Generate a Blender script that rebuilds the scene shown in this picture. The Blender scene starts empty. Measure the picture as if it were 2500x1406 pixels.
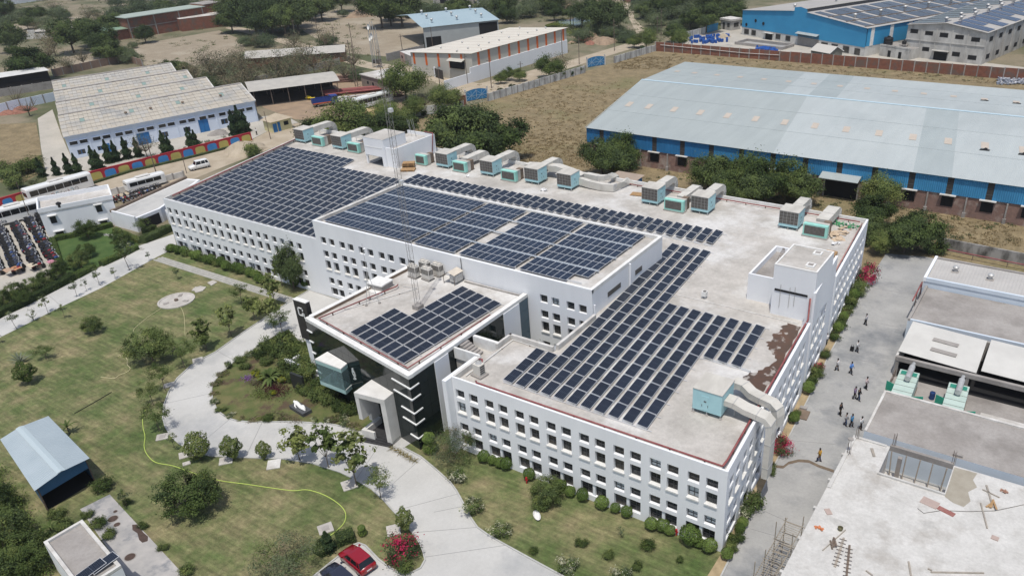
import bpy, math, random
import numpy as np
from mathutils import Vector, Matrix
R_=math.radians
S=bpy.context.scene
COL=S.collection
rnd=random.Random(7)
# ---------------------------------------------------------------- camera
YAW,PITCH,ROLL,FPX,PPX,PPY=-0.579236577,0.51616145,-0.0392913659,1930.12774,1415.78626,804.724721
CAM=np.array([18.74741096,-51.11614113,54.30168077])
_f=np.array([math.sin(YAW)*math.cos(PITCH),math.cos(YAW)*math.cos(PITCH),-math.sin(PITCH)])
_r=np.array([math.cos(YAW),-math.sin(YAW),0.0]); _u=np.cross(_r,_f)
CR=_r*math.cos(ROLL)+_u*math.sin(ROLL); CU=-_r*math.sin(ROLL)+_u*math.cos(ROLL); CF=_f
cd=bpy.data.cameras.new('camera'); cam=bpy.data.objects.new('camera',cd); COL.objects.link(cam)
M=Matrix.Identity(4)
for i in range(3):
    M[i][0]=CR[i]; M[i][1]=CU[i]; M[i][2]=-CF[i]; M[i][3]=CAM[i]
cam.matrix_world=M
cd.sensor_width=36.0; cd.lens=36.0*FPX/2500
cd.shift_x=(1250-PPX)/2500; cd.shift_y=(PPY-703)/2500
cd.clip_start=0.5; cd.clip_end=6000
S.camera=cam
# ---------------------------------------------------------------- light
sun_to=Vector((0.14,-0.31,1.0)).normalized()
elev=math.asin(sun_to.z); azim=math.atan2(sun_to.x,sun_to.y)
W=bpy.data.worlds.new('World'); S.world=W; W.use_nodes=True
nt=W.node_tree; nt.nodes.clear()
sky=nt.nodes.new('ShaderNodeTexSky'); sky.sky_type='NISHITA'; sky.sun_disc=False
sky.sun_elevation=elev; sky.sun_rotation=azim; sky.air_density=1.0; sky.dust_density=2.2; sky.ozone_density=1.0
bg=nt.nodes.new('ShaderNodeBackground'); bg.inputs[1].default_value=0.125
wo=nt.nodes.new('ShaderNodeOutputWorld')
nt.links.new(sky.outputs[0],bg.inputs[0]); nt.links.new(bg.outputs[0],wo.inputs[0])
sl=bpy.data.lights.new('sun','SUN'); sl.energy=3.3; sl.angle=R_(0.55); sl.color=(1.0,0.955,0.88)
so=bpy.data.objects.new('sun',sl); COL.objects.link(so); so.location=(0,0,90)
so.rotation_euler=sun_to.to_track_quat('Z','Y').to_euler()
vs=S.view_settings; vs.view_transform='Standard'; vs.look='None'; vs.gamma=1.0; vs.exposure=0.0; vs.use_curve_mapping=False
# ---------------------------------------------------------------- helpers
def ray(px,py):
    d=CF+(px-PPX)/FPX*CR-(py-PPY)/FPX*CU
    return d/np.linalg.norm(d)
def G(px,py,z=0.0):
    """photo pixel -> world point on the horizontal plane z"""
    d=ray(px,py); t=(z-CAM[2])/d[2]; p=CAM+t*d
    return (float(p[0]),float(p[1]),float(z))
def G2(px,py,z=0.0): return G(px,py,z)[:2]
def tag(o,label=None,cat=None,group=None,kind=None):
    if label: o['label']=label
    if cat: o['category']=cat
    if group: o['group']=group
    if kind: o['kind']=kind
    return o
def thing(name,label,cat,loc=(0,0,0),rz=0,group=None):
    o=bpy.data.objects.new(name,None); COL.objects.link(o); o.empty_display_size=.3
    o.location=loc if len(loc)==3 else (loc[0],loc[1],0); o.rotation_euler=(0,0,rz)
    return tag(o,label,cat,group)
def link(name,me,parent=None,loc=(0,0,0),rz=0,sc=None,rot=None):
    o=bpy.data.objects.new(name,me); COL.objects.link(o); o.location=loc
    o.rotation_euler=rot if rot else (0,0,rz)
    if sc is not None: o.scale=(sc,sc,sc) if not hasattr(sc,'__len__') else sc
    if parent: o.parent=parent
    return o
def dup(root,loc,rz=0,label=None,group=None,sc=None):
    r=root.copy(); COL.objects.link(r); r.location=loc; r.rotation_euler=(0,0,rz)
    if sc is not None: r.scale=(sc,sc,sc) if not hasattr(sc,'__len__') else sc
    if label: r['label']=label
    if group: r['group']=group
    for ch in list(root.children):
        c=ch.copy(); COL.objects.link(c); c.parent=r
        for g in list(ch.children):
            d=g.copy(); COL.objects.link(d); d.parent=c
    return r
class MB:
    def __init__(s): s.v=[]; s.f=[]; s.m=[]
    def face(s,pts,m=0):
        n=len(s.v); s.v+= [tuple(p) for p in pts]; s.f.append(tuple(range(n,n+len(pts)))); s.m.append(m); return s
    def box(s,x0,x1,y0,y1,z0,z1,m=0,mt=None,skip=''):
        n=len(s.v); s.v+=[(x0,y0,z0),(x1,y0,z0),(x1,y1,z0),(x0,y1,z0),(x0,y0,z1),(x1,y0,z1),(x1,y1,z1),(x0,y1,z1)]
        for k,q in (('b',(3,2,1,0)),('t',(4,5,6,7)),('f',(0,1,5,4)),('r',(1,2,6,5)),('k',(2,3,7,6)),('l',(3,0,4,7))):
            if k in skip: continue
            s.f.append(tuple(n+i for i in q)); s.m.append(mt if (k=='t' and mt is not None) else m)
        return s
    def obox(s,c,size,rz=0,m=0,rx=0,ry=0):
        Mx=Matrix.Translation(c)@Matrix.Rotation(rz,4,'Z')@Matrix.Rotation(ry,4,'Y')@Matrix.Rotation(rx,4,'X')
        n=len(s.v); h=[d/2 for d in size]
        for sz in (-1,1):
            for a,b in ((-1,-1),(1,-1),(1,1),(-1,1)): s.v.append(tuple(Mx@Vector((a*h[0],b*h[1],sz*h[2]))))
        for q in ((3,2,1,0),(4,5,6,7),(0,1,5,4),(1,2,6,5),(2,3,7,6),(3,0,4,7)): s.f.append(tuple(n+i for i in q)); s.m.append(m)
        return s
    def prism(s,poly,z0,z1,m=0,mt=None,bottom=True):
        a=sum(poly[i][0]*poly[(i+1)%len(poly)][1]-poly[(i+1)%len(poly)][0]*poly[i][1] for i in range(len(poly)))
        if a<0: poly=poly[::-1]
        n=len(s.v); k=len(poly)
        s.v+=[(p[0],p[1],z0) for p in poly]+[(p[0],p[1],z1) for p in poly]
        if bottom: s.f.append(tuple(n+i for i in range(k))[::-1]); s.m.append(m)
        s.f.append(tuple(n+k+i for i in range(k))); s.m.append(m if mt is None else mt)
        for i in range(k):
            j=(i+1)%k; s.f.append((n+i,n+j,n+k+j,n+k+i)); s.m.append(m)
        return s
    def sheet(s,poly,z,m=0):
        a=sum(poly[i][0]*poly[(i+1)%len(poly)][1]-poly[(i+1)%len(poly)][0]*poly[i][1] for i in range(len(poly)))
        if a<0: poly=poly[::-1]
        return s.face([(p[0],p[1],z) for p in poly],m)
    def tube(s,pts,r,n=6,m=0,r1=None,cap=True):
        pts=[Vector(p) for p in pts]; k0=len(s.v); N=len(pts)
        for i,p in enumerate(pts):
            t=(pts[min(i+1,N-1)]-pts[max(i-1,0)]).normalized()
            a=t.cross(Vector((0,0,1))) if abs(t.z)<.95 else t.cross(Vector((1,0,0)))
            a.normalize(); b=t.cross(a)
            rr=r[i] if hasattr(r,'__len__') else (r if r1 is None else r+(r1-r)*i/(N-1))
            for j in range(n):
                an=2*math.pi*j/n; q=p+a*math.cos(an)*rr+b*math.sin(an)*rr; s.v.append((q.x,q.y,q.z))
        for i in range(N-1):
            for j in range(n):
                a0=k0+i*n+j; a1=k0+i*n+(j+1)%n; s.f.append((a1,a0,a0+n,a1+n)); s.m.append(m)
        if cap:
            s.f.append(tuple(k0+j for j in range(n))); s.m.append(m)
            s.f.append(tuple(k0+(N-1)*n+j for j in range(n))[::-1]); s.m.append(m)
        return s
    def cyl(s,c,r,h,n=12,m=0,r1=None,mt=None):
        r1=r if r1 is None else r1; k=len(s.v)
        for z,rr in ((0,r),(h,r1)):
            for j in range(n):
                a=2*math.pi*j/n; s.v.append((c[0]+rr*math.cos(a),c[1]+rr*math.sin(a),c[2]+z))
        for j in range(n):
            q=(j+1)%n; s.f.append((k+j,k+q,k+n+q,k+n+j)); s.m.append(m)
        s.f.append(tuple(k+j for j in range(n))[::-1]); s.m.append(m)
        s.f.append(tuple(k+n+j for j in range(n))); s.m.append(m if mt is None else mt)
        return s
    def lathe(s,c,prof,n=12,m=0):
        k=len(s.v)
        for r,z in prof:
            for j in range(n):
                a=2*math.pi*j/n; s.v.append((c[0]+r*math.cos(a),c[1]+r*math.sin(a),c[2]+z))
        for i in range(len(prof)-1):
            for j in range(n):
                q=(j+1)%n; s.f.append((k+i*n+j,k+i*n+q,k+(i+1)*n+q,k+(i+1)*n+j)); s.m.append(m)
        return s
    def mesh(s,name,mats,smooth=False):
        me=bpy.data.meshes.new(name); me.from_pydata(s.v,[],s.f)
        for mm in (mats if isinstance(mats,(list,tuple)) else [mats]): me.materials.append(mm)
        if len(set(s.m))>1: me.polygons.foreach_set('material_index',s.m)
        if smooth: me.polygons.foreach_set('use_smooth',[True]*len(s.f))
        me.update(); return me
    def build(s,name,mats,parent=None,loc=(0,0,0),rz=0,smooth=False,bevel=0):
        o=link(name,s.mesh(name,mats,smooth),parent,loc,rz)
        if bevel:
            b=o.modifiers.new('bevel','BEVEL'); b.width=bevel; b.segments=2; b.limit_method='ANGLE'
        return o
def frame(p,q):
    """origin and angle of the line p->q"""
    return (p[0],p[1],0.0), math.atan2(q[1]-p[1],q[0]-p[0]), math.hypot(q[0]-p[0],q[1]-p[1])
# ---------------------------------------------------------------- materials
MATS={}
def mat(name,c1,c2=None,scale=.5,rough=.85,metal=0.0,bump=0.0,bscale=None,coord='w',lo=.35,hi=.65,c3=None,s3=None,lo3=.5,hi3=.62,detail=6,spec=.3,stretch=None,coat=0,grain=0,gs=7.0):
    if name in MATS: return MATS[name]
    m=bpy.data.materials.new(name); m.use_nodes=True; t=m.node_tree; N=t.nodes; L=t.links
    b=N['Principled BSDF']; b.inputs['Roughness'].default_value=rough; b.inputs['Metallic'].default_value=metal
    b.inputs['Specular IOR Level'].default_value=spec
    if coat: b.inputs['Coat Weight'].default_value=coat; b.inputs['Coat Roughness'].default_value=.08
    b.inputs['Base Color'].default_value=(*c1,1)
    if c2 is not None or bump:
        if coord=='w': src=N.new('ShaderNodeNewGeometry').outputs['Position']
        else: src=N.new('ShaderNodeTexCoord').outputs['Object']
        if stretch:
            mp=N.new('ShaderNodeMapping'); L.new(src,mp.inputs[0]); mp.inputs['Scale'].default_value=stretch; src=mp.outputs[0]
    if c2 is not None:
        n=N.new('ShaderNodeTexNoise'); n.inputs['Scale'].default_value=scale; n.inputs['Detail'].default_value=detail; n.inputs['Roughness'].default_value=.6
        L.new(src,n.inputs['Vector'])
        r=N.new('ShaderNodeValToRGB'); r.color_ramp.elements[0].position=lo; r.color_ramp.elements[1].position=hi
        r.color_ramp.elements[0].color=(*c1,1); r.color_ramp.elements[1].color=(*c2,1)
        L.new(n.outputs['Fac'],r.inputs[0]); out=r.outputs[0]
        if c3 is not None:
            n3=N.new('ShaderNodeTexNoise'); n3.inputs['Scale'].default_value=s3 or scale*.2; n3.inputs['Detail'].default_value=5; n3.inputs['Roughness'].default_value=.62
            mp3=N.new('ShaderNodeMapping'); mp3.inputs['Location'].default_value=(17.3,5.1,2.2); L.new(src,mp3.inputs[0]); L.new(mp3.outputs[0],n3.inputs['Vector'])
            r3=N.new('ShaderNodeMapRange'); r3.inputs[1].default_value=lo3; r3.inputs[2].default_value=hi3; r3.clamp=True
            L.new(n3.outputs['Fac'],r3.inputs[0])
            mx=N.new('ShaderNodeMix'); mx.data_type='RGBA'; L.new(r3.outputs[0],mx.inputs[0]); L.new(out,mx.inputs[6]); mx.inputs[7].default_value=(*c3,1); out=mx.outputs[2]
        if grain:
            ng=N.new('ShaderNodeTexNoise'); ng.inputs['Scale'].default_value=gs; ng.inputs['Detail'].default_value=5; ng.inputs['Roughness'].default_value=.75; L.new(src,ng.inputs['Vector'])
            mr=N.new('ShaderNodeMapRange'); mr.inputs[1].default_value=.25; mr.inputs[2].default_value=.75; mr.inputs[3].default_value=1-grain; mr.inputs[4].default_value=1+grain; L.new(ng.outputs['Fac'],mr.inputs[0])
            hv=N.new('ShaderNodeMix'); hv.data_type='RGBA'; hv.blend_type='MULTIPLY'; hv.inputs[0].default_value=1; L.new(out,hv.inputs[6]); L.new(mr.outputs[0],hv.inputs[7]); out=hv.outputs[2]
        L.new(out,b.inputs['Base Color'])
    if bump:
        n2=N.new('ShaderNodeTexNoise'); n2.inputs['Scale'].default_value=bscale or scale*6; n2.inputs['Detail'].default_value=4; L.new(src,n2.inputs['Vector'])
        bp=N.new('ShaderNodeBump'); bp.inputs['Strength'].default_value=bump; bp.inputs['Distance'].default_value=.08
        L.new(n2.outputs['Fac'],bp.inputs['Height']); L.new(bp.outputs[0],b.inputs['Normal'])
    MATS[name]=m; return m
def ribs(m,axis=0,pitch=.25,strength=.6,dist=.03):
    """corrugation relief along one local axis"""
    t=m.node_tree; N=t.nodes; L=t.links; b=N['Principled BSDF']
    tc=N.new('ShaderNodeTexCoord'); sp=N.new('ShaderNodeSeparateXYZ'); L.new(tc.outputs['Object'],sp.inputs[0])
    mu=N.new('ShaderNodeMath'); mu.operation='MULTIPLY'; mu.inputs[1].default_value=2*math.pi/pitch; L.new(sp.outputs[axis],mu.inputs[0])
    sn=N.new('ShaderNodeMath'); sn.operation='SINE'; L.new(mu.outputs[0],sn.inputs[0])
    bp=N.new('ShaderNodeBump'); bp.inputs['Strength'].default_value=strength; bp.inputs['Distance'].default_value=dist
    L.new(sn.outputs[0],bp.inputs['Height']); L.new(bp.outputs[0],b.inputs['Normal']); return m
# surfaces of the setting
m_ground=mat('dry_soil',(.25,.21,.15),(.17,.15,.095),.06,.95,bump=.5,bscale=1.2,c3=(.088,.098,.048),s3=.022,lo3=.43,hi3=.56,grain=.22,gs=1.2)
m_dryg=mat('dry_grass',(.27,.212,.122),(.155,.122,.068),.28,.95,bump=1.0,bscale=2.5,c3=(.17,.155,.075),s3=.05,lo3=.52,hi3=.7,lo=.3,hi=.7,grain=.4,gs=1.6,detail=10)
m_field=mat('ploughed_soil',(.31,.262,.195),(.25,.208,.15),.3,.95,bump=.8,bscale=2.2,lo=.3,hi=.7,c3=(.34,.295,.225),s3=.06,grain=.22,gs=1.6)
m_dirt=mat('packed_dirt',(.42,.36,.275),(.33,.275,.20),.25,.95,bump=.3,bscale=3,grain=.15,gs=2)
m_lawn=mat('lawn',(.098,.125,.044),(.225,.195,.105),.34,.95,bump=.8,bscale=9,lo=.36,hi=.66,c3=(.068,.105,.03),s3=.10,lo3=.47,hi3=.68,detail=12,grain=.42,gs=1.7)
def streaks(m,rot,sc,amt,stretch=(.25,2.2,1)):
    """directional mottling (mowing, dragging) multiplied over the colour"""
    t=m.node_tree;N=t.nodes;L=t.links;b=N['Principled BSDF']; src=b.inputs['Base Color'].links[0].from_socket
    g=N.new('ShaderNodeNewGeometry'); mp=N.new('ShaderNodeMapping'); mp.inputs['Rotation'].default_value=(0,0,rot); mp.inputs['Scale'].default_value=stretch; L.new(g.outputs['Position'],mp.inputs[0])
    n=N.new('ShaderNodeTexNoise'); n.inputs['Scale'].default_value=sc; n.inputs['Detail'].default_value=6; n.inputs['Roughness'].default_value=.6; L.new(mp.outputs[0],n.inputs['Vector'])
    r=N.new('ShaderNodeMapRange'); r.inputs[1].default_value=.3; r.inputs[2].default_value=.7; r.inputs[3].default_value=1-amt; r.inputs[4].default_value=1+amt; L.new(n.outputs['Fac'],r.inputs[0])
    x=N.new('ShaderNodeMix'); x.data_type='RGBA'; x.blend_type='MULTIPLY'; x.inputs[0].default_value=1; L.new(src,x.inputs[6]); L.new(r.outputs[0],x.inputs[7]); L.new(x.outputs[2],b.inputs['Base Color']); return m
streaks(m_lawn,.5,1.0,.26); streaks(m_lawn,-.7,.8,.16)
m_glawn=mat('watered_lawn',(.045,.088,.022),(.075,.12,.034),.5,.95,bump=.6,bscale=9,grain=.2)
m_drive=mat('driveway_concrete',(.50,.495,.475),(.44,.435,.415),.18,.9,c3=(.33,.335,.335),s3=.11,lo3=.52,hi3=.72,detail=9,bump=.08,bscale=4,grain=.06,gs=3)
m_alley=mat('alley_concrete',(.365,.362,.35),(.285,.286,.28),.22,.9,c3=(.17,.18,.19),s3=.15,lo3=.50,hi3=.68,detail=10,bump=.1,bscale=4,grain=.1,gs=3)
m_yard=mat('yard_concrete',(.45,.42,.37),(.37,.35,.305),.12,.9,c3=(.26,.25,.235),s3=.2,lo3=.6,hi3=.75,grain=.1,gs=2)
m_kerb=mat('kerb_concrete',(.45,.45,.43),(.36,.36,.345),.8,.9)
m_roofc=mat('roof_concrete',(.475,.45,.415),(.355,.335,.305),.30,.92,c3=(.57,.56,.54),s3=.15,lo3=.47,hi3=.64,detail=10,bump=.12,bscale=3,grain=.16,gs=2.2,lo=.38,hi=.68)
m_slab=mat('old_slab',(.27,.25,.232),(.345,.325,.305),.3,.92,c3=(.20,.185,.17),s3=.16,lo3=.5,hi3=.72,detail=10,bump=.1,bscale=4,grain=.14,gs=3)
m_white=mat('white_wall_paint',(.78,.795,.81),(.73,.745,.765),.22,.8,c3=(.64,.64,.63),s3=.5,lo3=.66,hi3=.82,stretch=(1,1,.35))
streaks(m_white,0,1.0,.018,(1.0,1.0,.09))
m_coping=mat('coping_white',(.74,.74,.72),(.64,.63,.60),1.2,.8)
m_dirty=mat('dirty_parapet',(.62,.61,.58),(.45,.43,.40),.9,.9)
m_glassd=mat('dark_glazing',(.009,.016,.016),None,rough=.05,spec=.5)
m_pane=mat('window_glass',(.03,.031,.031),(.085,.08,.072),.35,.2,spec=.22,lo=.4,hi=.62)
m_panel_l=mat('pale_blind',(.45,.50,.52),(.52,.56,.57),1,.5)
m_frame=mat('window_frame',(.10,.10,.097),None,rough=.5)
m_teal=mat('teal_glass',(.30,.46,.45),(.36,.52,.51),.6,.12,spec=.5)
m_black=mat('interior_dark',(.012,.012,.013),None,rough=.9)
m_red=mat('red_pipe_paint',(.22,.05,.055),(.29,.11,.10),1.5,.55)
m_gal=mat('galvanised',(.55,.55,.54),(.42,.42,.41),1.5,.5,metal=.35)
m_steel=mat('rusty_steel',(.13,.105,.09),(.20,.15,.115),3,.7,metal=.2)
m_cyan=mat('unit_cyan',(.40,.63,.66),(.35,.57,.61),.9,.5)
m_mint=mat('condenser_mint',(.34,.66,.58),(.28,.58,.50),1.1,.5)
m_grille=mat('grille_dark',(.085,.08,.074),(.13,.122,.11),3,.7)
m_duct=mat('duct_sheet',(.60,.58,.53),(.50,.48,.43),.7,.6,c3=(.42,.40,.36),s3=.4,lo3=.58,hi3=.75)
m_wood=mat('pallet_wood',(.42,.27,.14),(.33,.205,.10),2,.9)
m_brown=mat('brown_cabinet',(.16,.12,.09),(.21,.16,.12),1.5,.8)
m_alu=mat('aluminium',(.72,.73,.74),None,rough=.4,metal=.3)
m_brick=mat('brick_wall',(.24,.10,.065),(.175,.075,.05),1.0,.95,c3=(.15,.105,.085),s3=.35,bump=.3,bscale=5)
m_bluewall=mat('blue_sheet',(.028,.18,.40),(.022,.155,.355),.3,.6)
m_bark=mat('bark',(.10,.08,.06),(.16,.13,.10),4,.95)
m_rubber=mat('tyre',(.018,.018,.018),None,rough=.9)
# ================================================================ GROUND
def gsheet(name,pts,z,m,world=False):
    poly=[(p if (world or p[0]!='g') else p) for p in pts]
    poly=[tuple(p[1:]) if p[0]=='w' else G2(*p) for p in poly]
    return tag(MB().sheet(poly,z).build(name,m),kind='structure')
def kerb(pts,closed=False,h=.13,w=.16,name='kerb',z=.0):
    P=[Vector(tuple(p[1:]) if p[0]=='w' else G2(*p)) for p in pts]
    b=MB(); n=len(P)
    off=[]
    for i in range(n):
        a=P[max(i-1,0)] if not closed else P[i-1]; c=P[min(i+1,n-1)] if not closed else P[(i+1)%n]
        t=(c-a).normalized(); off.append(Vector((-t.y,t.x)))
    for i in range(n-1 if not closed else n):
        j=(i+1)%n
        q=[P[i]-off[i]*w/2,P[j]-off[j]*w/2,P[j]+off[j]*w/2,P[i]+off[i]*w/2]
        b.prism([(v.x,v.y) for v in q],z,h)
    return tag(b.build(name,m_kerb),kind='structure')
g=MB(); g.sheet([(-2500,-900),(1800,-900),(1800,2600),(-2500,2600)],0).build('ground',m_ground)['kind']='structure'
gsheet('dry_field',[(905,312),(998,293),(1124,266),(1428,175),(1601,123),(2500,198),('w',70,215),('w',70,62),('w',4,64),('w',-122,63),(640,345),(760,330)],.012,m_dryg)
gsheet('farm_field',[(321,111),(420,95),(535,75),(580,94),(600,120),(520,150),(430,170),(350,159)],.012,m_field)
gsheet('farm_field',[(728,48),(751,31),(816,31),(900,40),(1067,44),(1040,75),(1032,110),(960,140),(885,134),(850,130),(776,97),(722,66)],.012,m_field)
gsheet('farm_field',[(26,63),(108,44),(200,42),(215,60),(108,88),(43,94)],.012,m_field)
gsheet('farm_field',[(160,124),(250,128),(265,150),(190,160),(150,150)],.012,m_field)
gsheet('farm_field',[(-150,310),(88,300),(97,345),(105,420),(60,445),(-150,450)],.012,m_dryg)
gsheet('dirt_road',[(560,62),(620,74),(735,104),(850,136),(900,152),(1040,168),(1100,188),(1170,205),(1385,150),(1540,104),(1556,86),(1538,50),(1520,22),(1528,-12),(1552,-12),(1548,20),(1548,45),(1580,78),(1574,110),(1430,154),(1200,230),(1130,246),(1060,200),(880,164),(840,152),(730,119),(610,84),(550,70)],.02,m_dirt)
gsheet('dirt_road',[(-150,555),(0,505),(200,449),(313,400),(612,344),(660,318),(730,300),(770,320),(640,372),(560,402),(430,455),(270,492),(0,565),(-150,610)],.02,m_dirt)
gsheet('scrap_yard_ground',[(640,262),(700,215),(780,180),(900,182),(985,225),(1010,262),(930,290),(820,300),(720,292)],.016,mat('scrap_soil',(.33,.24,.16),(.24,.18,.125),.3,.95,bump=.4,bscale=3))
gsheet('factory_yard',[(92,290),(100,360),(118,455),(200,447),(313,398),(612,342),(660,318),(728,300),(690,280),(640,285),(626,297),(400,342),(176,390),(150,330),(128,268)],.03,m_yard)
gsheet('pond',[(1330,62),(1385,44),(1445,46),(1450,56),(1418,64),(1428,76),(1395,86),(1355,82),(1338,86)],.014,mat('pond_water',(.035,.04,.02),(.11,.13,.03),.07,.08,spec=.5,lo=.46,hi=.52))
gsheet('factory_yard',[(1640,104),(1700,85),(1812,62),(2120,120),(2500,165),(2500,190),(2000,150),(1620,112)],.03,m_yard)
gsheet('yard',[(1000,150),(1040,135),(1100,170),(1090,190),(1040,170)],.03,m_yard)
gsheet('lawn',[(-160,905),(0,824),(148,750),(248,703),(381,629),(415,612),('w',-111.4,19.1),('w',-31,19.1),('w',-31,0.1),('w',0,0.1),('w',0,-30),('w',-20,-75),('w',-90,-75)],.02,m_lawn)
gsheet('service_road',[(-160,855),(0,778),(61,750),(182,686),(341,600),(424,572),('w',-112.2,19.5),('w',-111.4,19.05),(430,604),(415,612),(381,629),(248,703),(148,750),(0,824),(-160,905)],.034,m_drive)
drv_out=[(755,709),(714,733),(654,772),(600,808),(560,836),(528,859),(495,876),(468,892),(433,924),(413,956),(401,989),(398,1019),(403,1040),(413,1058),(424,1072),(439,1084),(468,1101),(517,1114),(592,1117),(695,1121),(762,1131),(831,1153),(870,1172),(906,1193),(935,1219),(958,1245),(978,1266),(998,1289),(1016,1312),(1026,1328),(1033,1346),(1038,1367),(1027,1387),(1001,1400),(970,1396),(946,1382),(926,1367),(892,1332),(876,1326),(860,1332),(802,1378),(770,1404),(700,1460)]
drv_in=[(1500,1480),(1430,1438),(1373,1406),(1328,1382),(1277,1354),(1221,1323),(1190,1305),(1166,1288),(1148,1262),(1133,1232),(1115,1199),(1100,1178),(1062,1144),(1027,1115),(985,1093)]
gsheet('driveway',drv_out+[(900,1640),(1700,1640)]+drv_in+[('w',-36,2),('w',-36,19.0),('w',-70,19.0)],.036,m_drive)
kerb(drv_out); kerb(drv_in)
isl=[(884,1054),(845,1043),(802,1035),(715,1030),(650,1031),(600,1030),(575,1027),(558,1022),(540,1010),(528,997),(519,975),(517,949),(526,928),(542,911),(575,881),(605,864),(639,839),(680,815),(704,805)]
gsheet('garden_bed',isl+[('w',-58,4.5),('w',-54.6,1.6),('w',-42.6,-1.0)],.055,mat('bed_lawn',(.07,.10,.028),(.15,.14,.06),.5,.95,bump=.6,bscale=9,c3=(.09,.065,.04),s3=.3,lo3=.55,hi3=.62))
kerb(isl)
# right hand alley and planting strip
kw=[('w',-3.1,64.6),('w',-2.4,52),('w',-1.83,39.3),('w',-.95,27.3),('w',-.15,14),('w',.5,6.3),('w',.97,-1.2),('w',1.75,-14)]
gsheet('alley',[('w',4.6,-75),('w',60,-75),('w',60,80),('w',17,76),('w',2.5,75.5),('w',-3.2,74)]+kw,.034,m_alley)
kerb(kw,h=.14)
gsheet('planting_strip',kw+[('w',0,-14),('w',0,.05),('w',-4.45,63.2),('w',-4.6,64.6)],.05,mat('planter_soil',(.40,.31,.19),(.28,.22,.13),.9,.95,bump=.5,bscale=6))
gsheet('parking_ground',[('w',-158,6),('w',-156,18.5),('w',-141,12.5),('w',-123.2,4.9),('w',-120,-3),('w',-128,-14),('w',-150,-6)],.03,m_yard)
gsheet('watered_lawn',[(133,588),(275,556),(300,570),(341,600),(182,680),(146,655)],.045,m_glawn)
gsheet('concrete_strip',[(196,1243),(268,1207),(452,1406),(520,1480),(360,1480),(310,1406)],.05,mat('strip_concrete',(.42,.40,.38),(.30,.295,.29),.5,.9,c3=(.22,.225,.235),s3=.35,lo3=.53,hi3=.62,detail=8))
# flagstone walk, two courses of small slabs
b=MB(); p0=Vector(G2(386,632)); p1=Vector(G2(712,735)); d=(p1-p0).normalized(); nn=Vector((-d.y,d.x)); Ln=(p1-p0).length; k=0
while k*.46<Ln:
    for j in range(-2,2):
        c=p0+d*(k*.46+(.23 if j%2 else 0))+nn*(j+.5)*.42
        b.obox((c.x,c.y,.045+rnd.uniform(-.006,.006)),(.40,.36,.05),math.atan2(d.y,d.x)+rnd.uniform(-.05,.05))
    k+=1
tag(b.build('flagstone_path',mat('flagstone',(.44,.43,.40),(.34,.335,.31),1.4,.9)),'narrow pale flagstone walk crossing the lawn beside the clipped bushes','path',kind='stuff')
b=MB()
for k in range(22):
    t=k/21; x=260+(345-260)*t+rnd.uniform(-6,6); y=572+(607-572)*t+rnd.uniform(-3,3); c=G(x,y); b.obox((c[0],c[1],.06),(.75,.6,.05),rnd.uniform(0,3))
tag(b.build('stepping_stones',MATS['flagstone']),'irregular pale stepping stones across the small watered lawn','path',kind='stuff')

# expansion joints in the concrete
mj=mat('joint_dark',(.25,.25,.245),None,rough=.95)
for k,(a,c) in enumerate((((527,855),(575,882)),((404,985),(518,960)),((470,1100),(560,1024)),((600,1116),(640,1031)),((735,1124),(770,1032)),((870,1170),(930,1080)),((960,1180),(1030,1118)),((1010,1300),(1165,1287)),((960,1248),(1120,1205)),((1035,1360),(1240,1330)),((1060,1250),(1135,1235)),((150,748),(120,722)),((250,700),(215,668)),((330,655),(300,622)),((2030,865),(2150,890)),((2000,1000),(2090,1010)),((1930,1075),(2040,1085)),((1850,1240),(1960,1290)),((2075,775),(2195,800)),((2110,700),(2230,720)),((1830,1290),(1900,1310)))):
    p=Vector(G2(*a)); q=Vector(G2(*c)); o,an,L=frame(p,q); tag(MB().box(0,L,-.025,.025,.0,.044).build('joint',mj,loc=(p.x,p.y,0),rz=an),kind='structure')
# ================================================================ MAIN OFFICE BUILDING
OFF=thing('office_building','long white three storey office block with rows of small square windows and flat concrete roofs','building')
def wall(b,P0,P1,z0,z1,ops,depth=.38,m=0):
    P0=Vector(P0);P1=Vector(P1);L=(P1-P0).length;d=(P1-P0)/L; nrm=Vector((d.y,-d.x))
    us=sorted(set([0,L]+[u for o in ops for u in o[:2]])); zs=sorted(set([z0,z1]+[z for o in ops for z in o[2:4]]))
    pt=lambda u,z,e=0:(P0.x+d.x*u-nrm.x*e,P0.y+d.y*u-nrm.y*e,z)
    for i in range(len(us)-1):
        uc=(us[i]+us[i+1])/2
        run=None
        for j in range(len(zs)-1):
            zc=(zs[j]+zs[j+1])/2
            if any(o[0]<uc<o[1] and o[2]<zc<o[3] for o in ops):
                continue
            b.face([pt(us[i],zs[j]),pt(us[i+1],zs[j]),pt(us[i+1],zs[j+1]),pt(us[i],zs[j+1])],m)
    for (u0,u1,a,c) in ops:
        b.face([pt(u0,a),pt(u0,a,depth),pt(u0,c,depth),pt(u0,c)],m); b.face([pt(u1,a,depth),pt(u1,a),pt(u1,c),pt(u1,c,depth)],m)
        b.face([pt(u0,a),pt(u1,a),pt(u1,a,depth),pt(u0,a,depth)],m); b.face([pt(u0,c,depth),pt(u1,c,depth),pt(u1,c),pt(u0,c)],m)
_wm={}
m_pane_b=mat('glass_brown_blind',(.12,.105,.088),(.075,.066,.056),1.2,.35,spec=.25); m_pane_g=mat('glass_grey',(.06,.066,.07),(.035,.038,.04),1.0,.15,spec=.35)
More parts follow.
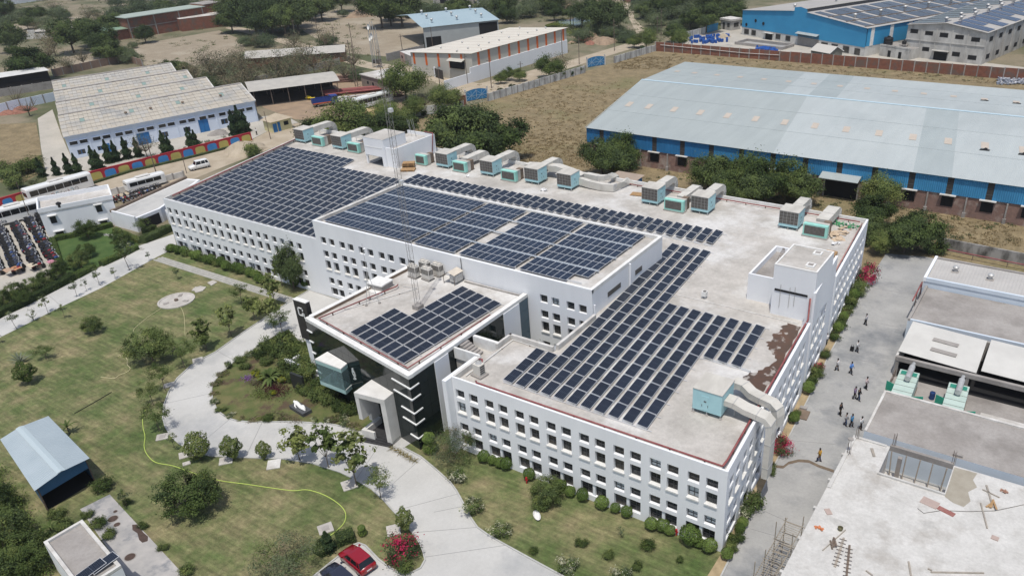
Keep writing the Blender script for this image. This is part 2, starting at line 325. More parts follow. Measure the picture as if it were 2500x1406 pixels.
def window(parent,P0,P1,u0,u1,z0,z1,depth=.38,sill=.12,light=False,bars=1,big=False):
    P0=Vector(P0);P1=Vector(P1);d=(P1-P0).normalized(); ang=math.atan2(d.y,d.x); w=round(u1-u0,3); h=round(z1-z0,3)
    key=(w,h,depth,bars)
    if key not in _wm:
        b=MB(); t=.06
        b.box(0,w,-.05,.02,0,t).box(0,w,-.05,.02,h-t,h).box(0,t,-.05,.02,t,h-t).box(w-t,w,-.05,.02,t,h-t)
        for k in range(bars): x=w*(k+1)/(bars+1); b.box(x-.025,x+.025,-.04,.02,t,h-t)
        b.box(t,w-t,-.04,.02,h*.36,h*.36+.05)
        p=MB(); p.box(-.02,w+.02,.03,.05,-.02,h+.02)
        s=MB(); s.box(-.05,w+.05,-depth-.12,-.05,-.13,.02)
        _wm[key]=(b.mesh('window',m_frame),[p.mesh('pane',x) for x in (m_pane,m_pane,m_pane_b,m_pane_g)],p.mesh('pane',m_panel_l),s.mesh('sill',m_coping))
    a=_wm[key]; nrm=Vector((d.y,-d.x)); c=P0+d*u0-nrm*depth
    o=link('window',a[0],parent,(c.x,c.y,z0),ang)
    link('pane',a[2] if light else rnd.choice(a[1]),o)
    if sill: link('sill',a[3],o)
    return o
ROWS=[(7.02,8.1),(5.14,6.55),(2.68,3.77)]
def pairs(L0,n,pitch,w=1.15,gap=1.78):
    for k in range(n): yield k,L0+k*pitch,L0+k*pitch+gap,w
fb=MB(); _seen=set()
# front wing facade (y=0)
P0,P1=(-31.05,0),(0,0); ops=[]; wins=[]
for k,a,c,w in pairs(.36,8,3.849):
    for (z0,z1) in ROWS:
        for u in (a,c): ops.append((u,u+w,z0,z1)); wins.append((P0,P1,u,u+w,z0,z1))
    ops.append((a,c+w,.72,2.22)); wins.append((P0,P1,a,a+1.32,.72,2.22)); wins.append((P0,P1,a+1.62,c+w,.72,2.22))
wall(fb,P0,P1,0,9.5,ops)
# long facade (y=19.2)
P0,P1=(-111.4,19.2),(-73.3,19.2); ops=[]
for k,a,c,w in pairs(.42,10,3.874,1.05,1.85):
    if a+2.9>38.1: continue
    for (z0,z1) in [(6.86,7.95),(4.98,6.4),(2.4,3.5)]:
        for u in (a,c): ops.append((u,u+w,z0,z1)); wins.append((P0,P1,u,u+w,z0,z1))
    ops.append((a,c+w,.55,1.84)); wins.append((P0,P1,a,a+1.3,.55,1.84)); wins.append((P0,P1,a+1.6,c+w,.55,1.84))
wall(fb,P0,P1,0,9.5,ops)
P0,P1=(-73.3,19.2),(-25.35,19.2); ops=[]
for k,a,c,w in pairs(1.04,12,3.93,1.12,1.74):
    if 5<=k<=9: continue
    for (z0,z1) in [(9.02,10.12),(6.84,7.94),(4.9,6.34),(2.4,3.5)]:
        for u in (a,c): ops.append((u,u+w,z0,z1)); wins.append((P0,P1,u,u+w,z0,z1))
    ops.append((a,c+w,.55,1.84)); wins.append((P0,P1,a,a+1.3,.55,1.84)); wins.append((P0,P1,a+1.6,c+w,.55,1.84))
wall(fb,P0,P1,0,12.43,ops)
# east facade, with the raised stair wall
Bc=Vector((0,0)); Cc=Vector((-4.5,63)); dE=(Cc-Bc).normalized()
def onE(y): return tuple(Bc+dE*y)
segs=[(0,28.9,9.5),(29.9,41.2,12.8),(42.2,63.15,9.5)]
for s0,s1,zt in segs:
    P0,P1=onE(s0),onE(s1); ops=[]; n=0; y=.85 if s0==0 else s0+.8
    while y+3.0<s1:
        for (z0,z1) in [(7.02,8.1),(5.14,6.55),(2.68,3.77)]+([(9.7,10.78)] if zt>10 else []):
            for yy in (y,y+1.82): ops.append((yy-s0,yy-s0+1.1,z0,z1)); wins.append((P0,P1,yy-s0,yy-s0+1.1,z0,z1))
        ops.append((y-s0,y-s0+2.92,.7,2.2)); wins.append((P0,P1,y-s0,y-s0+1.3,.7,2.2)); wins.append((P0,P1,y-s0+1.6,y-s0+2.92,.7,2.2))
        y+=3.9
    wall(fb,P0,P1,0,zt,ops)
for s0,s1 in ((28.9,29.9),(41.2,42.2)):      # deep vertical slots beside the stair wall
    P0=Vector(onE(s0))+Vector((-1.0,0)); P1=Vector(onE(s1))+Vector((-1.0,0)); wall(fb,P0,P1,0,9.5,[])
    for s_ in (s0,s1):
        a=Vector(onE(s_)); fb.face([(a.x,a.y,0),(a.x-1.0,a.y,0),(a.x-1.0,a.y,9.5),(a.x,a.y,9.5)],0)
# plain walls: back, left, inner court, upper block
for p,q,z0,z1 in (((-4.5,63.15),(-121.6,62.6),0,9.5),((-121.6,62.6),(-111.4,19.2),0,9.5),((-31.05,4.7),(-31.05,0),0,9.5),((-31.05,10.4),(-31.05,7.6),0,9.5),((-25.0,10.4),(-31.05,10.4),0,9.5),((-25.0,19.2),(-25.0,10.4),0,9.5),
                  ((-73.3,37.6),(-73.3,19.2),8.9,12.43),((-25.35,37.4),(-73.3,37.6),8.9,12.43),((-25.35,19.2),(-25.35,37.4),8.9,12.43)):
    wall(fb,p,q,z0,z1,[])
fb.build('wall',m_white,OFF)
for wn in wins:
    if wn[5]<2.3 and wn[3]-wn[2]>1.25 and wn[3]-wn[2]<1.33 and (wn[2]*100)%1<2:
        d_=(Vector(wn[1])-Vector(wn[0])).normalized(); n_=Vector((d_.y,-d_.x)); a_=Vector(wn[0])+d_*wn[3]
        key=round(wn[3]-wn[2],2)
        if key in (1.3,1.32) and (wn[0],wn[1],round(wn[2],2)) not in _seen: 
            _seen.add((wn[0],wn[1],round(wn[2],2))); q=[a_-n_*.12,a_+d_*.3-n_*.12,a_+d_*.3-n_*.45,a_-n_*.45]; MB().prism([tuple(v) for v in q],wn[4],wn[5]).build('mullion',m_white,OFF)
light_at={(3,1,0),}
cnt=0
for i,wn in enumerate(wins):
    window(OFF,*wn,light=(rnd.random()<.045),sill=(wn[5]-wn[4]>1.2 and wn[4]>4))
# roofs
rb=MB(); rb.sheet([(-111.3,19.3),(-25.1,19.3),(-24.95,10.3),(-30.95,10.3),(-30.95,7.4),(-30.95,0.1),(-.05,.1),onE(28.9),tuple(Vector(onE(28.9))+Vector((-1,0))),tuple(Vector(onE(29.9))+Vector((-1,0))),onE(29.9),onE(41.2),tuple(Vector(onE(41.2))+Vector((-1,0))),tuple(Vector(onE(42.2))+Vector((-1,0))),onE(42.2),(-4.55,63.05),(-121.5,62.5)],8.9)
rb.build('roof',m_roofc,OFF)
MB().sheet([(-73.2,19.3),(-25.45,19.3),(-25.45,37.3),(-73.2,37.5)],11.95).build('roof',m_roofc,OFF)
# stain, repair strip and seam on the roof
def rsheet(pts,z,m,name='stain'): return MB().sheet(pts,z).build(name,m,OFF)
m_wet=mat('wet_stain',(.075,.056,.044),(.115,.062,.04),.5,.5,c3=(.33,.30,.27),s3=.8,lo3=.56,hi3=.6)
blob=[(-4.6,28.6),(-3.0,28.6),(-2.6,24),(-2.0,17),(-2.1,13.4),(-3.2,13.9),(-4.6,15.2),(-4.9,15.9),(-4.0,17.2),(-3.3,18.8),(-3.0,20.6),(-3.7,21.3),(-4.6,22.2),(-5.2,23.4),(-4.8,24.4),(-5.3,25.3),(-4.7,26.6),(-5.0,27.6)]
bl2=[]
for i in range(len(blob)):
    a=Vector(blob[i]); c=Vector(blob[(i+1)%len(blob)])
    for t in (0,.25,.5,.75): q=a.lerp(c,t); bl2.append((q.x+rnd.uniform(-.16,.16),q.y+rnd.uniform(-.16,.16)))
rsheet(bl2,8.906,m_wet)
MB().box(-20,-3.6,29.0,29.16,8.9,8.99).build('roof_joint',m_dirty,OFF)
MB().box(-55,-24,42.9,43.0,8.9,8.93).build('roof_joint',m_dirty,OFF)
# parapets with coping
def parapet(pts,z0,z1,t=.24,m=m_coping,closed=False,name='parapet'):
    for i in range(len(pts)-1):
        a=Vector(pts[i]);c=Vector(pts[i+1]); d=(c-a).normalized(); n=Vector((d.y,-d.x))
        e=t*.5
        q=[a+n*.004,c+n*.004,c-n*t,a-n*t]
        MB().prism([(v.x,v.y) for v in q],z0,z1).build(name,[m],OFF)
parapet([(-31.05,0.0),(0,0.0)],8.92,9.53,.2,m_white); parapet([(0,0),onE(28.9)],8.92,9.535,.28,m_white); parapet([onE(42.2),onE(63.1)],8.92,9.53,.28,m_white)
parapet([onE(29.95),onE(41.15)],8.92,12.84,.3,m_white)
parapet([(-4.5,63.15),(-121.6,62.6)],8.92,9.54,.25); parapet([(-121.6,62.6),(-111.4,19.2)],8.92,9.55,.3,m_dirty); parapet([(-111.4,19.2),(-73.3,19.2)],8.92,9.52,.18,m_white)
parapet([(-31.05,4.7),(-31.05,0.25)],8.92,9.55,.3,m_dirty); parapet([(-31.05,10.4),(-31.05,7.6)],8.92,9.55,.3,m_dirty); parapet([(-25.0,10.4),(-31.05,10.4)],8.92,9.55,.32,m_dirty); parapet([(-25.0,18.9),(-25.0,10.75)],8.92,9.55,.35,m_dirty)
parapet([(-73.3,19.2),(-25.35,19.2)],11.97,12.46,.35,m_white); parapet([(-25.35,19.56),(-25.35,37.4)],11.97,12.462,.45); parapet([(-25.35,37.4),(-73.3,37.6)],11.97,12.461,.35); parapet([(-73.3,37.6),(-73.3,19.56)],11.97,12.46,.55,m_dirty)
# fin on the corner of the front wing, louvres and downpipes on the upper block
MB().box(-31.6,-31.07,-.92,4.6,0,9.42).build('corner_fin',m_white,OFF)
for y0,y1 in ((22.8,26.0),(29.8,31.6)): MB().box(-25.36,-25.31,y0,y1,9.9,10.55).build('louvre',m_grille,OFF)
MB().tube([(-25.2,28.2,8.9),(-25.2,28.2,12.2)],.14,8).build('downpipe',m_white,OFF); MB().tube([(-25.2,19.5,8.9),(-25.2,19.5,10.4)],.12,8).build('downpipe',m_white,OFF)
MB().tube([(-45.2,19.1,9.35),(-45.2,19.1,12.4)],.04,6).build('cable',m_black,OFF)
# ---- stair towers
tw=MB()
sx=lambda y,x: x-.0
tw.box(-7.3,-2.35,30.05,36.5,8.9,15.2).build('stair_tower',m_white,OFF)
MB().box(-7.1,-2.55,30.25,36.3,15.2,15.22).build('tower_roof',m_roofc,OFF)
for a,c,e,f_ in ((-7.31,-2.34,30.04,30.24),(-7.31,-2.34,36.31,36.51),(-7.31,-7.11,30.25,36.3),(-2.54,-2.34,30.25,36.3)): MB().box(a,c,e,f_,15.2,15.34).build('tower_coping',m_coping,OFF)
for cx,cy in ((-3.6,31.6),(-3.9,35.2)):
    MB().box(cx-.5,cx+.5,cy-.5,cy+.5,15.2,15.42).box(cx-.3,cx+.3,cy-.3,cy+.3,15.42,15.44,1).build('roof_hatch',[m_coping,m_slab],OFF)
MB().box(-7.0,-3.1,29.97,30.04,12.05,12.3).build('tower_slot',m_black,OFF)
for x in (-6.3,-5.2,-4.6):
    MB().tube([(x,30.0,12.2+rnd.uniform(.5,2)),(x,30.0,12.2-rnd.uniform(.5,2.4))],.035,5).build('cable',m_gal,OFF)
# low open-topped tank room next to the tower
for a,c,e,f_,zt in ((-11.1,-7.35,32.2,32.45,12.35),(-11.1,-10.85,32.45,41.4,12.35),(-11.1,-7.2,41.4,41.65,12.35),(-7.6,-7.35,36.55,41.4,12.35)): MB().box(a,c,e,f_,8.9,zt).build('tank_room_wall',m_white,OFF)
MB().box(-10.85,-7.6,32.45,41.4,8.9,11.6).build('tank_room_roof',m_slab,OFF)
# back stair tower
b=MB(); b.box(-94.65,-89.5,50.6,56.5,10.7,13.95); b.box(-90.3,-89.5,50.6,56.5,8.9,10.7); b.build('stair_tower',m_white,OFF)
MB().box(-94.67,-89.48,50.58,56.52,13.95,14.06,mt=1).build('tower_roof',[m_coping,m_roofc],OFF)
MB().box(-94.5,-90.0,50.56,50.6,12.25,12.37).build('tower_band',m_coping,OFF)
MB().box(-94.6,-94.3,50.7,51.0,8.9,10.7).build('column',m_white,OFF)
b=MB(); b.face([(-93.8,51.0,8.92),(-90.3,50.7,8.92),(-90.3,55.5,10.6),(-90.3,56.3,8.92)]); b.box(-93.6,-90.32,55.6,56.4,8.92,10.6); b.build('stair_opening_panel',mat('stair_shadow_panel',(.06,.065,.075),None,rough=.6),OFF)  # dark panels in the stair opening, its shadow put into their colour
for a,c,e,f_ in ((-89.48,-87.1,50.95,51.15),(-87.3,-87.1,51.15,61.9),(-94.0,-87.3,61.7,61.9)): MB().box(a,c,e,f_,8.9,12.55).build('stair_tower',m_white,OFF)
MB().box(-89.48,-87.3,51.15,61.7,8.9,11.95).build('tower_roof',m_roofc,OFF); MB().box(-94.0,-89.48,56.54,61.7,8.9,11.95).build('tower_roof',m_roofc,OFF)
for k in range(4): MB().tube([(-92+k*.5,60+rnd.random(),11.95),(-92+k*.5,60,14.6+rnd.random())],.03,5).build('lightning_rod',m_gal,OFF)
# ---- entrance block: glazed, front face slightly skewed
LF0=Vector((-54.9,1.22)); LF1=Vector((-34.85,-2.38)); ld=(LF1-LF0).normalized(); LL=(LF1-LF0).length; ln=Vector((ld.y,-ld.x)); lang=math.atan2(ld.y,ld.x)
core=[(LF0.x,LF0.y),(LF1.x,LF1.y),(-34.85,19.1),(-54.1,19.1)]
inset=[(LF0.x+.1,LF0.y+.12),(LF1.x-.12,LF1.y+.12),(-34.97,19.1),(-54.0,19.1)]
MB().prism(inset,0,9.3).build('entrance_core',m_black,OFF)
MB().sheet([(LF0.x+.3,LF0.y+.3),(LF1.x-.3,LF1.y+.3),(-35.15,19.1),(-53.8,19.1)],9.36).build('roof',m_roofc,OFF)
def bandpar(p,q,z0,z1,t,m,name='parapet',seg=2.2):
    p=Vector(p);q=Vector(q);d=(q-p);L=d.length;d/=L;n=Vector((d.y,-d.x));k=max(1,round(L/seg))
    for i in range(k):
        a=p+d*(L*i/k+.004);c=p+d*(L*(i+1)/k-.004)
        MB().prism([tuple(v) for v in (a+n*.06,c+n*.06,c-n*t,a-n*t)],z0,z1).build('coping_slab',m,OFF)
bandpar(LF0,LF1,9.3,9.74,.62,m_coping); bandpar((LF1.x,LF1.y+.62),(-34.85,19.1),9.3,9.742,.55,m_coping); bandpar((-54.1,18.9),(LF0.x,LF0.y+.62),9.3,9.741,.6,m_coping)
MB().prism([(-54.9+.62,2.0),(-54.1+.62,18.6),(-54.1+.66,18.6),(-54.9+.66,2.0)],9.36,9.72).build('parapet_brown_strip',m_brown,OFF)  # brown strip along the inner face of the left parapet
# glass panels on the front, one object each
pm={}
def gpanel(P,ang,w,h,m):
    key=(round(w,3),round(h,3),m.name)
    if key not in pm:
        pm[key]=MB().box(.012,w-.012,-.05,0,.012,h-.012).mesh('glass_panel',m)
    return link('glass_panel',pm[key],OFF,P,ang)
nx=14; zz=[0,1.55,3.1,4.65,6.2,7.75,9.28]
for i in range(nx):
    for j in range(6):
        a=LF0+ld*(LL*i/nx); gpanel((a.x,a.y,zz[j]),lang,LL/nx,zz[j+1]-zz[j],m_glassd)
def side(y0,y1,n,m=m_glassd):
    for i in range(n):
        for j in range(6): gpanel((-34.85,y0+(y1-y0)*i/n,zz[j]),math.pi/2,(y1-y0)/n,zz[j+1]-zz[j],m)
side(-2.38,1.5,3); side(3.8,5.4,1); side(8.6,14.0,4); side(17.2,19.1,1,mat('blue_glazing',(.035,.075,.105),None,rough=.06,spec=.6))
MB().box(-34.98,-34.72,1.5,3.8,0,9.3).build('pilaster',m_white,OFF); MB().box(-34.98,-34.72,14.0,17.2,0,9.3).build('pilaster',m_white,OFF)
# white light bars wrapping the corner, short bars on the left
m_bar=mat('white_bar',(.82,.83,.82),None,rough=.5)
for z,l in ((8.12,3.2),(6.7,3.15),(4.92,2.2),(3.45,2.25),(1.58,1.3)):
    a=LF1-ld*l; b=MB(); q=[a+ln*.17,LF1+ln*.17+ld*.15,LF1-ln*.0+ld*.15,a-ln*0]
    b.prism([tuple(v) for v in q],z,z+.13); b.prism([(-34.70,-2.4),(-34.84,-2.4),(-34.84,-1.15),(-34.70,-1.15)],z+.002,z+.128); b.build('light_bar',m_bar,OFF)
for z,l in ((8.0,1.1),(6.5,.85),(4.9,.8),(2.2,1.1),(1.4,1.2)):
    q=[LF0-ld*.05+ln*.17,LF0+ld*l+ln*.17,LF0+ld*l,LF0-ld*.05]; MB().prism([tuple(v) for v in q],z,z+.13).build('light_bar',m_bar,OFF)
# glass display bay
bp=[(-51.05,-1.52),(-46.7,-1.55),(-46.95,-.32),(-51.05,.42)]
MB().prism(bp,6.4,6.52).build('bay_roof',m_coping,OFF)
MB().prism([(x,y) for x,y in bp],5.95,6.395).build('bay_band',m_teal,OFF); MB().prism(bp,2.95,3.5).build('bay_band',m_teal,OFF)
def vg(p,q,z0,z1,m,name,t=.05):
    p=Vector(p);q=Vector(q);d=(q-p).normalized();n=Vector((d.y,-d.x))*t
    MB().prism([tuple(v) for v in (p,q,q-n,p-n)],z0,z1).build(name,m,OFF)
m_clear=mat('bay_glass',(.35,.48,.48),None,rough=.05,spec=.5)
m_clear.node_tree.nodes['Principled BSDF'].inputs['Transmission Weight'].default_value=.75; m_clear.node_tree.nodes['Principled BSDF'].inputs['IOR'].default_value=1.05
vg(bp[0],bp[1],3.5,5.95,m_clear,'bay_glass'); vg(bp[1],bp[2],3.5,5.95,m_clear,'bay_glass')
MB().box(-48.9,-48.6,-1.0,-.7,3.5,5.95).build('bay_post',m_white,OFF); MB().prism([(x*.999,y*.95) for x,y in bp],3.5,3.56).build('bay_floor',m_coping,OFF)
b=MB(); b.lathe((-49.5,-1.0,3.56),[(.25,0),(.3,.1),(.2,.3),(.26,.55),(.16,.8),(.1,.95),(.01,1.0)],10); b.build('display_figure',mat('marble',(.62,.62,.60),None,rough=.5),OFF,smooth=True)
# portal at the entrance
pf0=Vector((-42.15,-3.95)); pf1=Vector((-38.1,-3.4)); 
m_stone=mat('portal_stone',(.66,.65,.62),(.56,.55,.52),.6,.7)
back0=Vector((-42.3,-1.1)); back1=Vector((-38.25,-1.85))
b=MB()
def pt(u,v): return (pf0.lerp(pf1,u)).lerp(back0.lerp(back1,u),v)
def pq(u0,u1,v0,v1): return [tuple(pt(u,v)) for u,v in ((u0,v0),(u1,v0),(u1,v1),(u0,v1))]
b.prism(pq(.84,1,0,1),0,5.6); b.build('portal_leg',m_stone,OFF)
b=MB(); b.prism(pq(0,.12,0,.5),2.6,5.6); b.prism(pq(0,.12,.5,1),1.6,5.6); b.prism(pq(0,.12,.1,1),0,1.15); b.prism(pq(0,.42,-.02,.1),0,1.15); b.build('portal_leg',m_stone,OFF)
MB().prism(pq(0,1,-.01,1),5.6,6.2).build('portal_lintel',m_stone,OFF)
for k in range(4): MB().prism(pq(.1-.0*k,1.0,-.28+.14*k,.98),.0+.02+.1*k,.12+.1*k).build('step',mat('black_granite',(.03,.03,.032),(.05,.05,.052),3,.4),OFF)
MB().prism(pq(.5,.84,.7,.75),.5,5.5).build('door_glass',m_glassd,OFF)
# relief emblem on the glass
b=MB()
ec=LF0+ld*9.1+ln*.09
def em(u,z,w,h,t=.06): c=ec+ld*u; b.obox((c.x,c.y,z),(w,t,h),lang)
for k in range(10):
    a=2*math.pi*k/10; em(.23*math.cos(a),5.5+.28*math.sin(a),.16,.16)
for k in range(6): em(.05*math.sin(k),4.75+.1*k,.3-.035*k,.11)
for k in range(5): em(-.28+.03*k,5.6+.12*k,.09,.13); em(.3-.02*k,5.25+.08*k,.08,.11)
em(0,5.95,.16,.2); em(0,6.15,.12,.14); em(-.12,4.68,.3,.1); em(.18,4.86,.26,.1)
b.build('wall_emblem',mat('emblem_silver',(.62,.66,.66),None,rough=.4),OFF)
# link terrace with steps between the two roofs
MB().box(-34.7,-31.06,4.9,8.0,0,8.2).build('link_deck',m_roofc,OFF)
MB().box(-34.7,-31.06,4.7,4.95,8.2,9.56).build('link_parapet',m_coping,OFF); MB().box(-34.4,-30.8,7.75,8.15,8.2,9.57).build('link_parapet',m_coping,OFF)
for k in range(6): MB().box(-34.6+.36*k,-34.24+.36*k,5.6,7.0,8.2,9.4-.18*k).build('step',m_slab,OFF)
# pylon with the mark
MB().box(-58.3,-56.05,2.5,3.15,5.3,10.75).build('sign_pylon',mat('pylon_dark',(.028,.026,.026),(.04,.037,.036),1.5,.5),OFF)
MB().box(-58.32,-56.03,2.48,3.17,10.75,10.83).build('pylon_cap',m_coping,OFF)
MB().box(-57.9,-56.0,2.7,3.2,0,5.3).build('pylon_plinth',m_white,OFF)
b=MB(); x0,z0,t=-57.75,8.75,.13
for (a,c,d_,e) in ((x0,x0+.14,z0,z0+1.15),(x0,x0+.95,z0+1.02,z0+1.15),(x0,x0+.75,z0,z0+.13),(x0+.82,x0+.95,z0+.72,z0+1.15),(x0+.62,x0+.74,z0+.13,z0+.34),(x0+.74,x0+1.05,z0+.34,z0+.44),(x0+.78,x0+.98,z0+.1,z0+.2),(x0+.95,x0+1.06,z0-.22,z0+.44)): b.box(a,c,2.44,2.5,d_,e)
b.build('sign_mark',m_bar,OFF)
# sunken ramp court left of the entrance block
for a,c,e,f_,h in ((-62.0,-61.7,2.0,12.5,1.0),(-62.0,-55.2,1.7,2.0,1.5),(-61.7,-56.2,12.4,12.7,1.0)): MB().box(a,c,e,f_,0,h).build('ramp_wall',m_white,OFF)
MB().box(-61.6,-56.3,2.1,12.3,.06,.1).build('ramp_floor',m_slab,OFF)
MB().box(-57.5,-55.3,-1.0,-.7,0,2.3).build('garden_screen',mat('dark_screen',(.03,.033,.03),None,rough=.5),OFF)
# small flat roofs between the ramp and the long facade
MB().box(-57.5,-54.3,10.5,18.9,0,4.2,mt=1).build('side_porch',[m_white,m_roofc],OFF)
for k in range(2): MB().box(-57.6,-57.35,10.4+4.3*k,14.5+4.3*k,4.2,4.5).build('porch_upstand',m_dirty,OFF)
# ================================================================ ROOFTOP THINGS
def cellmat(name,base,line,w,h,nx,ny,split=True,lw=.02,fr=.03):
    m=bpy.data.materials.new(name); m.use_nodes=True; t=m.node_tree; N=t.nodes; L=t.links; b=N['Principled BSDF']
    b.inputs['Roughness'].default_value=.14; b.inputs['Specular IOR Level'].default_value=.28
    tc=N.new('ShaderNodeTexCoord'); sp=N.new('ShaderNodeSeparateXYZ'); L.new(tc.outputs['Object'],sp.inputs[0])
    def mth(op,a,bv=None):
        n=N.new('ShaderNodeMath'); n.operation=op
        if isinstance(a,(int,float)): n.inputs[0].default_value=a
        else: L.new(a,n.inputs[0])
        if bv is not None:
            if isinstance(bv,(int,float)): n.inputs[1].default_value=bv
            else: L.new(bv,n.inputs[1])
        return n.outputs[0]
    def lines(sock,pitch,width):
        f=mth('FRACT',mth('ADD',mth('DIVIDE',sock,pitch),.5)); d=mth('ABSOLUTE',mth('SUBTRACT',f,.5)); return mth('LESS_THAN',d,width/pitch/2)
    a=lines(sp.outputs[0],w/nx,lw); fac=a
    if split: fac=mth('MAXIMUM',fac,mth('LESS_THAN',mth('ABSOLUTE',sp.outputs[1]),.022))
    c=mth('MULTIPLY',lines(sp.outputs[1],h/ny,lw*.6),.35); fac=mth('MAXIMUM',fac,c)
    oi=N.new('ShaderNodeObjectInfo'); vr=N.new('ShaderNodeMix'); vr.data_type='RGBA'; L.new(oi.outputs['Random'],vr.inputs[0]); vr.inputs[6].default_value=(*base,1); vr.inputs[7].default_value=(*[x*1.5 for x in base],1)
    mx=N.new('ShaderNodeMix'); mx.data_type='RGBA'; L.new(fac,mx.inputs[0]); L.new(vr.outputs[2],mx.inputs[6]); mx.inputs[7].default_value=(*line,1); L.new(mx.outputs[2],b.inputs['Base Color'])
    return m
def pmesh(name,w,h,mc,lift=0):
    b=MB(); f=.034; b.box(-w/2,w/2,-h/2,h/2,-.02,.02,1); b.face([(-w/2+f,-h/2+f,.023),(w/2-f,-h/2+f,.023),(w/2-f,h/2-f,.023),(-w/2+f,h/2-f,.023)],0)
    return b.mesh(name,[mc,m_alu])
mc_big=cellmat('cells_dark',(.0075,.0105,.019),(.075,.088,.11),1.13,2.28,6,12,lw=.03)
mc_old=cellmat('cells_blue',(.011,.0165,.031),(.10,.12,.15),.99,1.96,6,12,split=True,lw=.012)
PM=pmesh('solar_panel',1.13,2.27,mc_big); PMO=pmesh('solar_panel',.985,1.95,mc_old)
def rack(A,x,y,L,rz,tilt,w,zlow):
    pass
def panel(A,me,x,y,z,rz,tilt):
    # long side along local y, low edge towards +x
    return link('solar_panel',me,A,(x,y,z),rot=(0,tilt,rz))
def rails(A,pts,name='rack'):
    b=MB()
    for (x,y,z0,z1,rz,L) in pts:
        b.obox((x,y,(z0+z1)/2),(.05,L,.05),rz)
    return b.build(name,m_alu,A)
tl=R_(9)
# front wing array
A=thing('solar_array','solar array of dark framed panels in long sloping columns on the front wing roof','solar array',(-16,14,8.9),0,'rooftop solar arrays'); A.location=(0,0,0)
rb=MB()
for k in range(14):
    y0,n=(2.5,3) if k<2 else ((2.5,17) if k<6 else ((2.5,10) if k<11 else (16.75,4)))
    x0=-25.6+1.585*k
    for i in range(n):
        y=y0+1.16+2.36*i; x=x0-.083*(y-2.4); panel(A,PM,x,y,9.22,R_(4.7),tl)
    yc=y0+n*1.18; xc=x0-.083*(yc-2.4)
    for dx,zz_ in ((-.42,.17),(.42,.05)): rb.obox((xc+dx,yc,9.1+zz_-.06),(.05,n*2.36,.05),R_(4.7))
    for i in range(n+1):
        y=y0+2.36*i; x=x0-.083*(y-2.4)
        rb.box(x-.45,x-.40,y-.03,y+.03,8.9,9.24); rb.box(x+.40,x+.45,y-.03,y+.03,8.9,9.1); rb.obox((x+.25,y,9.0),(1.6,.05,.05),0)
    rb.face([(x0-.56,y0-.06,8.95),(x0+.56,y0-.06,8.95),(x0+.56,y0-.06,9.12),(x0-.56,y0-.06,9.3)])
rb.build('rack',m_alu,A)['kind']='stuff'
# row of paired panels along the back of the raised roof
A=thing('solar_array','long sawtooth row of paired solar panels behind the raised roof','solar array',(0,0,0),0,'rooftop solar arrays'); rb=MB()
for k in range(37):
    x0=-80.0+1.6*k
    for i in range(2): y=45.9+2.36*i+k*.012; panel(A,PM,x0-.08*(y-44.7)+.55,y,9.28,R_(4.7),R_(11))
    for y in (44.9,47.2,49.4): rb.box(x0+.05,x0+.1,y-.03,y+.03,8.9,9.35); rb.obox((x0+.7,y,9.0),(1.6,.06,.06),0)
    rb.face([(x0+.0,44.66,8.95),(x0+1.1,44.66,8.95),(x0+1.1,44.66,9.16),(x0+.0,44.66,9.38)])
rb.build('rack',m_alu,A)['kind']='stuff'
# dense array on the west roof
A=thing('solar_array','dense slanted block of solar panels covering the west roof beside the red pipe','solar array',(0,0,0),0,'rooftop solar arrays'); rb=MB()
for k in range(22):
    n=13 if k<12 else 11
    for i in range(n):
        y=21.1+2.36*i; x=-109.55+1.655*k-.235*(y-19.9)
        if x>-74.2 and y<38.4: continue
        panel(A,PM,x,y,9.24,R_(13.2),tl)
    yc=20+n*1.18; xc=-109.55+1.655*k-.235*(yc-19.9)
    for dx,zz_ in ((-.42,.1),(.42,-.03)): rb.obox((xc+dx,yc,9.05+zz_),(.05,n*2.36,.05),R_(13.2))
    for i in range(n+1):
        y=19.95+2.36*i; x=-109.55+1.655*k-.235*(y-19.9); rb.box(x-.45,x-.40,y-.03,y+.03,8.9,9.28)
rb.build('rack',m_alu,A)['kind']='stuff'
# flat tables on the raised roof
A=thing('solar_array','flat solar tables in four bands with walkways filling the raised roof','solar array',(0,0,0),0,'rooftop solar arrays'); rb=MB(); cand=[]
for s in range(4):
    yb=20.25+4.27*s
    blocks=[(-72.1,-54.6),(-54.4,-46.6),(-45.4 if s in (1,2) else -46.5,-36.8),(-36.7,-27.6)]
    for (a,c) in blocks:
        n=int((c-a+.02)/1.0); 
        for i in range(n):
            for j in range(2):
                if s==0 and j==0 and c>-30 and i>=n-2: continue
                cand.append((a+.5+i*1.0,yb+.98+1.97*j))
        rb.box(a,a+n,yb+.4,yb+.45,11.97,12.27); rb.box(a,a+n,yb+3.4,yb+3.45,11.97,12.27)
    if s: rb.box(-72.1,-27.5,yb-.29,yb-.02,12.26,12.29,1)
cand.sort(key=lambda p:(p[0]-CAM[0])**2+(p[1]-CAM[1])**2)
for x,y in cand[:296]: panel(A,PMO,x,y,12.31,0,R_(1))
b=MB(); far=MB()
for x,y in cand[296:]: far.box(x-.49,x+.49,y-.975,y+.975,12.29,12.33,1).face([(x-.462,y-.947,12.334),(x+.462,y-.947,12.334),(x+.462,y+.947,12.334),(x-.462,y+.947,12.334)],0)
far.build('solar_panels_far',[mc_old,m_alu],A)['kind']='stuff'
rb.build('rack',[m_alu,mat('walkway_sheet',(.34,.38,.42),(.29,.33,.37),1,.5)],A)['kind']='stuff'
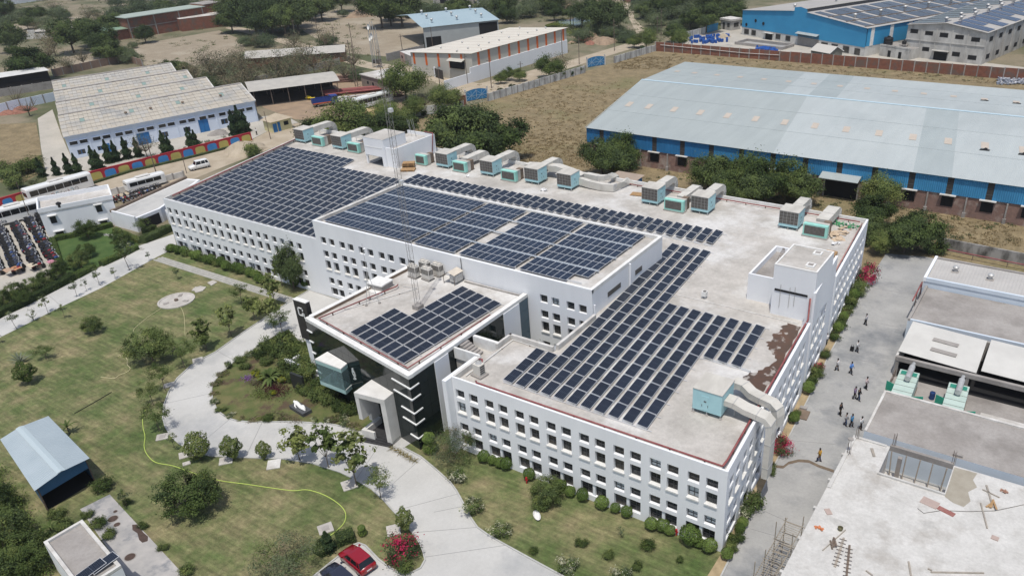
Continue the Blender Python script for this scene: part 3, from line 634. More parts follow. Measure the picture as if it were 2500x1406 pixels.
# entrance roof array
A=thing('solar_array','small solar array of seven columns on the entrance block roof beside the mast','solar array',(0,0,0),0,'rooftop solar arrays'); rb=MB()
for k in range(7):
    x0=-46.75+1.5*k; yb=1.2-.30*k; n=3 if k<2 else 7
    for i in range(n):
        y=yb+1.16+2.33*i; panel(A,PM,x0+.055*(y-yb),y,9.7,R_(-3.1),R_(9))
    yc=yb+n*1.165
    for dx,zz_ in ((-.42,.1),(.42,-.03)): rb.obox((x0+dx+.055*(yc-yb),yc,9.53+zz_),(.05,n*2.33,.05),R_(-3.1))
    for i in range(n+1): y=yb+2.33*i; x=x0+.055*(y-yb); rb.box(x-.45,x-.40,y-.03,y+.03,9.36,9.74); rb.obox((x+.2,y,9.46),(1.5,.05,.05),0)
    rb.face([(x0-.56,yb-.05,9.42),(x0+.56,yb-.05,9.42),(x0+.56,yb-.05,9.58),(x0-.56,yb-.05,9.78)])
rb.build('rack',m_alu,A)['kind']='stuff'
# ---- packaged air units
def air_unit(label,x,y,w=2.9,dp=2.75,front=True,rz=0):
    t=thing('air_handling_unit',label,'air unit',(x,y,8.9),rz,'cyan packaged air units on the office roof')
    b=MB(); b.box(0,w,.03,dp,.42,2.8); o=b.build('casing',m_cyan,t,bevel=.03)
    MB().face([(-.04,-.02,2.82),(w+.04,-.02,2.82),(w+.04,dp+.02,2.92),(-.04,dp+.02,2.92)]).face([(-.04,-.02,2.76),(w+.04,-.02,2.76),(w+.04,-.02,2.82),(-.04,-.02,2.82)]).face([(w+.04,-.02,2.76),(w+.04,dp+.02,2.76),(w+.04,dp+.02,2.92),(w+.04,-.02,2.82)]).build('top_cover',mat('unit_top',(.55,.53,.48),(.43,.41,.37),.7,.7,stretch=(1,.4,1)),t)
    if front:
        for i in range(5):
            for j in range(4):
                MB().box(.06+i*(w-.12)/5+.02,.06+(i+1)*(w-.12)/5-.02,-.02,.03,.86+j*.47,.86+(j+1)*.47-.035).build('filter_panel',m_grille,t)
        MB().box(.03,w-.03,0,.032,.84,2.76).build('filter_frame',m_gal,t)
    for px_ in (.1,w/2,w-.1):
        for py_ in (.15,dp-.15): MB().box(px_-.05,px_+.05,py_-.05,py_+.05,0,.42).box(px_-.15,px_+.15,py_-.15,py_+.15,0,.08,1).build('foot',[m_gal,m_slab],t)
    if front: b=MB(); b.box(w,w+.03,.9,1.7,.6,2.2); b.box(w+.03,w+.06,1.0,1.2,1.7,1.85,1); b.box(w+.03,w+.06,1.0,1.05,1.0,1.2,1); b.box(w+.03,w+.06,1.55,1.6,1.0,1.2,1); b.build('access_door',[m_cyan,m_frame],t)
    else: b=MB(); b.box(.9,1.7,0,.03,.6,2.2); b.box(1.2,1.45,-.03,0,1.55,1.68,1); b.box(.98,1.03,-.03,0,1.0,1.25,1); b.box(1.6,1.65,-.03,0,1.0,1.25,1); b.build('access_door',[m_cyan,m_frame],t)
    return t
def duct(label,pts,w,h,perp,group='white sheet ducts on the office roof'):
    """rectangular duct swept along pts; perp = horizontal side vector"""
    t=thing('air_duct',label,'duct',tuple(pts[0]),0,group); t.location=(0,0,0)
    pv=Vector(perp).normalized(); P=[Vector(p) for p in pts]
    b=MB(); rings=[]
    for i,p in enumerate(P):
        tg=(P[min(i+1,len(P)-1)]-P[max(i-1,0)]).normalized(); up=tg.cross(pv) if tg.cross(pv).length>.01 else Vector((0,0,1)); up.normalize()
        s=len(b.v)
        for a,c in ((-1,-1),(1,-1),(1,1),(-1,1)): q=p+pv*a*w/2+up*c*h/2; b.v.append(tuple(q))
        rings.append(s)
    for i in range(len(rings)-1):
        for k in range(4): k2=(k+1)%4; b.f.append((rings[i]+k,rings[i]+k2,rings[i+1]+k2,rings[i+1]+k)); b.m.append(0)
    b.f.append(tuple(rings[0]+k for k in range(4))); b.m.append(0); b.f.append(tuple(rings[-1]+k for k in range(4))[::-1]); b.m.append(0)
    b.build('duct_body',m_duct,t)
    fl=MB()
    for i in range(1,len(P)-1,2):
        tg=(P[i+1]-P[i-1]).normalized(); up=tg.cross(pv).normalized(); a=math.atan2(tg.y,tg.x)
        p=P[i]; Mx=Matrix((( *pv,),( *tg,),( *up,))).transposed()
        s=len(fl.v)
        for sg in (-.03,.03):
            for a_,c_ in ((-1,-1),(1,-1),(1,1),(-1,1)): q=p+pv*a_*(w/2+.03)+up*c_*(h/2+.03)+tg*sg; fl.v.append(tuple(q))
        for q in ((3,2,1,0),(4,5,6,7),(0,1,5,4),(1,2,6,5),(2,3,7,6),(3,0,4,7)): fl.f.append(tuple(s+i_ for i_ in q)); fl.m.append(0)
    fl.build('flange',m_gal,t)['kind']='stuff'
    for i in (1,): 
        p=P[i]; MB().tube([(p.x,p.y,8.9),(p.x,p.y,p.z)],.04,5).build('prop',m_gal,t)
    return t
def elbow_pts(x,y0,z,y1,zend,r=.9,n=5):
    pts=[(x,y0,z),(x,(y0+y1-r)/2,z)]
    for k in range(n+1):
        a=math.pi/2*k/n; pts.append((x,y1-r+r*math.sin(a),z-r+r*math.cos(a)))
    pts.append((x,y1,zend)); return pts
AU=[(-119.1,'at the end of the row by the red pipe'),(-108.2,'second along the row from the red pipe end'),(-98.3,'half hidden behind the back stair tower'),(-80.9,'next to the stacked timber pallets'),(-70.6,'between two mint condensers on the back row'),(-60.9,'of the back row, left of the white scrap bundle'),(-54.2,'at the start of the low snaking duct'),(-38.1,'beside the flat wooden pallet'),(-29.5,'right of a condenser, before the long bare parapet'),(-15.5,'alone near the rubble in the roof corner')]
for i,(x,d_) in enumerate(AU):
    air_unit('cyan air unit '+d_,x,54.35+ (x+119)*.011)
    if i in (6,): continue
    duct('white duct behind the air unit '+d_,elbow_pts(x+1.5,57.05,11.0,62.6+.8,7.6,1.1),1.5,1.0,(1,0,0))
duct('white duct crossing behind two air units along the parapet',[(-63.5,59.6,10.2),(-61,59.8,10.4),(-57,59.9,10.7),(-54.5,59.9,10.3),(-51.8,59.6,9.9)],1.6,1.1,(0,1,0))
duct('low white duct snaking across bare roof to the parapet',[(-51.2,57.8,9.9),(-49,57.6,9.7),(-46.5,57.6,9.6),(-44.6,58.2,9.6),(-44.2,59.6,9.65),(-44.2,61.6,9.7),(-44.2,62.8,9.3),(-44.2,63.2,8.4)],.75,1.2,(0.25,1,0))
duct('upper white duct beside the low snaking one',[(-51.2,59.7,10.3),(-48.6,59.8,10.2),(-47.6,60.4,10.2),(-47.4,61.6,10.2),(-47.4,63.0,9.9),(-47.4,63.3,8.6)],1.0,.9,(0.3,1,0))
duct('boxy white duct next to the last air unit near the rubble',elbow_pts(-9.6,57.0,10.2,63.4,7.6,.9),1.8,1.2,(1,0,0))
duct('stepped white duct running up to the back parapet by the pallet',elbow_pts(-32.0,57.0,10.1,63.4,7.6,.9),1.4,1.0,(1,0,0))
duct('second humped white duct beside the stacked pallets unit',elbow_pts(-76.0,57.2,10.1,63.2,7.6,1.0),1.5,1.1,(1,0,0))
air_unit('single cyan air unit on the front wing roof with two big white ducts',-6.85,7.4,3.0,3.0,front=False)
duct('big white duct turning down over the east wall, nearer the roof corner',[(-3.85,8.6,10.6),(-3.0,8.7,10.5),(-1.9,8.7,10.15),(-.6,8.6,10.05),(.2,8.55,9.95),(.68,8.5,9.5),(.78,8.5,8.7),(.78,8.5,7.4),(.78,8.5,6.0),(.78,8.5,4.6),(.78,8.5,3.3)],1.35,.6,(0,1,0))
duct('big white duct turning down over the east wall, behind its twin',[(-4.6,12.2,10.3),(-3.4,12.2,10.2),(-2.4,11.6,10.0),(-1.2,11.2,10.0),(-.1,11.1,9.9),(.4,11.1,9.5),(.55,11.1,8.8),(.55,11.1,7.6)],1.15,.7,(.3,1,0))
# condensers
def condenser(label,x,y,w=3.1):
    t=thing('condenser',label,'condenser',(x,y,8.9),0,'mint condensers on the office roof')
    MB().box(-.1,w+.1,-.15,1.25,0,.16).build('plinth',m_slab,t)
    MB().box(0,w,0,.7,.16,1.95).build('casing',m_mint,t,bevel=.04)
    MB().box(.22,w-.35,-.03,0,.45,1.72).build('coil_grille',m_grille,t)
    MB().face([(0,.7,1.96),(w,.7,1.96),(w-.15,1.7,1.82),(.15,1.7,1.82)]).box(.15,w-.15,.72,1.7,.16,1.8).build('rear_cowl',m_duct,t)
    MB().box(w-1.1,w-.15,1.75,2.6,.1,1.9).build('control_cabinet',m_brown,t)
    return t
for x,w,d_ in ((-114.0,3.1,'nearest the red pipe on the west side'),(-103.7,3.1,'beside the back stair tower'),(-85.6,2.5,'close to the stacked timber pallets'),(-76.5,3.0,'between the pallet-side unit and the next one'),(-65.5,3.2,'in the middle of the back row'),(-33.6,3.3,'between the two units past the wooden pallet'),(-11.5,3.5,'next to the rubble heap')):
    condenser('mint condenser with dark coil '+d_,x,54.3,w)
# four light grey heat pump units
def vrf(label,x,y,rz):
    t=thing('heat_pump_unit',label,'outdoor unit',(x,y,9.36),rz,'grey heat pump units on the entrance roof')
    m_lg=mat('light_grey_casing',(.58,.56,.52),(.52,.50,.46),1,.6)
    MB().box(-.75,.75,-.4,.4,.22,1.65).build('casing',m_lg,t,bevel=.04); MB().box(-.75,.75,-.55,-.4,0,.2).box(-.75,.75,.4,.55,0,.2).box(-.75,.75,-.4,.4,.16,.2).build('base_beam',m_slab,t)
    for k in range(7):
        MB().box(-.68+k*.2,-.55+k*.2,-.42,-.39,.85,1.55).build('grille_slat',m_grille,t)
    for k in range(3): MB().box(.74,.77,-.33+k*.24,-.17+k*.24,.85,1.55).build('grille_slat',m_grille,t)
    for sx_ in (-.36,.36):
        o=MB().lathe((sx_,0,1.65),[(.36,0),(.38,.16),(.35,.2),(.32,.18),(.31,.02),(.04,.02)],16).build('fan_ring',m_lg,t); MB().cyl((sx_,0,1.655),.3,.012,14).build('fan_guard',mat('fan_grey',(.28,.27,.25),None,rough=.7),t)
    return t
for (x,y,d_) in ((-49.3,16.9,'in the front pair, by the mast'),(-51.4,16.6,'in the front pair, nearer the parapet'),(-51.0,18.35,'in the rear pair, nearer the parapet'),(-48.9,18.5,'in the rear pair, towards the metal cabinet')): vrf('light grey twin fan heat pump '+d_,x,y,R_(-6))
t=thing('equipment_cabinet','leaning metal cabinet with sloping sheet roof against the raised block wall','cabinet',(-45.7,18.2,9.36),R_(0))
MB().box(-.1,.9,-.9,.5,.35,1.3).build('cabinet_box',m_gal,t); MB().face([(-1.1,-1.2,1.0),(-.1,-1.2,1.75),(-.1,.7,1.75),(-1.1,.7,1.0)]).face([(-1.1,-1.2,1.04),(-.1,-1.2,1.79),(-.1,.7,1.79),(-1.1,.7,1.04)]).face([(-.1,-1.2,1.79),(.95,-1.2,1.45),(.95,.7,1.45),(-.1,.7,1.79)]).build('sheet_roof',mat('dusty_sheet',(.62,.56,.47),(.52,.47,.40),1,.8),t)
for a,c in ((-1,-1.1),(.8,-1.1),(-1,.6),(.8,.6)): MB().box(a-.03,a+.03,c-.03,c+.03,0,1.1).build('leg',m_steel,t)
t=thing('roof_tank','white boxed tank on a grey base by the entrance roof parapet','tank',(-53.2,12.1,9.36),R_(4))
MB().box(-1.2,1.2,-1.0,1.1,0,.75).build('tank_base',m_slab,t); MB().box(-1.3,1.3,-1.1,1.2,.75,.95).build('tank_lid',m_coping,t,bevel=.03); MB().box(-1.3,1.6,-1.7,-1.0,0,.12).build('tank_plinth',m_coping,t)
t=thing('condenser','single beige air conditioner on a plinth by the front wing parapet','air conditioner',(-29.2,2.4,8.9),R_(-6))
MB().box(-.75,.75,-.65,.6,0,.2).build('plinth',m_slab,t); MB().box(-.5,.5,-.45,.4,.2,1.5).build('casing',mat('beige_case',(.60,.575,.52),None,rough=.6),t,bevel=.03); MB().lathe((0,0,1.5),[(.36,0),(.36,.08),(.3,.1),(.28,.02),(.01,.02)],14).build('fan_ring',m_gal,t)
for k in range(4): MB().box(.49,.52,-.35,.3,.4+k*.26,.58+k*.26).build('grille_slat',m_grille,t)
m_mast=mat('mast_steel',(.25,.24,.23),None,rough=.6)
# lattice mast
def mast(name,label,x,y,z,H,w,sides=3,seg=1.5,w1=None):
    t=thing(name,label,'mast',(x,y,z)); w1=w1 or w
    MB().box(-w*.8,w*.8,-w*.8,w*.8,0,.55).build('mast_base',m_slab,t)
    an=[2*math.pi*k/sides+.4 for k in range(sides)]
    q=lambda k,f:(math.cos(an[k%sides])*(w+(w1-w)*f)*.62,math.sin(an[k%sides])*(w+(w1-w)*f)*.62)
    for k in range(sides):
        a=q(k,0);c=q(k,1); MB().tube([(a[0],a[1],.5),(c[0],c[1],H)],.024,5).build('leg',m_mast,t)
    n=int(H/seg); b=MB()
    for i in range(n):
        for k in range(sides):
            f0=i/n;f1=(i+1)/n;a=q(k,f0);c=q(k+1,f1); b.tube([(a[0],a[1],.5+(H-.5)*f0),(c[0],c[1],.5+(H-.5)*f1)],.010,4,cap=False)
            c=q(k+1,f0); b.tube([(a[0],a[1],.5+(H-.5)*f0),(c[0],c[1],.5+(H-.5)*f0)],.009,4,cap=False)
    b.build('bracing',m_mast,t)['kind']='stuff'; return t
t=mast('lattice_mast','tall thin three-legged lattice mast on the entrance block roof',-44.85,10.1,9.36,26.5,.62,seg=.9)
for z in (16,24): MB().box(.2,.6,-.2,.2,z,z+.4).build('radio_box',m_alu,t)
t=thing('tripod_mast','thin tripod antenna pole on the entrance roof beside the red pipe','mast',(-51.0,8.5,9.36))
for a,c in ((.9,.3),(-1.0,.5),(-.1,-1.0)):
    MB().tube([(a,c,0),(0,0,4.4)],.035,5).build('leg',m_gal,t); MB().cyl((a,c,0),.18,.16,8).build('foot',m_slab,t)
MB().tube([(0,0,4.2),(0,0,8.0)],.03,5).build('pole',m_gal,t); MB().lathe((.25,0,7.2),[(.01,0),(.14,.08),(.2,.2),(.18,.22),(.01,.1)],8).build('dish',m_alu,t)
# red fire pipes
def pipe(label,pts,r,m,grp='red fire pipes on the roof',cat='pipe',name='fire_pipe',feet=8.9):
    t=thing(name,label,cat,(0,0,0),0,grp); MB().tube(pts,r,7).build('pipe_run',m,t,smooth=True); b=MB()
    for i in range(len(pts)-1):
        a=Vector(pts[i]);c=Vector(pts[i+1]);n=int((c-a).length/3.2)
        for k in range(n): q=a.lerp(c,(k+.5)/max(n,1)); b.box(q.x-.06,q.x+.06,q.y-.06,q.y+.06,feet,q.z)
    if b.v: b.build('pipe_support',m_steel,t)['kind']='stuff'
    return t
pipe('red fire pipe along the front wing parapet',[(-28.5,.9,9.25),(-28.2,.62,9.32),(-.75,.62,9.42)],.1,m_red)
pipe('red fire pipe along the east parapet of the front wing',[(-.75,.62,9.43),(-.72,1.6,9.42),(-2.62,28.6,9.3),(-2.62,29.6,9.4),(-2.75,29.95,12.0)],.11,m_red)
pipe('faded fire pipe along the east parapet past the stair tower',[(-3.6,42.6,9.35),(-5.0,61.6,9.35)],.09,mat('faded_red',(.36,.17,.15),(.42,.25,.22),1.2,.7))
pipe('red fire pipe along the back parapet',[(-44,61.9,9.2),(-5.5,62.3,9.25)],.09,m_red)
pipe('red fire pipe running beside the west solar array',[(-111.2,20.9,9.45),(-119.6,55.5,9.45)],.1,m_red)
pipe('red fire pipe bent round the entrance block roof',[(-51.2,13.3,9.75),(-50.9,12.8,9.8),(-53.3,1.9,9.75),(-36.0,-1.25,9.75),(-35.55,12.5,9.75)],.085,m_red,feet=9.36)
pipe('red pipe on the back stair tower roof edge',[(-89.5,61.8,12.75),(-87.3,61.7,12.75),(-87.0,61.3,12.5),(-86.95,60.6,9.4)],.1,m_red)
pipe('short red pipe beside the beige air conditioner',[(-31.0,4.3,9.4),(-30.2,4.2,9.6),(-29.9,3.7,9.5)],.09,m_red)
pipe('thin white pipe across the entrance roof',[(-52.6,5.3,9.5),(-48.6,14.0,9.5),(-50.6,13.6,9.5)],.04,m_coping,'white conduits','pipe','conduit',feet=9.36)
pipe('thin white pipe along the courtyard parapet of the front wing',[(-30.3,1.4,9.05),(-30.4,10.0,9.05),(-25.6,9.9,9.05)],.05,m_coping,'white conduits','pipe','conduit')
pipe('cable tray along the foot of the raised block on the entrance roof',[(-44.5,18.6,9.45),(-35.4,18.75,9.45)],.09,m_slab,'white conduits','pipe','cable_tray',feet=9.36)
# roof clutter
def pallet(label,x,y,z,rz,n=1,w=1.8,d=1.2):
    t=thing('pallet_stack',label,'pallet',(x,y,z),rz)
    for k in range(n):
        dx,dy=(rnd.uniform(-.15,.15),rnd.uniform(-.1,.1)) if k else (0,0); z0=.17*k
        for j in range(5): MB().box(-w/2+dx,w/2+dx,-d/2+j*d/5+.02+dy,-d/2+(j+1)*d/5-.03+dy,z0+.11,z0+.14).build('board',m_wood,t)
        for j in range(3): MB().box(-w/2+dx+j*(w/2-.08),-w/2+dx+j*(w/2-.08)+.16,-d/2+dy,d/2+dy,z0,z0+.11).build('block',m_wood,t)
    return t
pallet('tall stack of timber pallets by the back stair tower',-85.6,52.3,8.9,R_(35),6,2.2,1.5)
pallet('low stack of timber pallets spilling in front of the taller stack',-84.4,50.9,8.9,R_(30),2,2.6,1.6)
pallet('single flat wooden pallet on the roof by the low duct',-40.6,58.6,8.9,R_(10),1,2.2,1.6)
pallet('wooden pallet on the roof near the rubble corner',-6.0,49.5,8.9,R_(2),3,1.5,1.4)
t=thing('ceiling_tile_heap','heap of broken beige boards dumped in the back roof corner','rubble',(-7.3,57.5,8.9)); m_tile=mat('board_beige',(.55,.43,.30),(.48,.38,.28),2,.9)
for k in range(26): MB().obox((rnd.uniform(-1.7,1.6),rnd.uniform(-2.6,2.4),.05+rnd.random()*.22),(rnd.uniform(.3,1.3),rnd.uniform(.3,1.0),.03),rnd.uniform(0,3),0,rnd.uniform(-.15,.15),rnd.uniform(-.15,.15)).build('board',m_tile,t)
b=MB()
for k in range(60): b.obox((rnd.uniform(-2,1.9),rnd.uniform(1.6,3.2),.05+rnd.random()*.25),(.3,.22,.02),rnd.uniform(0,3),0,rnd.uniform(-.6,.6),rnd.uniform(-.6,.6))
tag(b.build('green_netting',mat('green_net',(.04,.22,.09),(.06,.28,.12),2,.9)),'crumpled green netting behind the broken boards','netting'); bpy.data.objects['green_netting'].location=(-7.0,58.3,8.9)
def bundle(label,x,y,z,s=.4):
    b=MB(); 
    for k in range(14): b.obox((rnd.uniform(-s,s),rnd.uniform(-s,s),.06+rnd.random()*s*.6),(s*.8,s*.6,.03),rnd.uniform(0,3),0,rnd.uniform(-.9,.9),rnd.uniform(-.9,.9))
    return tag(b.build('scrap_bundle',mat('white_scrap',(.75,.75,.75),None,rough=.6),loc=(x,y,z)),label,'scrap')
bundle('white crumpled sheet metal bundle on the roof by an air unit',-55.5,53.2,8.9,.5); bundle('small white scrap on the roof near the back condensers',-72.2,53.2,8.9,.3); bundle('white plastic sack on the rubble corner of the roof',-6.3,53.4,8.9,.45)
t=thing('exhaust_fan','small white box fan standing on the bare roof','fan',(-15.7,29.9,8.9)); MB().box(-.3,.3,-.3,.3,.35,.95).box(-.24,-.18,-.24,-.18,0,.35).box(.18,.24,-.24,-.18,0,.35).box(-.24,-.18,.18,.24,0,.35).box(.18,.24,.18,.24,0,.35).build('fan_box',m_coping,t); MB().box(-.2,.2,-.2,.2,.95,.97).build('fan_grille',m_grille,t)
t=thing('steel_ladder_frame','small leaning steel frame on the tank room roof','frame',(-9.2,38.5,11.6))
for k in range(5): MB().tube([(-.6+.3*k,0,0),(-.1+.05*k,.5,1.8)],.025,4).build('bar',m_steel,t)
for k in range(3): MB().tube([(-.6+.12*k,.12*k+.1,.5*k+.3),(.6-.18*k,.12*k+.1,.5*k+.3)],.02,4).build('rung',m_steel,t)
# ================================================================ RIGHT HAND BUILDINGS
m_paleblue=mat('pale_blue_wall',(.60,.67,.74),(.54,.61,.68),.4,.85)
m_ribroof=ribs(mat('ribbed_grey_sheet',(.47,.455,.43),(.41,.395,.375),.3,.6),0,.45,.5,.04)
m_wsheet=mat('white_sheet',(.58,.57,.535),(.51,.50,.47),.3,.6)
t=thing('workshop','low workshop with ribbed grey sheet roof and white parapets behind the alley','building',(5.1,58.8,0))
MB().box(0,40,0,7.9,0,3.6).build('wall',m_paleblue,t); MB().face([(.3,.3,3.75),(39,.3,3.75),(39,7.6,3.95),(.3,7.6,3.95)]).build('roof_sheet',m_ribroof,t)
MB().box(-.1,.28,-.1,8.1,3.6,4.2).build('parapet',m_white,t); MB().box(.28,40,-.1,.25,3.6,4.15).build('parapet',m_paleblue,t); MB().box(.28,40,7.65,8.1,3.6,4.1).build('parapet',m_slab,t)
def turbine(p,x,y,z,s=1,vm=None):
    o=MB().cyl((x,y,z),.22*s,.35*s,10).build('turbine_vent',m_gal,p); MB().lathe((x,y,z+.3*s),[(.2*s,0),(.34*s,.12*s),(.36*s,.28*s),(.22*s,.42*s),(.02,.46*s)],12).build('vent_head',vm or m_gal,o); return o
for x,y in ((3.3,4.6),(7.9,4.2)): turbine(t,x,y,3.85,1.2); MB().box(x-.5,x+.5,y-.6,y+.3,3.85,3.9).build('vent_flashing',m_slab,t)
t=thing('flat_roof_store','low flat roofed store with stained brown-grey slab between the ribbed roof and white sheets','building',(5.5,47.6,0))
MB().box(0,40,0,11.0,0,2.75).build('wall',m_paleblue,t); MB().sheet([(0,0),(40,0),(40,11),(0,11)],2.76).build('roof',m_slab,t)
MB().box(0,.3,0,11,2.75,3.05).build('parapet',m_slab,t); MB().box(.3,40,0,.3,2.75,3.0).build('parapet',m_paleblue,t)
t=thing('plant_shed','open plant bay under two white sheet roofs with pale skylight strips','building',(6.3,37.6,0))
for k,(a,c) in enumerate(((0,8.9),(9.3,34))):
    MB().face([(a,1.4,2.9),(c,.6+.0*k,2.9),(c,8.2-.6*k,3.35),(a,9.0-.3*k,3.35)]).face([(a,1.4,2.86),(a,9.0-.3*k,3.31),(c,8.2-.6*k,3.31),(c,.6,2.86)]).face([(a,1.4,2.86),(c,.6,2.86),(c,.6,2.9),(a,1.4,2.9)]).build('roof_sheet',m_wsheet,t)
for cx,cy in ((4.6,5.6),(4.8,3.3)): MB().obox((cx,cy,2.98+.056*(cy-1.0)+.02),(3.0,.75,.03),R_(-5),0,R_(3.2)).build('skylight_strip',m_slab,t)
MB().box(0,34,.0,.45,2.3,2.85).build('beam',m_slab,t); MB().box(0,34,8.8,9.2,0,2.8).build('back_wall',m_slab,t); MB().box(-.1,.15,.45,9,0,2.7).build('side_wall',m_dirty,t)
for x in (.1,8,16,24): MB().box(x,x+.35,.05,.4,0,2.3).build('column',m_slab,t)
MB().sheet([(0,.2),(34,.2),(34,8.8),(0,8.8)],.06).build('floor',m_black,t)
MB().sheet([(0,-9.4),(34,-9.4),(34,.2),(0,.2)],.05).build('yard_floor',m_slab,t)
def genset(label,x,y,rz):
    t=thing('generator',label,'generator',(x,y,0),rz,'mint generator containers in the plant bay'); mg=mat('genset_mint',(.46,.56,.51),(.40,.50,.45),.8,.6)
    MB().box(-1.1,1.1,-3,3,.25,2.2).build('container',mg,t,bevel=.04); MB().box(-1.15,1.15,-3.05,3.05,0,.25).build('skid',m_steel,t)
    for k in range(5): MB().box(-1.1,1.1,-3+1.2*k-.02,-3+1.2*k+.02,2.2,2.225).build('roof_seam',m_grille,t)
    b=MB(); b.tube([(.1,.2,2.75),(.15,3.0,2.85)],.34,12); b.build('silencer',m_gal,t,smooth=False)
    MB().tube([(.1,.9,2.2),(.1,.9,2.6)],.12,8).tube([(.15,3.0,2.85),(.2,3.7,2.95)],.2,8).build('exhaust_pipe',m_gal,t)
    for sx_ in (-1,1): MB().box(sx_*.15-.75 if sx_<0 else .15,sx_*.15+.0 if sx_<0 else .9,1.9,2.7,2.2,2.24).build('roof_grille',mat('green_grille',(.03,.22,.16),None,rough=.6),t)
    for sx_,yy in ((-1,-.6),(1,-2.3)):
        o=MB().box(0,1.3*sx_,-.03,.03,.35,2.1) if sx_>0 else MB().box(-1.0,0,-.03,.03,.35,2.1)
        o.build('open_door',mat('green_door',(.03,.30,.20),None,rough=.6),t,loc=(1.1*sx_,yy,0),rz=R_(25*sx_))
    return t
genset('mint generator container with silencer closest to the alley railing',8.5,33.2,R_(2)); genset('mint generator container with silencer beyond the blue drum',14.0,33.0,R_(2))
t=tag(MB().lathe((0,0,0),[(.01,0),(.3,0),(.31,.3),(.3,.6),(.31,.62),(.3,.9),(.27,.9),(.26,.8),(.01,.8)],14).build('blue_drum',mat('drum_blue',(.02,.05,.15),None,rough=.5),loc=(11.5,34.1,.5)),'dark blue drum on a block between the generators','drum')
t=thing('equipment_plinths','concrete plinths between the generators','plinth',(11.3,31.8,0)); MB().box(-.9,1.0,-2.2,2.9,.05,.5).build('plinth',m_slab,t); MB().box(-.6,.6,-1.2,.8,.5,.62).build('cap_slab',m_dirty,t)
t=thing('equipment_plinths','bare concrete plinth beyond the second generator','plinth',(18.2,31,0)); MB().box(-1.4,3.4,-2,3,.05,.5).build('plinth',m_roofc,t)
t=thing('steel_desk','pale blue metal cabinet lying by the bare plinth','cabinet',(18.9,29.9,.5)); MB().box(-.75,.75,-.6,.6,.2,.75).build('cabinet_body',mat('cab_blue',(.42,.48,.62),None,rough=.5),t); MB().box(-.7,.7,-.02,.02,.75,.78).build('handle_rail',m_steel,t)
t=thing('flat_roof_store','flat roofed store with rough grey slab and pale blue front band beside the walking people','building',(7.2,19.4,0))
MB().box(0,40,0,8.4,0,3.9).build('wall',m_paleblue,t); MB().sheet([(0,0),(40,0),(40,8.4),(0,8.4)],3.91).build('roof',m_slab,t)
MB().box(0,.25,0,8.4,3.9,4.05).build('upstand',m_dirty,t); MB().box(.25,40,8.1,8.4,3.9,4.08).build('upstand',m_dirty,t)
for k in range(2): MB().box(8.5+6.5*k,9.4+6.5*k,.2,.5,3.92,4.12).build('roof_block',m_slab,t)
# railing along the alley
t=thing('railing','dark steel railing along the alley beside the generators','railing',(6.6,28.4,0))
for k in range(9): MB().box(-.03,.03,k*1.15-.03,k*1.15+.03,0,1.1).build('post',m_steel,t)
for z in (.15,.6,1.08): MB().box(-.02,.02,0,9.2,z-.02,z+.02).build('rail',m_steel,t)
# building site slab
m_cement=mat('fresh_cement',(.56,.55,.525),(.47,.46,.435),.5,.9,c3=(.38,.36,.33),s3=.35,lo3=.52,hi3=.72,detail=10,bump=.25,bscale=5,grain=.14,gs=3)
t=thing('construction_site','unfinished building with bright cement roof slab and an open stair hole','building',(0,0,0))
X0=6.6; hole=(10.2,16.1,12.8,17.4)
b=MB(); 
for (a,c,e,f_) in ((X0,38,-26,hole[2]),(X0,hole[0],hole[2],17.55),(hole[1],38,hole[2],17.55)): b.box(a,c,e,f_,3.95,4.3)
b.build('roof_slab',m_cement,t)
MB().box(X0+.35,37.6,-25.6,12.0,0,3.95).build('wall',m_dirty,t); MB().box(X0+.35,hole[0],12,17.3,0,3.95).build('wall',m_dirty,t); MB().box(hole[1],37.6,12,17.3,0,3.95).build('wall',m_dirty,t)
MB().box(hole[0],hole[1],hole[2]-.6,17.5,.05,1.2).build('stair_floor',m_roofc,t)
for a,c,e,f_ in ((X0,X0+.35,8.5,17.5),(X0+.35,9.9,17.2,17.5)): MB().box(a,c,e,f_,4.3,4.42).build('edge_bund',m_cement,t)
MB().box(hole[0],hole[1],17.4,17.75,3.9,4.5).build('edge_beam',m_slab,t); MB().box(hole[0]-.05,hole[1]+.1,hole[2]-.2,hole[2],4.3,4.5).build('edge_bund',m_cement,t)
for k in range(4): MB().box(hole[0]+.2+k*.6,hole[0]+.7+k*.6,12.85,13.1,1.2,3.6-.35*k).build('brick_stack',mat('raw_brick',(.48,.20,.13),(.40,.16,.10),2,.95),t)
MB().box(hole[1]-.8,hole[1]-.2,13.0,13.6,1.2,3.9).build('duct_shaft',m_black,t)
for k in range(5):
    x=hole[0]+.5+k*1.2; MB().tube([(x,16.9,1.2),(x+.3-rnd.random()*.6,17.3,3.95)],.07,6).build('prop',mat('grey_timber',(.27,.245,.215),(.36,.32,.27),2,.9),t)
MB().box(11.2,11.6,16.5,16.9,1.2,3.95).build('column',m_slab,t)
wet=[(16.2,17.3),(18.2,17.4),(18.0,16.2),(18.5,15.3),(17.9,14.2),(18.3,13.0),(17.9,11.9),(17.0,12.0),(16.2,12.5)]
MB().sheet(wet,4.305).build('wet_patch',mat('wet_cement',(.30,.27,.215),(.36,.33,.27),.8,.7),t)
for si_,(px_,py_,r) in enumerate(((2192,1218,.6),(2268,1280,.7),(2048,1276,.75),(2285,1283,.4))):
    c=G(px_,py_,4.3); MB().sheet([(c[0]+r*(1+.3*math.sin(3*a+px_))*math.cos(a),c[1]+r*.7*(1+.25*math.cos(2*a+py_))*math.sin(a)) for a in [2*math.pi*k/20 for k in range(20)]],4.307+.004*si_).build('grey_stain',mat('stain_grey',(.40,.39,.37),(.5,.49,.46),2,.9),t)
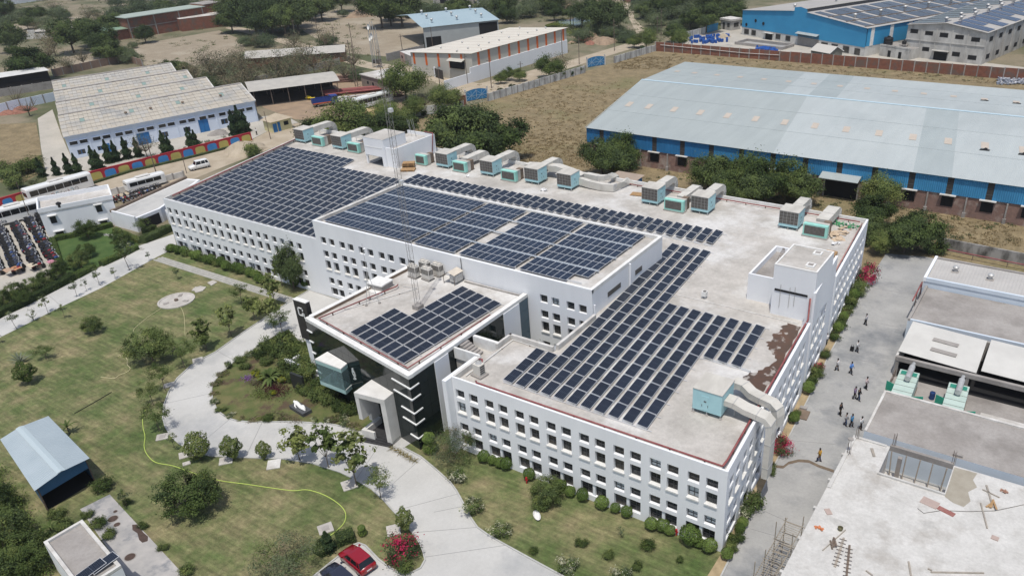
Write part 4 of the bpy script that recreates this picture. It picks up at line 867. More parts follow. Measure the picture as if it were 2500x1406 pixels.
for k,(x,y) in enumerate(((7.0,14.3),(7.0,17.2),(10.5,17.6),(16.0,17.6))):
    for j in range(5):
        a=j*1.256; q=.16; MB().tube([(x+q*math.cos(a),y+q*math.sin(a),4.3),(x+q*math.cos(a)+rnd.uniform(-.05,.05),y+q*math.sin(a),5.7+rnd.uniform(-.2,.3))],.018,4).build('starter_bar',m_steel,t)
MB().cyl((6.9,14.6,5.9),.28,.1,10).build('bar_cap',m_slab,t)
for k in range(6): y=-8+k*4.4; MB().box(X0-.25,X0,y,y+.3,3.95,4.3).build('slab_tab',m_cement,t)
# loose things on the slab
def plank(label,px0,py0,px1,py1,w=.12,h=.1,m=None,z=4.3,name='timber_prop',cat='timber'):
    a=Vector(G(px0,py0,z));c=Vector(G(px1,py1,z)); o,ang,L=frame(a,c)
    return tag(MB().box(0,L,-w/2,w/2,.004,h).build(name,m or MATS['grey_timber'],loc=(a.x,a.y,z),rz=ang),label,cat)
plank('straight timber pole lying flat near the slab front edge',2272,1397,2402,1399); plank('short timber pole standing out alone on the cement slab',2218,1371,2224,1406,.14); plank('grey timber lying near the small crossed boards',2394,1228,2410,1290); plank('long thin timber crossed over the dark bundle',2008,1344,2064,1294,.07)
plank('pale short board beside the stair hole',2128,1095,2134,1115,.25); plank('pair of crossed planks, the long one by the wet patch',2408,1185,2424,1238,.16); plank('thin plank crossing another by the wet patch',2398,1195,2440,1215,.1)
plank('rust red steel sheet lying on the cement slab',2290,1238,2330,1258,.55,.05,mat('red_sheet',(.25,.10,.085),(.32,.15,.13),2,.7),name='steel_sheet',cat='sheet'); plank('dusty pink board lying beside the red sheet',2250,1218,2290,1236,1.0,.05,mat('pink_board',(.42,.33,.29),(.37,.29,.26),2,.9),name='board',cat='board')
plank('small pinkish slab on its own near the slab edge',2018,1242,2026,1256,.5,.07,MATS['pink_board'],name='board',cat='board'); plank('small grey tray lying right of the timber poles',2420,1310,2438,1317,.5,.08,MATS['pink_board'],name='board',cat='board'); plank('tiny offcut lying by the long timber pole',2265,1388,2275,1393); plank('short diagonal stick at the bottom edge of the slab',2114,1393,2130,1405)
def ladder(label,px0,py0,px1,py1,m):
    a=Vector(G(px0,py0,4.3));c=Vector(G(px1,py1,4.3)); o,ang,L=frame(a,c); t=thing('bar_cage',label,'ladder',(a.x,a.y,4.3),ang)
    MB().box(0,L,-.09,.09,.005,.09).build('spine',m,t); n=int(L/.45)
    for k in range(n): MB().box(.2+k*.45,.25+k*.45,-.3,.3,.09,.12).build('rung',m_steel,t)
ladder('pale timber spine with short cross bars lying on the slab',2038,1384,2060,1313,MATS['grey_timber']); ladder('dark steel spine with short cross bars beside the pale one',2066,1412,2074,1331,m_steel)
t=thing('timber_bundle','tied bundle of dark timber under the crossed pole','timber',G(2034,1328,4.3))
for k in range(4): MB().obox((rnd.uniform(-.15,.15),rnd.uniform(-.2,.2),.06+.05*k),(.14,1.0,.1),R_(20+rnd.uniform(-15,15))).build('stick',m_steel,t)
t=thing('timber_bundle','heap of upright boards and offcuts by the wet patch','timber',G(2424,1236,4.3))
for k in range(4): MB().obox((rnd.uniform(-.4,.4),rnd.uniform(-.3,.3),.06+.05*k),(.16,1.2,.08),R_(rnd.uniform(-30,30))).build('stick',m_wood,t)
tag(MB().lathe((0,0,0),[(.01,0),(.2,0),(.24,.3),(.22,.3),(.19,.05),(.01,.05)],12).build('bucket',mat('bucket_olive',(.16,.15,.09),None,rough=.7),loc=G(2051,1293,4.3)),'olive mortar bucket on the cement slab','bucket')
for lb,px_,py_,cl in (('crumpled orange cloth at the slab edge',1999,1290,(.55,.2,.09)),('small brown rag on the far side of the slab',2450,1200,(.30,.17,.12))):
    b=MB(); 
    for k in range(8): b.obox((rnd.uniform(-.3,.3),rnd.uniform(-.15,.15),.05+rnd.random()*.08),(.3,.16,.05),rnd.uniform(0,3),0,rnd.uniform(-.4,.4),rnd.uniform(-.4,.4))
    tag(b.build('cloth',mat('cloth_'+lb[:6],cl,None,rough=.9),loc=G(px_,py_,4.3)),lb,'cloth')
b=MB(); P=[G(2240,1240,4.33),G(2255,1252,4.33),G(2300,1245,4.33),G(2360,1248,4.33),G(2430,1246,4.33),G(2500,1231,4.33)]; b.tube(P,.025,5); tag(b.build('cable',m_grille),'thin black cable snaking across the cement slab','cable')
# bamboo scaffold on the alley side
t=thing('scaffold','bamboo scaffold lashed against the edge of the cement slab','scaffold',(4.6,-1.0,0)); m_bam=mat('bamboo',(.33,.29,.23),(.25,.22,.18),3,.9)
for i in range(5):
    for j in range(2): x=.2+1.5*j; y=-7+i*2.6; MB().tube([(x,y,0),(x+rnd.uniform(-.1,.1),y+rnd.uniform(-.1,.1),4.9+rnd.uniform(-.4,1.4))],.05,5).build('upright',m_bam,t)
for z in (1.4,2.8,4.2):
    for j in range(2): MB().tube([(.2+1.5*j,-7.4,z),(.2+1.5*j,3.8,z+rnd.uniform(-.1,.1))],.045,5).build('ledger',m_bam,t)
    for i in range(5): MB().tube([(0,-7+i*2.6,z),(2.0,-7+i*2.6,z)],.04,5).build('putlog',m_bam,t)
for k in range(38):
    y=-6.8+k*.27; MB().tube([(rnd.uniform(.1,.3),y,4.32+rnd.random()*.05),(rnd.uniform(1.4,1.9),y+rnd.uniform(-.15,.15),4.32+rnd.random()*.05)],.035,4).build('deck_pole',m_bam,t)
MB().tube([(.1,-6,0),(1.7,-1,4.4)],.05,5).tube([(.1,1,0),(1.7,-4,4.4)],.05,5).build('diagonal_brace',m_bam,t)
# boundary wall behind the workshop
t=thing('boundary_wall','blackened concrete boundary wall with a faded red pipe behind the workshop','wall',(3.2,79.6,0),R_(-3)); MB().box(0,45,0,.3,0,2.0).build('wall_body',mat('black_mould_wall',(.32,.31,.29),(.075,.072,.065),.5,.95,stretch=(1,1,.5),lo=.42,hi=.62),t); MB().tube([(1,-1.8,1.0),(42,-1.8,1.0)],.09,6).build('wall_pipe',m_red,t)
for k in range(9): MB().box(1+k*5,1.1+k*5,-1.85,-1.75,0,1.0).build('pipe_post',m_steel,t)
pipe('dark red pipe standing at the workshop corner',[(5.0,58.2,.1),(5.0,58.2,3.6),(5.0,52.5,3.3)],.1,m_red,'red fire pipes on the roof',feet=0)
# ================================================================ WAREHOUSES BEHIND
m_roofA=ribs(mat('roof_sheet_pale',(.395,.43,.43),(.425,.46,.455),.06,.55,c3=(.365,.40,.40),s3=.02),0,.3,.35,.03)
m_roofB=ribs(mat('roof_sheet_grey',(.335,.37,.365),(.365,.40,.392),.06,.5),0,.3,.35,.03)
m_roofC=ribs(mat('roof_sheet_dull',(.325,.365,.365),(.35,.39,.39),.1,.55),0,.3,.35,.03)
m_blue=ribs(mat('blue_cladding',(.030,.185,.40),(.024,.16,.36),.3,.55),0,.35,.8,.05)
streaks(m_roofA,0,1.0,.05,(.5,.03,1)); streaks(m_roofB,0,1.0,.06,(.5,.03,1)); streaks(m_roofC,0,1.0,.05,(.5,.03,1))
m_bluel=ribs(mat('blue_cladding_pale',(.055,.27,.50),(.048,.24,.46),.3,.55),0,.35,.8,.05)
streaks(m_blue,0,1.0,.12,(.6,.6,.12)); streaks(m_bluel,0,1.0,.12,(.6,.6,.12))
m_brickg=mat('weathered_brick',(.26,.165,.135),(.19,.125,.105),.8,.95,c3=(.33,.27,.235),s3=.5,lo3=.52,hi3=.66,bump=.4,bscale=4)
m_sky=mat('skylight_sheet',(.46,.40,.335),(.50,.44,.375),.6,.6)
t=thing('warehouse','huge warehouse with pale sheet roof, blue cladding strips and weathered brick base','warehouse',(-73.6,96,0))
LW=113.0; EH=7.0; RH=9.55; sh=lambda y:-.148*y
def rp(x,y): z=EH+(RH-EH)*(y/35.9 if y<=35.9 else (71.8-y)/35.9); return (x+sh(y)*(1 if x<40 else 1),y,z)
pitch=6.49; xs=[0]+[3.85+pitch*k for k in range(17)]; xs=[x for x in xs if x<LW]+[LW]
for i in range(len(xs)-1):
    a,c=xs[i],xs[i+1]
    for s,(y0,y1) in enumerate(((-.5,35.9),(35.9,72.3))):
        mm=m_roofB if i<7 else m_roofA
        if s==0 and i==11: mm=m_roofC
        if s==1: mm=m_roofB if i<6 else m_roofA
        if s==1 and i in (7,): mm=m_roofC
        MB().face([rp(a,y0),rp(c,y0),rp(c,y1),rp(a,y1)]).build('roof_sheet',mm,t)
    # cladding panel, vent strip, skylight
    MB().box(a+.55 if i else 0,c-.53,-.12,0,3.75,6.9).build('cladding_panel',m_bluel if 5<=i else m_blue,t)
    MB().box(c-.53,c+.55,-.06,.05,3.6,6.9).build('vent_strip',mat('vent_dark',(.035,.032,.03),(.055,.05,.045),2,.8),t)
    for z in (4.6,5.7): MB().box(c-.53,c+.55,-.1,-.06,z,z+.08).build('vent_slat',m_frame,t)
    xm=(a+c)/2+1.2
    if i<len(xs)-2:
        for y0,y1,on_ in ((15.5,18.8,True),(52.5,55,True)):
            p=[rp(xm,y0),rp(xm+1.35,y0),rp(xm+1.35,y1),rp(xm,y1)]; MB().face([(q[0],q[1],q[2]+.05) for q in p]).build('skylight',m_sky,t)
            if i>=12:
                b=MB(); q0=rp(xm+.2,y0-1.2); b.face([(q0[0]+dx,q0[1]+dy,rp(0,q0[1]+dy)[2]+.06) for dx,dy in ((-.5,0),(1.2,.1),(1.3,.7),(.8,.9),(.7,1.5),(.3,1.6),(.1,.9),(-.4,.8))]); b.build('broken_sheet',m_black,t)
MB().box(.05,LW,.05,.35,0,3.7).build('brick_base',m_brickg,t)
MB().box(.05,LW,.1,.35,3.7,6.95).build('inner_wall',m_black,t)
for fq in ([(0,0,0),(0,0,EH),rp(0,35.9),rp(0,71.8),(sh(71.8),71.8,0)],[(LW,0,0),(LW,0,EH),rp(LW,35.9),rp(LW,71.8),(LW+sh(71.8),71.8,0)],[(sh(71.8),71.8,0),rp(0,71.8),rp(LW,71.8),(LW+sh(71.8),71.8,0)]): MB().face(fq).build('end_wall',m_blue,t)
for yl in (12,24,47.8,59.8):
    q0=rp(0,yl); MB().box(q0[0],q0[0]+LW,yl-.06,yl+.06,q0[2]+.0,q0[2]+.03).build('sheet_lap',m_roofC,t)
b=MB(); q0=rp(-.2,35.9);q1=rp(LW,35.9); b.box(q0[0],q1[0],35.5,36.3,RH,RH+.1); b.build('ridge_cap',mat('ridge_blue',(.46,.58,.64),None,rough=.5),t)
b=MB(); b.face([(-.25,-.5,EH-.05),(-.05,-.5,EH+.06),rp(-.05,35.9),rp(-.25,35.9)]); b.build('verge_trim',MATS['ridge_blue'],t)
for i in range(1,len(xs)-1):
    x=xs[i]
    if 50<x+.0<60: continue
    MB().box(x-1.0,x+1.0,-.02,.08,1.5,3.55).build('window_opening',m_black,t); MB().box(x-1.35,x+1.35,-.7,.02,3.6,3.75).build('window_shade',m_dirty,t)
    MB().box(x+3.0,x+3.25,-.25,.05,0,3.6).build('column',m_slab,t); MB().box(x+2.85,x+3.4,-.4,.0,0,.9).build('column_foot',m_slab,t)
MB().box(53.4,59.7,-.03,.1,0,4.3).build('doorway',m_black,t); MB().face([(52.7,-2.4,4.15),(60.0,-2.4,4.15),(60.0,0,4.75),(52.7,0,4.75)]).face([(52.7,-2.4,4.05),(60.0,-2.4,4.05),(60.0,-2.4,4.15),(52.7,-2.4,4.15)]).build('door_canopy',m_roofB,t)
for x in (53.2,59.6): MB().box(x,x+.25,-.3,.0,0,4.3).build('door_post',m_slab,t)
t=thing('lean_to','small brown sheet roofed lean-to with blue panel between the roof ducts and trees','shed',(-57.5,76,0)); MB().face([(0,0,3.4),(6,0,3.4),(6.4,5,3.9),(.4,5,3.9)]).build('roof_sheet',mat('tan_sheet',(.36,.29,.23),(.31,.25,.2),.5,.7),t); MB().box(.2,5.9,.1,4.8,0,3.35).build('wall',m_blue,t)
# ---- long brick compound wall with concrete posts
def panel_wall(label,P,Q,n,h,m,post=m_slab,name='compound_wall',cap=None,grp=None,th=.25):
    o,ang,L=frame(P,Q); t=thing(name,label,'wall',o,ang,grp); d=L/n
    for k in range(n):
        MB().box(k*d+.16,(k+1)*d-.16,-th/2,th/2,0,h+rnd.uniform(-.06,.06)).build('wall_panel',m,t)
    for k in range(n+1): MB().box(k*d-.16,k*d+.16,-th/2-.07,th/2+.07,0,h+.12).build('post',post,t)
    return t
t=panel_wall('long dark red brick compound wall with pale posts behind the big warehouse',(-117.3,213.9),(60,212.5),50,3.1,m_brick)
MB().tube([(2,-.3,2.3),(20,-.3,2.0),(34,-.3,1.7),(46,-.3,1.9)],.07,5).build('hung_cable',m_coping,t)
mw=mat('mouldy_white_wall',(.55,.55,.52),(.28,.28,.27),.6,.95,stretch=(1,1,.45),lo=.42,hi=.66)
panel_wall('mould streaked white compound wall from the truck yard to the first blue gate',(-140,97),G2(1132,266),9,2.3,mw,grp='mould streaked white walls of the dry field')
panel_wall('mould streaked white compound wall between the two blue gates',G2(1192,248),G2(1428,178),18,2.2,mw,grp='mould streaked white walls of the dry field')
panel_wall('mould streaked white compound wall past the second blue gate',G2(1500,155),(-117.3,213.9),8,2.2,mw,grp='mould streaked white walls of the dry field')
def gate(label,P,Q,h=2.7):
    o,ang,L=frame(P,Q); t=thing('metal_gate',label,'gate',o,ang,'blue gates of the dry field'); mb=mat('gate_blue',(.035,.20,.42),(.03,.17,.36),1,.55)
    for s in (0,1):
        a=s*L/2+.04; c=(s+1)*L/2-.04; n=8
        top=lambda x:h+ (.5*math.sin(math.pi*(x)/(L)))
        b=MB(); 
        for k in range(n):
            x0=a+(c-a)*k/n; x1=a+(c-a)*(k+1)/n; b.face([(x0,0,.15),(x1,0,.15),(x1,0,top(x1)),(x0,0,top(x0))]); b.face([(x0,.06,.15),(x0,.06,top(x0)),(x1,.06,top(x1)),(x1,.06,.15)])
        lf=b.build('leaf',mb,t)
        mbar=mat('gate_trim',(.36,.5,.6),None,rough=.5)
        for q in ((a,.2,c,h),(a,h,c,.2),((a+c)/2,.2,(a+c)/2,h),(a,h/2,c,h/2)):
            dx=q[2]-q[0];dz=q[3]-q[1];l=math.hypot(dx,dz); MB().obox(((q[0]+q[2])/2,-.03,(q[1]+q[3])/2),(l,.04,.09),0,0,0,-math.atan2(dz,dx)).build('brace',mbar,lf)
    for x in (-.25,L+.0): MB().box(x,x+.3,-.15,.2,0,h+.7).build('gate_post',m_dirty,t)
    return t
gate('bright blue double gate with star bracing beside the red brick pier',G2(1139,249),G2(1190,240)); gate('bright blue double gate with star bracing at the start of the pale track',G2(1434,166),G2(1476,159))
tag(MB().box(-1,1,-.3,.3,0,2.6).box(-1.1,1.1,-.35,.35,2.6,2.7).build('brick_pier',m_brick,loc=G(1130,258),rz=R_(60)),'short red brick pier beside the blue gate','wall')
# ---- blue factory and pale factory far right
P=(-101.6,255.7);Q=(-48.1,230.1); o,ang,L=frame(P,Q)
t=thing('factory','bright blue factory with white base, stepped gable front and solar covered roof','factory',o,ang)
mfb=ribs(mat('factory_blue',(.045,.29,.52),(.04,.26,.48),.2,.5),0,.4,.4,.04)
D=120
b=MB(); b.face([(0,0,2.9),(L,0,2.9),(L,0,9.0),(32.8,0,11.3),(32.4,0,12.3),(29.4,0,12.8),(26.6,0,12.4),(26.5,0,11.2),(0,0,8.9)]); b.build('gable_cladding',mfb,t)
MB().box(0,L,.1,.4,0,2.95).build('base_wall',mat('factory_base',(.60,.59,.56),(.48,.47,.44),.6,.9),t)
MB().box(L-.3,L,.4,D,0,3.2).build('base_wall',MATS['factory_base'],t); MB().box(L-.25,L+.05,.4,D,3.2,8.95).build('side_cladding',mfb,t)
for k in range(12): MB().box(L-.1,L+.15,2+k*9.5,3.6+k*9.5,3.2,8.9).build('side_post',m_coping,t)
mfr=mat('factory_roof',(.40,.385,.36),(.35,.335,.315),.1,.7)
MB().face([(-.4,-.4,8.95),(26.6,-.4,11.25),(26.6,D,11.25),(-.4,D,8.95)]).build('roof',mfr,t); MB().face([(32.6,-.4,11.35),(L+.4,-.4,9.0),(L+.4,D,9.0),(32.6,D,11.35)]).build('roof',mfr,t); MB().face([(26.6,0,11.2),(32.6,0,11.3),(32.6,D,11.3),(26.6,D,11.2)]).build('roof_valley',m_black,t)
mpr=cellmat('cells_far',(.045,.048,.058),(.17,.17,.17),1,2,1,1,split=False,lw=.09)
n=0
for i in range(3):
    for k in range(9):
        x0=34.5+i*8.0; y0=1.5+k*11.5; z=lambda x:11.35-(x-32.6)*(2.35/26.8)+.12
        for (dx0,dx1,dy0,dy1) in ((0,7.6,0,4.6),(0,7.6,6.6,11.0)) if (k+i)%2 else ((0,7.6,0,3.0),(0,7.6,5.0,11.0)):
            a,c=x0+dx0,x0+dx1; MB().face([(a,y0+dy0,z(a)),(c,y0+dy0,z(c)),(c,y0+dy1,z(c)),(a,y0+dy1,z(a))]).build('solar_table',mpr,t)
for k in range(8):
    turbine(t,47,8+k*13,10.2,1.9); 
    if k<4: turbine(t,17,10+k*22,10.4,1.9)
for i in range(3): MB().box(34+8*i+7.65,34+8*i+7.95,.5,D,0,0.1).build('roof_walkway',m_brown,t,loc=(0,0,11.35-(41.8+8*i-32.6)*(2.35/26.8)+.12))
for x,w,h,z in ((2.7,2.6,1.9,.5),(6.6,2.4,1.9,.5),(19.5,2.4,1.8,.7),(24.5,2.4,1.8,.7),(41.9,3.0,2.1,.3),(46.5,2.9,2.1,.3),(51.5,2.7,2.1,.3),(56.3,2.4,2.1,.2)):
    wn=MB().box(x-w/2,x+w/2,.03,.12,z,z+h).build('window',m_frame,t); MB().box(x-w/2+.15,x+w/2-.15,0,.03,z+.15,z+h-.15).build('pane',m_pane,wn)
MB().box(13,16.5,.02,.12,0,2.2).build('door',m_black,t); MB().box(12.4,17.2,-1.2,.1,2.3,2.5).build('door_canopy',m_dirty,t)
MB().box(29.3,39.2,.0,.12,0,4.1).build('shutter',m_slab,t); MB().face([(29.1,-1.6,4.1),(39.3,-1.6,4.1),(39.3,0,4.6),(29.1,0,4.6)]).build('door_canopy',m_roofB,t)
for x,z in ((7.4,5.9),(11.6,5.3),(2.5,4.0)):
    MB().lathe((0,0,0),[(.01,0),(.55,.02),(.6,.1),(.01,.12)],10).build('exhaust_stain',m_black,t,loc=(x,-.02,z)).rotation_euler=(R_(90),0,0)
P=(-31.5,234.6);Q=(-12.3,230.4); o,ang,L=frame(P,Q)
t=thing('factory','weathered concrete factory with small square windows and solar panelled gable roof','factory',o,ang)
mcf=mat('weathered_concrete',(.52,.51,.48),(.34,.33,.31),.35,.95,c3=(.17,.165,.16),s3=.3,lo3=.58,hi3=.75,stretch=(1,1,.5))
u0=-5.3; u1=L; D=110
b=MB(); b.face([(u0,0,0),(u1,0,0),(u1,0,9.5),((u0+u1)/2,0,11.3),(u0,0,9.9)]); b.face([(u1,0,0),(u1,D,0),(u1,D,9.5),(u1,0,9.5)]); b.build('wall',mcf,t)
um=(u0+u1)/2
MB().face([(u0-.4,-.6,9.95),(um,-.6,11.4),(um,D,11.4),(u0-.4,D,9.95)]).build('roof',mfr,t); MB().face([(um,-.6,11.4),(u1+.5,-.6,9.55),(u1+.5,D,9.55),(um,D,11.4)]).build('roof',mfr,t)
mpr2=cellmat('cells_far_blue',(.03,.04,.075),(.22,.24,.3),1,2,1,1,split=False,lw=.07)
for k in range(9):
    for s in (0,1):
        za=lambda x:(11.4-(x-um)*(1.85/(u1+.5-um)) if s else 9.95+(x-u0+.4)*(1.45/(um-u0+.4)))+.1
        a,c=(um+1.2,u1-.1) if s else (u0+.2,um-1.2); y0=1+k*11.5
        for (p,q,r_,s_) in ((a,c,y0,y0+5.4),(a,c-(4 if s else 3),y0+6.2,y0+10.6)): MB().face([(p,r_,za(p)),(q,r_,za(q)),(q,s_,za(q)),(p,s_,za(p))]).build('solar_table',mpr2,t)
    turbine(t,um+.9,8+k*11.5,11.2,1.9); turbine(t,um-2.5,5+k*11.5,11.0,1.9)
for x,w,z0,z1 in ((-3,2.6,7.4,8.7),(1.9,2.6,7.2,8.5),(6.7,2.7,7.0,8.4),(11.6,2.7,6.9,8.2),(16.6,2.7,6.6,7.9),(1.7,2.3,2.3,3.6),(11.5,2.5,1.7,3.1),(16.6,2.7,1.2,2.6)):
    wn=MB().box(x-w/2,x+w/2,-.03,.05,z0,z1).build('window',m_frame,t); MB().box(x-w/2+.12,x+w/2-.12,-.06,-.03,z0+.12,z1-.12).build('pane',m_black,wn)
for k in range(6):
    for z0 in (1.2,6.4): wn=MB().box(u1-.03,u1+.04,3+k*8,5.8+k*8,z0,z0+1.5).build('window',m_frame,t); MB().box(u1+.04,u1+.06,3.15+k*8,5.65+k*8,z0+.12,z0+1.38).build('pane',m_black,wn)
    MB().box(u1,u1+.25,7.2+k*8,7.6+k*8,0,9.4).build('pilaster',mcf,t)
MB().box(4.6,8.8,-.05,.05,0,2.6).build('doorway',m_black,t); MB().box(4.0,9.4,-1.4,.0,2.9,3.1).build('door_canopy',mcf,t)
for x in (-.6,4.3,9.3,14.2): MB().box(x-.2,x+.2,-.15,.05,0,9.5).build('pilaster',mcf,t)
MB().box(u0-.1,u1+.2,-.2,.05,5.3,5.6).build('storey_band',mcf,t)
o=G(2480,150); t=thing('factory','second weathered concrete factory wing at the edge with a gabled roof','factory',(1.5,232,0),ang)
b=MB(); b.box(0,30,0,70,0,8.6); b.face([(0,-.05,8.6),(30,-.05,8.6),(12,-.05,11.4)]); b.build('wall',mcf,t); MB().face([(-.4,-.5,8.65),(12,-.5,11.45),(12,70,11.45),(-.4,70,8.65)]).build('roof',mfr,t)
for k in range(3):
    for z0 in (1.6,6.4): wn=MB().box(2+k*7,4.8+k*7,-.06,.02,z0,z0+1.4).build('window',m_frame,t); MB().box(2.1+k*7,4.7+k*7,-.09,-.06,z0+.1,z0+1.3).build('pane',m_black,wn)
P=(-44.1,233.8);Q=(-33.7,229.6); o,ang,L=frame(P,Q)
t=thing('utility_block','small pale utility building with black water tanks on its roof','building',o,ang); MB().box(0,L,0,8,0,3.3,mt=1).build('wall',[mcf,m_slab],t); MB().box(-.1,L+.1,-.1,.15,3.3,3.75).build('parapet',mcf,t)
for x in (3.2,7.2): MB().box(x,x+1.1,-.03,.02,0,2.1).build('door',m_black,t)
def tank(label,p,r,h):
    return tag(MB().lathe((0,0,0),[(.01,0),(r,0),(r*1.02,h*.2),(r*.97,h*.22),(r*1.02,h*.45),(r*.97,h*.47),(r*1.02,h*.75),(r*.9,h*.88),(r*.35,h*.95),(r*.35,h*1.05),(.01,h*1.06)],14).build('water_tank',mat('tank_black',(.02,.02,.022),None,rough=.5),loc=p),label,'water tank','black water tanks')
tank('large black ribbed water tank on the small pale utility roof',(-42.2,236,3.3),1.5,2.6); tank('small black water tank on the pale utility roof',(-36.8,234.5,3.9),.7,1.3)
tag(MB().box(-1.2,1.2,-.8,.8,0,.12).box(-1.1,-.95,-.7,-.55,-.55,0).box(.95,1.1,-.7,-.55,-.55,0).box(-1.1,-.95,.55,.7,-.55,0).box(.95,1.1,.55,.7,-.55,0).build('tank_stand',m_slab,loc=(-36.8,234.5,3.85),rz=R_(-22)),'low stand under the small black tank','stand')
o=G(1962,128); t=thing('shed','small grey gabled shed with white trim in front of the blue factory','shed',(-63.5,222,0),R_(-25)); b=MB(); b.box(0,8,0,6,0,2.6); b.face([(8,0,2.6),(8,6,2.6),(8,3,4.2)]); b.face([(0,6,2.6),(0,0,2.6),(0,3,4.2)]); b.build('wall',mat('shed_olive',(.17,.165,.14),None,rough=.8),t); MB().face([(-.3,-.4,2.5),(8.3,-.4,2.5),(8.3,3,4.3),(-.3,3,4.3)]).face([(-.3,3,4.3),(8.3,3,4.3),(8.3,6.4,2.5),(-.3,6.4,2.5)]).build('roof',mat('shed_roof',(.48,.46,.42),None,rough=.7),t); MB().obox((8.32,1.3,3.4),(.08,3.8,.25),0,0,R_(28)).obox((8.32,4.7,3.4),(.08,3.8,.25),0,0,R_(-28)).build('verge_board',m_coping,t)
o=G(1783,72); t=thing('guard_booth','white flat roofed guard booth beside the far blue gate','booth',(o[0],o[1],0),R_(-25)); MB().box(-3,3,-2.5,2.5,0,3.6).build('wall',mcf,t); MB().box(-3.4,3.4,-2.9,2.9,3.6,4.3).build('roof',m_dirty,t); MB().box(-1.8,-.6,-2.54,-2.48,.2,2.8).box(.8,2.2,-2.54,-2.48,1.2,2.8).build('window',m_pane,t); MB().box(3.0,3.05,-1,1.5,1.2,2.8).build('window',m_pane,t)
panel_wall('streaked white wall running to the far booth beside the blue drums',G2(1640,106),G2(1722,83),5,2.6,mw); o,ang,L=frame(G2(1726,82),G2(1752,74)); t=thing('metal_gate','plain blue sheet gate by the far guard booth','gate',o,ang); MB().box(0,L/2-.03,-.04,.04,.1,2.8).build('leaf',mfb,t); MB().box(L/2+.03,L,-.04,.04,.1,2.8).build('leaf',mfb,t)
t=thing('settling_basin','open concrete basin sunk in the yard behind the brick wall','basin',G(1865,112),R_(-12))
for a,c,e,f_ in ((-10,10,-4,-3.4),(-10,10,3.4,4),(-10,-9.4,-3.4,3.4),(9.4,10,-3.4,3.4)): MB().box(a,c,e,f_,0,1.0).build('basin_wall',m_slab,t)
MB().box(-9.4,9.4,-3.4,3.4,.04,.15).build('basin_floor',m_alley,t)
md=mat('drum_bright',(.015,.07,.28),(.02,.09,.34),1,.5)
dm=MB().lathe((0,0,0),[(.01,0),(.33,0),(.35,.4),(.33,.42),(.35,.8),(.3,.92),(.01,.93)],9).mesh('drum',md)
for k in range(70):
    px_=1705+rnd.uniform(-22,62)+(15 if k>40 else 0); py_=99+rnd.uniform(-6,10)-(px_-1705)*.06; c=G(px_,py_)
    tag(link('blue_drum',dm,None,c,rnd.random()*6,1.25),'bright blue plastic drum in the crowded yard behind the brick wall','drum','blue drums in the factory yard')
for k in range(36):
    px_=rnd.uniform(1848,1892); c=G(px_,118+rnd.uniform(-3,4)+(px_-1848)*.12); tag(link('blue_drum',dm,None,(c[0],c[1],.4),0,1.2,),'bright blue plastic drum lying along the inside of the brick wall','drum','blue drums along the brick wall').rotation_euler=(R_(90),0,rnd.random()*6)
b=MB()
for k in range(220): c=G(2435+rnd.uniform(0,75),194+rnd.uniform(0,14)); b.obox((c[0],c[1],rnd.random()*.6),(rnd.uniform(.4,.9),rnd.uniform(.3,.7),.25),rnd.uniform(0,3),rnd.choice((0,0,1)),rnd.uniform(-.5,.5),rnd.uniform(-.5,.5))
tag(b.build('rubbish_heap',[mat('sack_grey',(.22,.24,.28),None,rough=.8),mat('sack_white',(.5,.5,.52),None,rough=.8)]),'heap of grey and white sacks dumped behind the warehouse','rubbish',kind='stuff')
# ================================================================ LEFT SIDE BUILDINGS
def Gq(zx,zy): pass
# factory with four asbestos roof bays
P=(-185.4,40.5);Q=(-172.6,84.0); o,ang,L=frame(P,Q); L=46
t=thing('factory','pale blue factory with four stepped bays of beige sheet roofing and blue doors','factory',o,ang)
m_pb=mat('pale_blue_factory',(.66,.73,.83),(.60,.67,.78),.3,.85); m_asb=mat('asbestos_sheet',(.46,.425,.36),(.39,.355,.30),.5,.9,c3=(.32,.315,.30),s3=.15,lo3=.5,hi3=.64)
m_asb2=mat('asbestos_sheet_grey',(.37,.355,.325),(.43,.41,.37),.5,.9); m_bdoor=mat('door_blue',(.03,.17,.42),(.026,.15,.37),1,.6)
b=MB(); ops=[]
wall(b,(0,0),(L,0),0,5.5,[(15.3,18.3,.0,2.95),(30.5,33.0,0,3.3),(1.6,3.3,.75,1.9),(11.2,12.8,.7,2.0),(6.0,7.4,.75,1.8),(21,22.6,.8,2.1),(26.5,28.2,.9,2.2),(36.2,38,1.0,2.4)],.25); b.build('wall',m_pb,t)
for x0,x1,z1 in ((15.3,18.3,2.95),(30.5,33.0,3.3)):
    for k in range(2): xa=x0+(x1-x0)/2*k; MB().box(xa+.03,xa+(x1-x0)/2-.03,.12,.2,0,z1).build('door_leaf',m_bdoor,t)
for x0,x1,z0,z1 in ((1.6,3.3,.75,1.9),(11.2,12.8,.7,2.0),(6.0,7.4,.75,1.8),(21,22.6,.8,2.1),(26.5,28.2,.9,2.2),(36.2,38,1.0,2.4)):
    w=MB().box(x0,x1,.15,.22,z0,z1).build('window',m_bdoor,t)
    for k in range(2): xa=x0+(x1-x0)/2*k; MB().box(xa+.1,xa+(x1-x0)/2-.06,.1,.15,z0+.1,z1-.1).build('pane',m_pane,w)
MB().box(7.9,8.8,-.05,.02,0,2.1).build('door',m_bdoor,t); MB().box(39.2,40.3,-.05,.02,.3,2.5).build('door',m_bdoor,t)
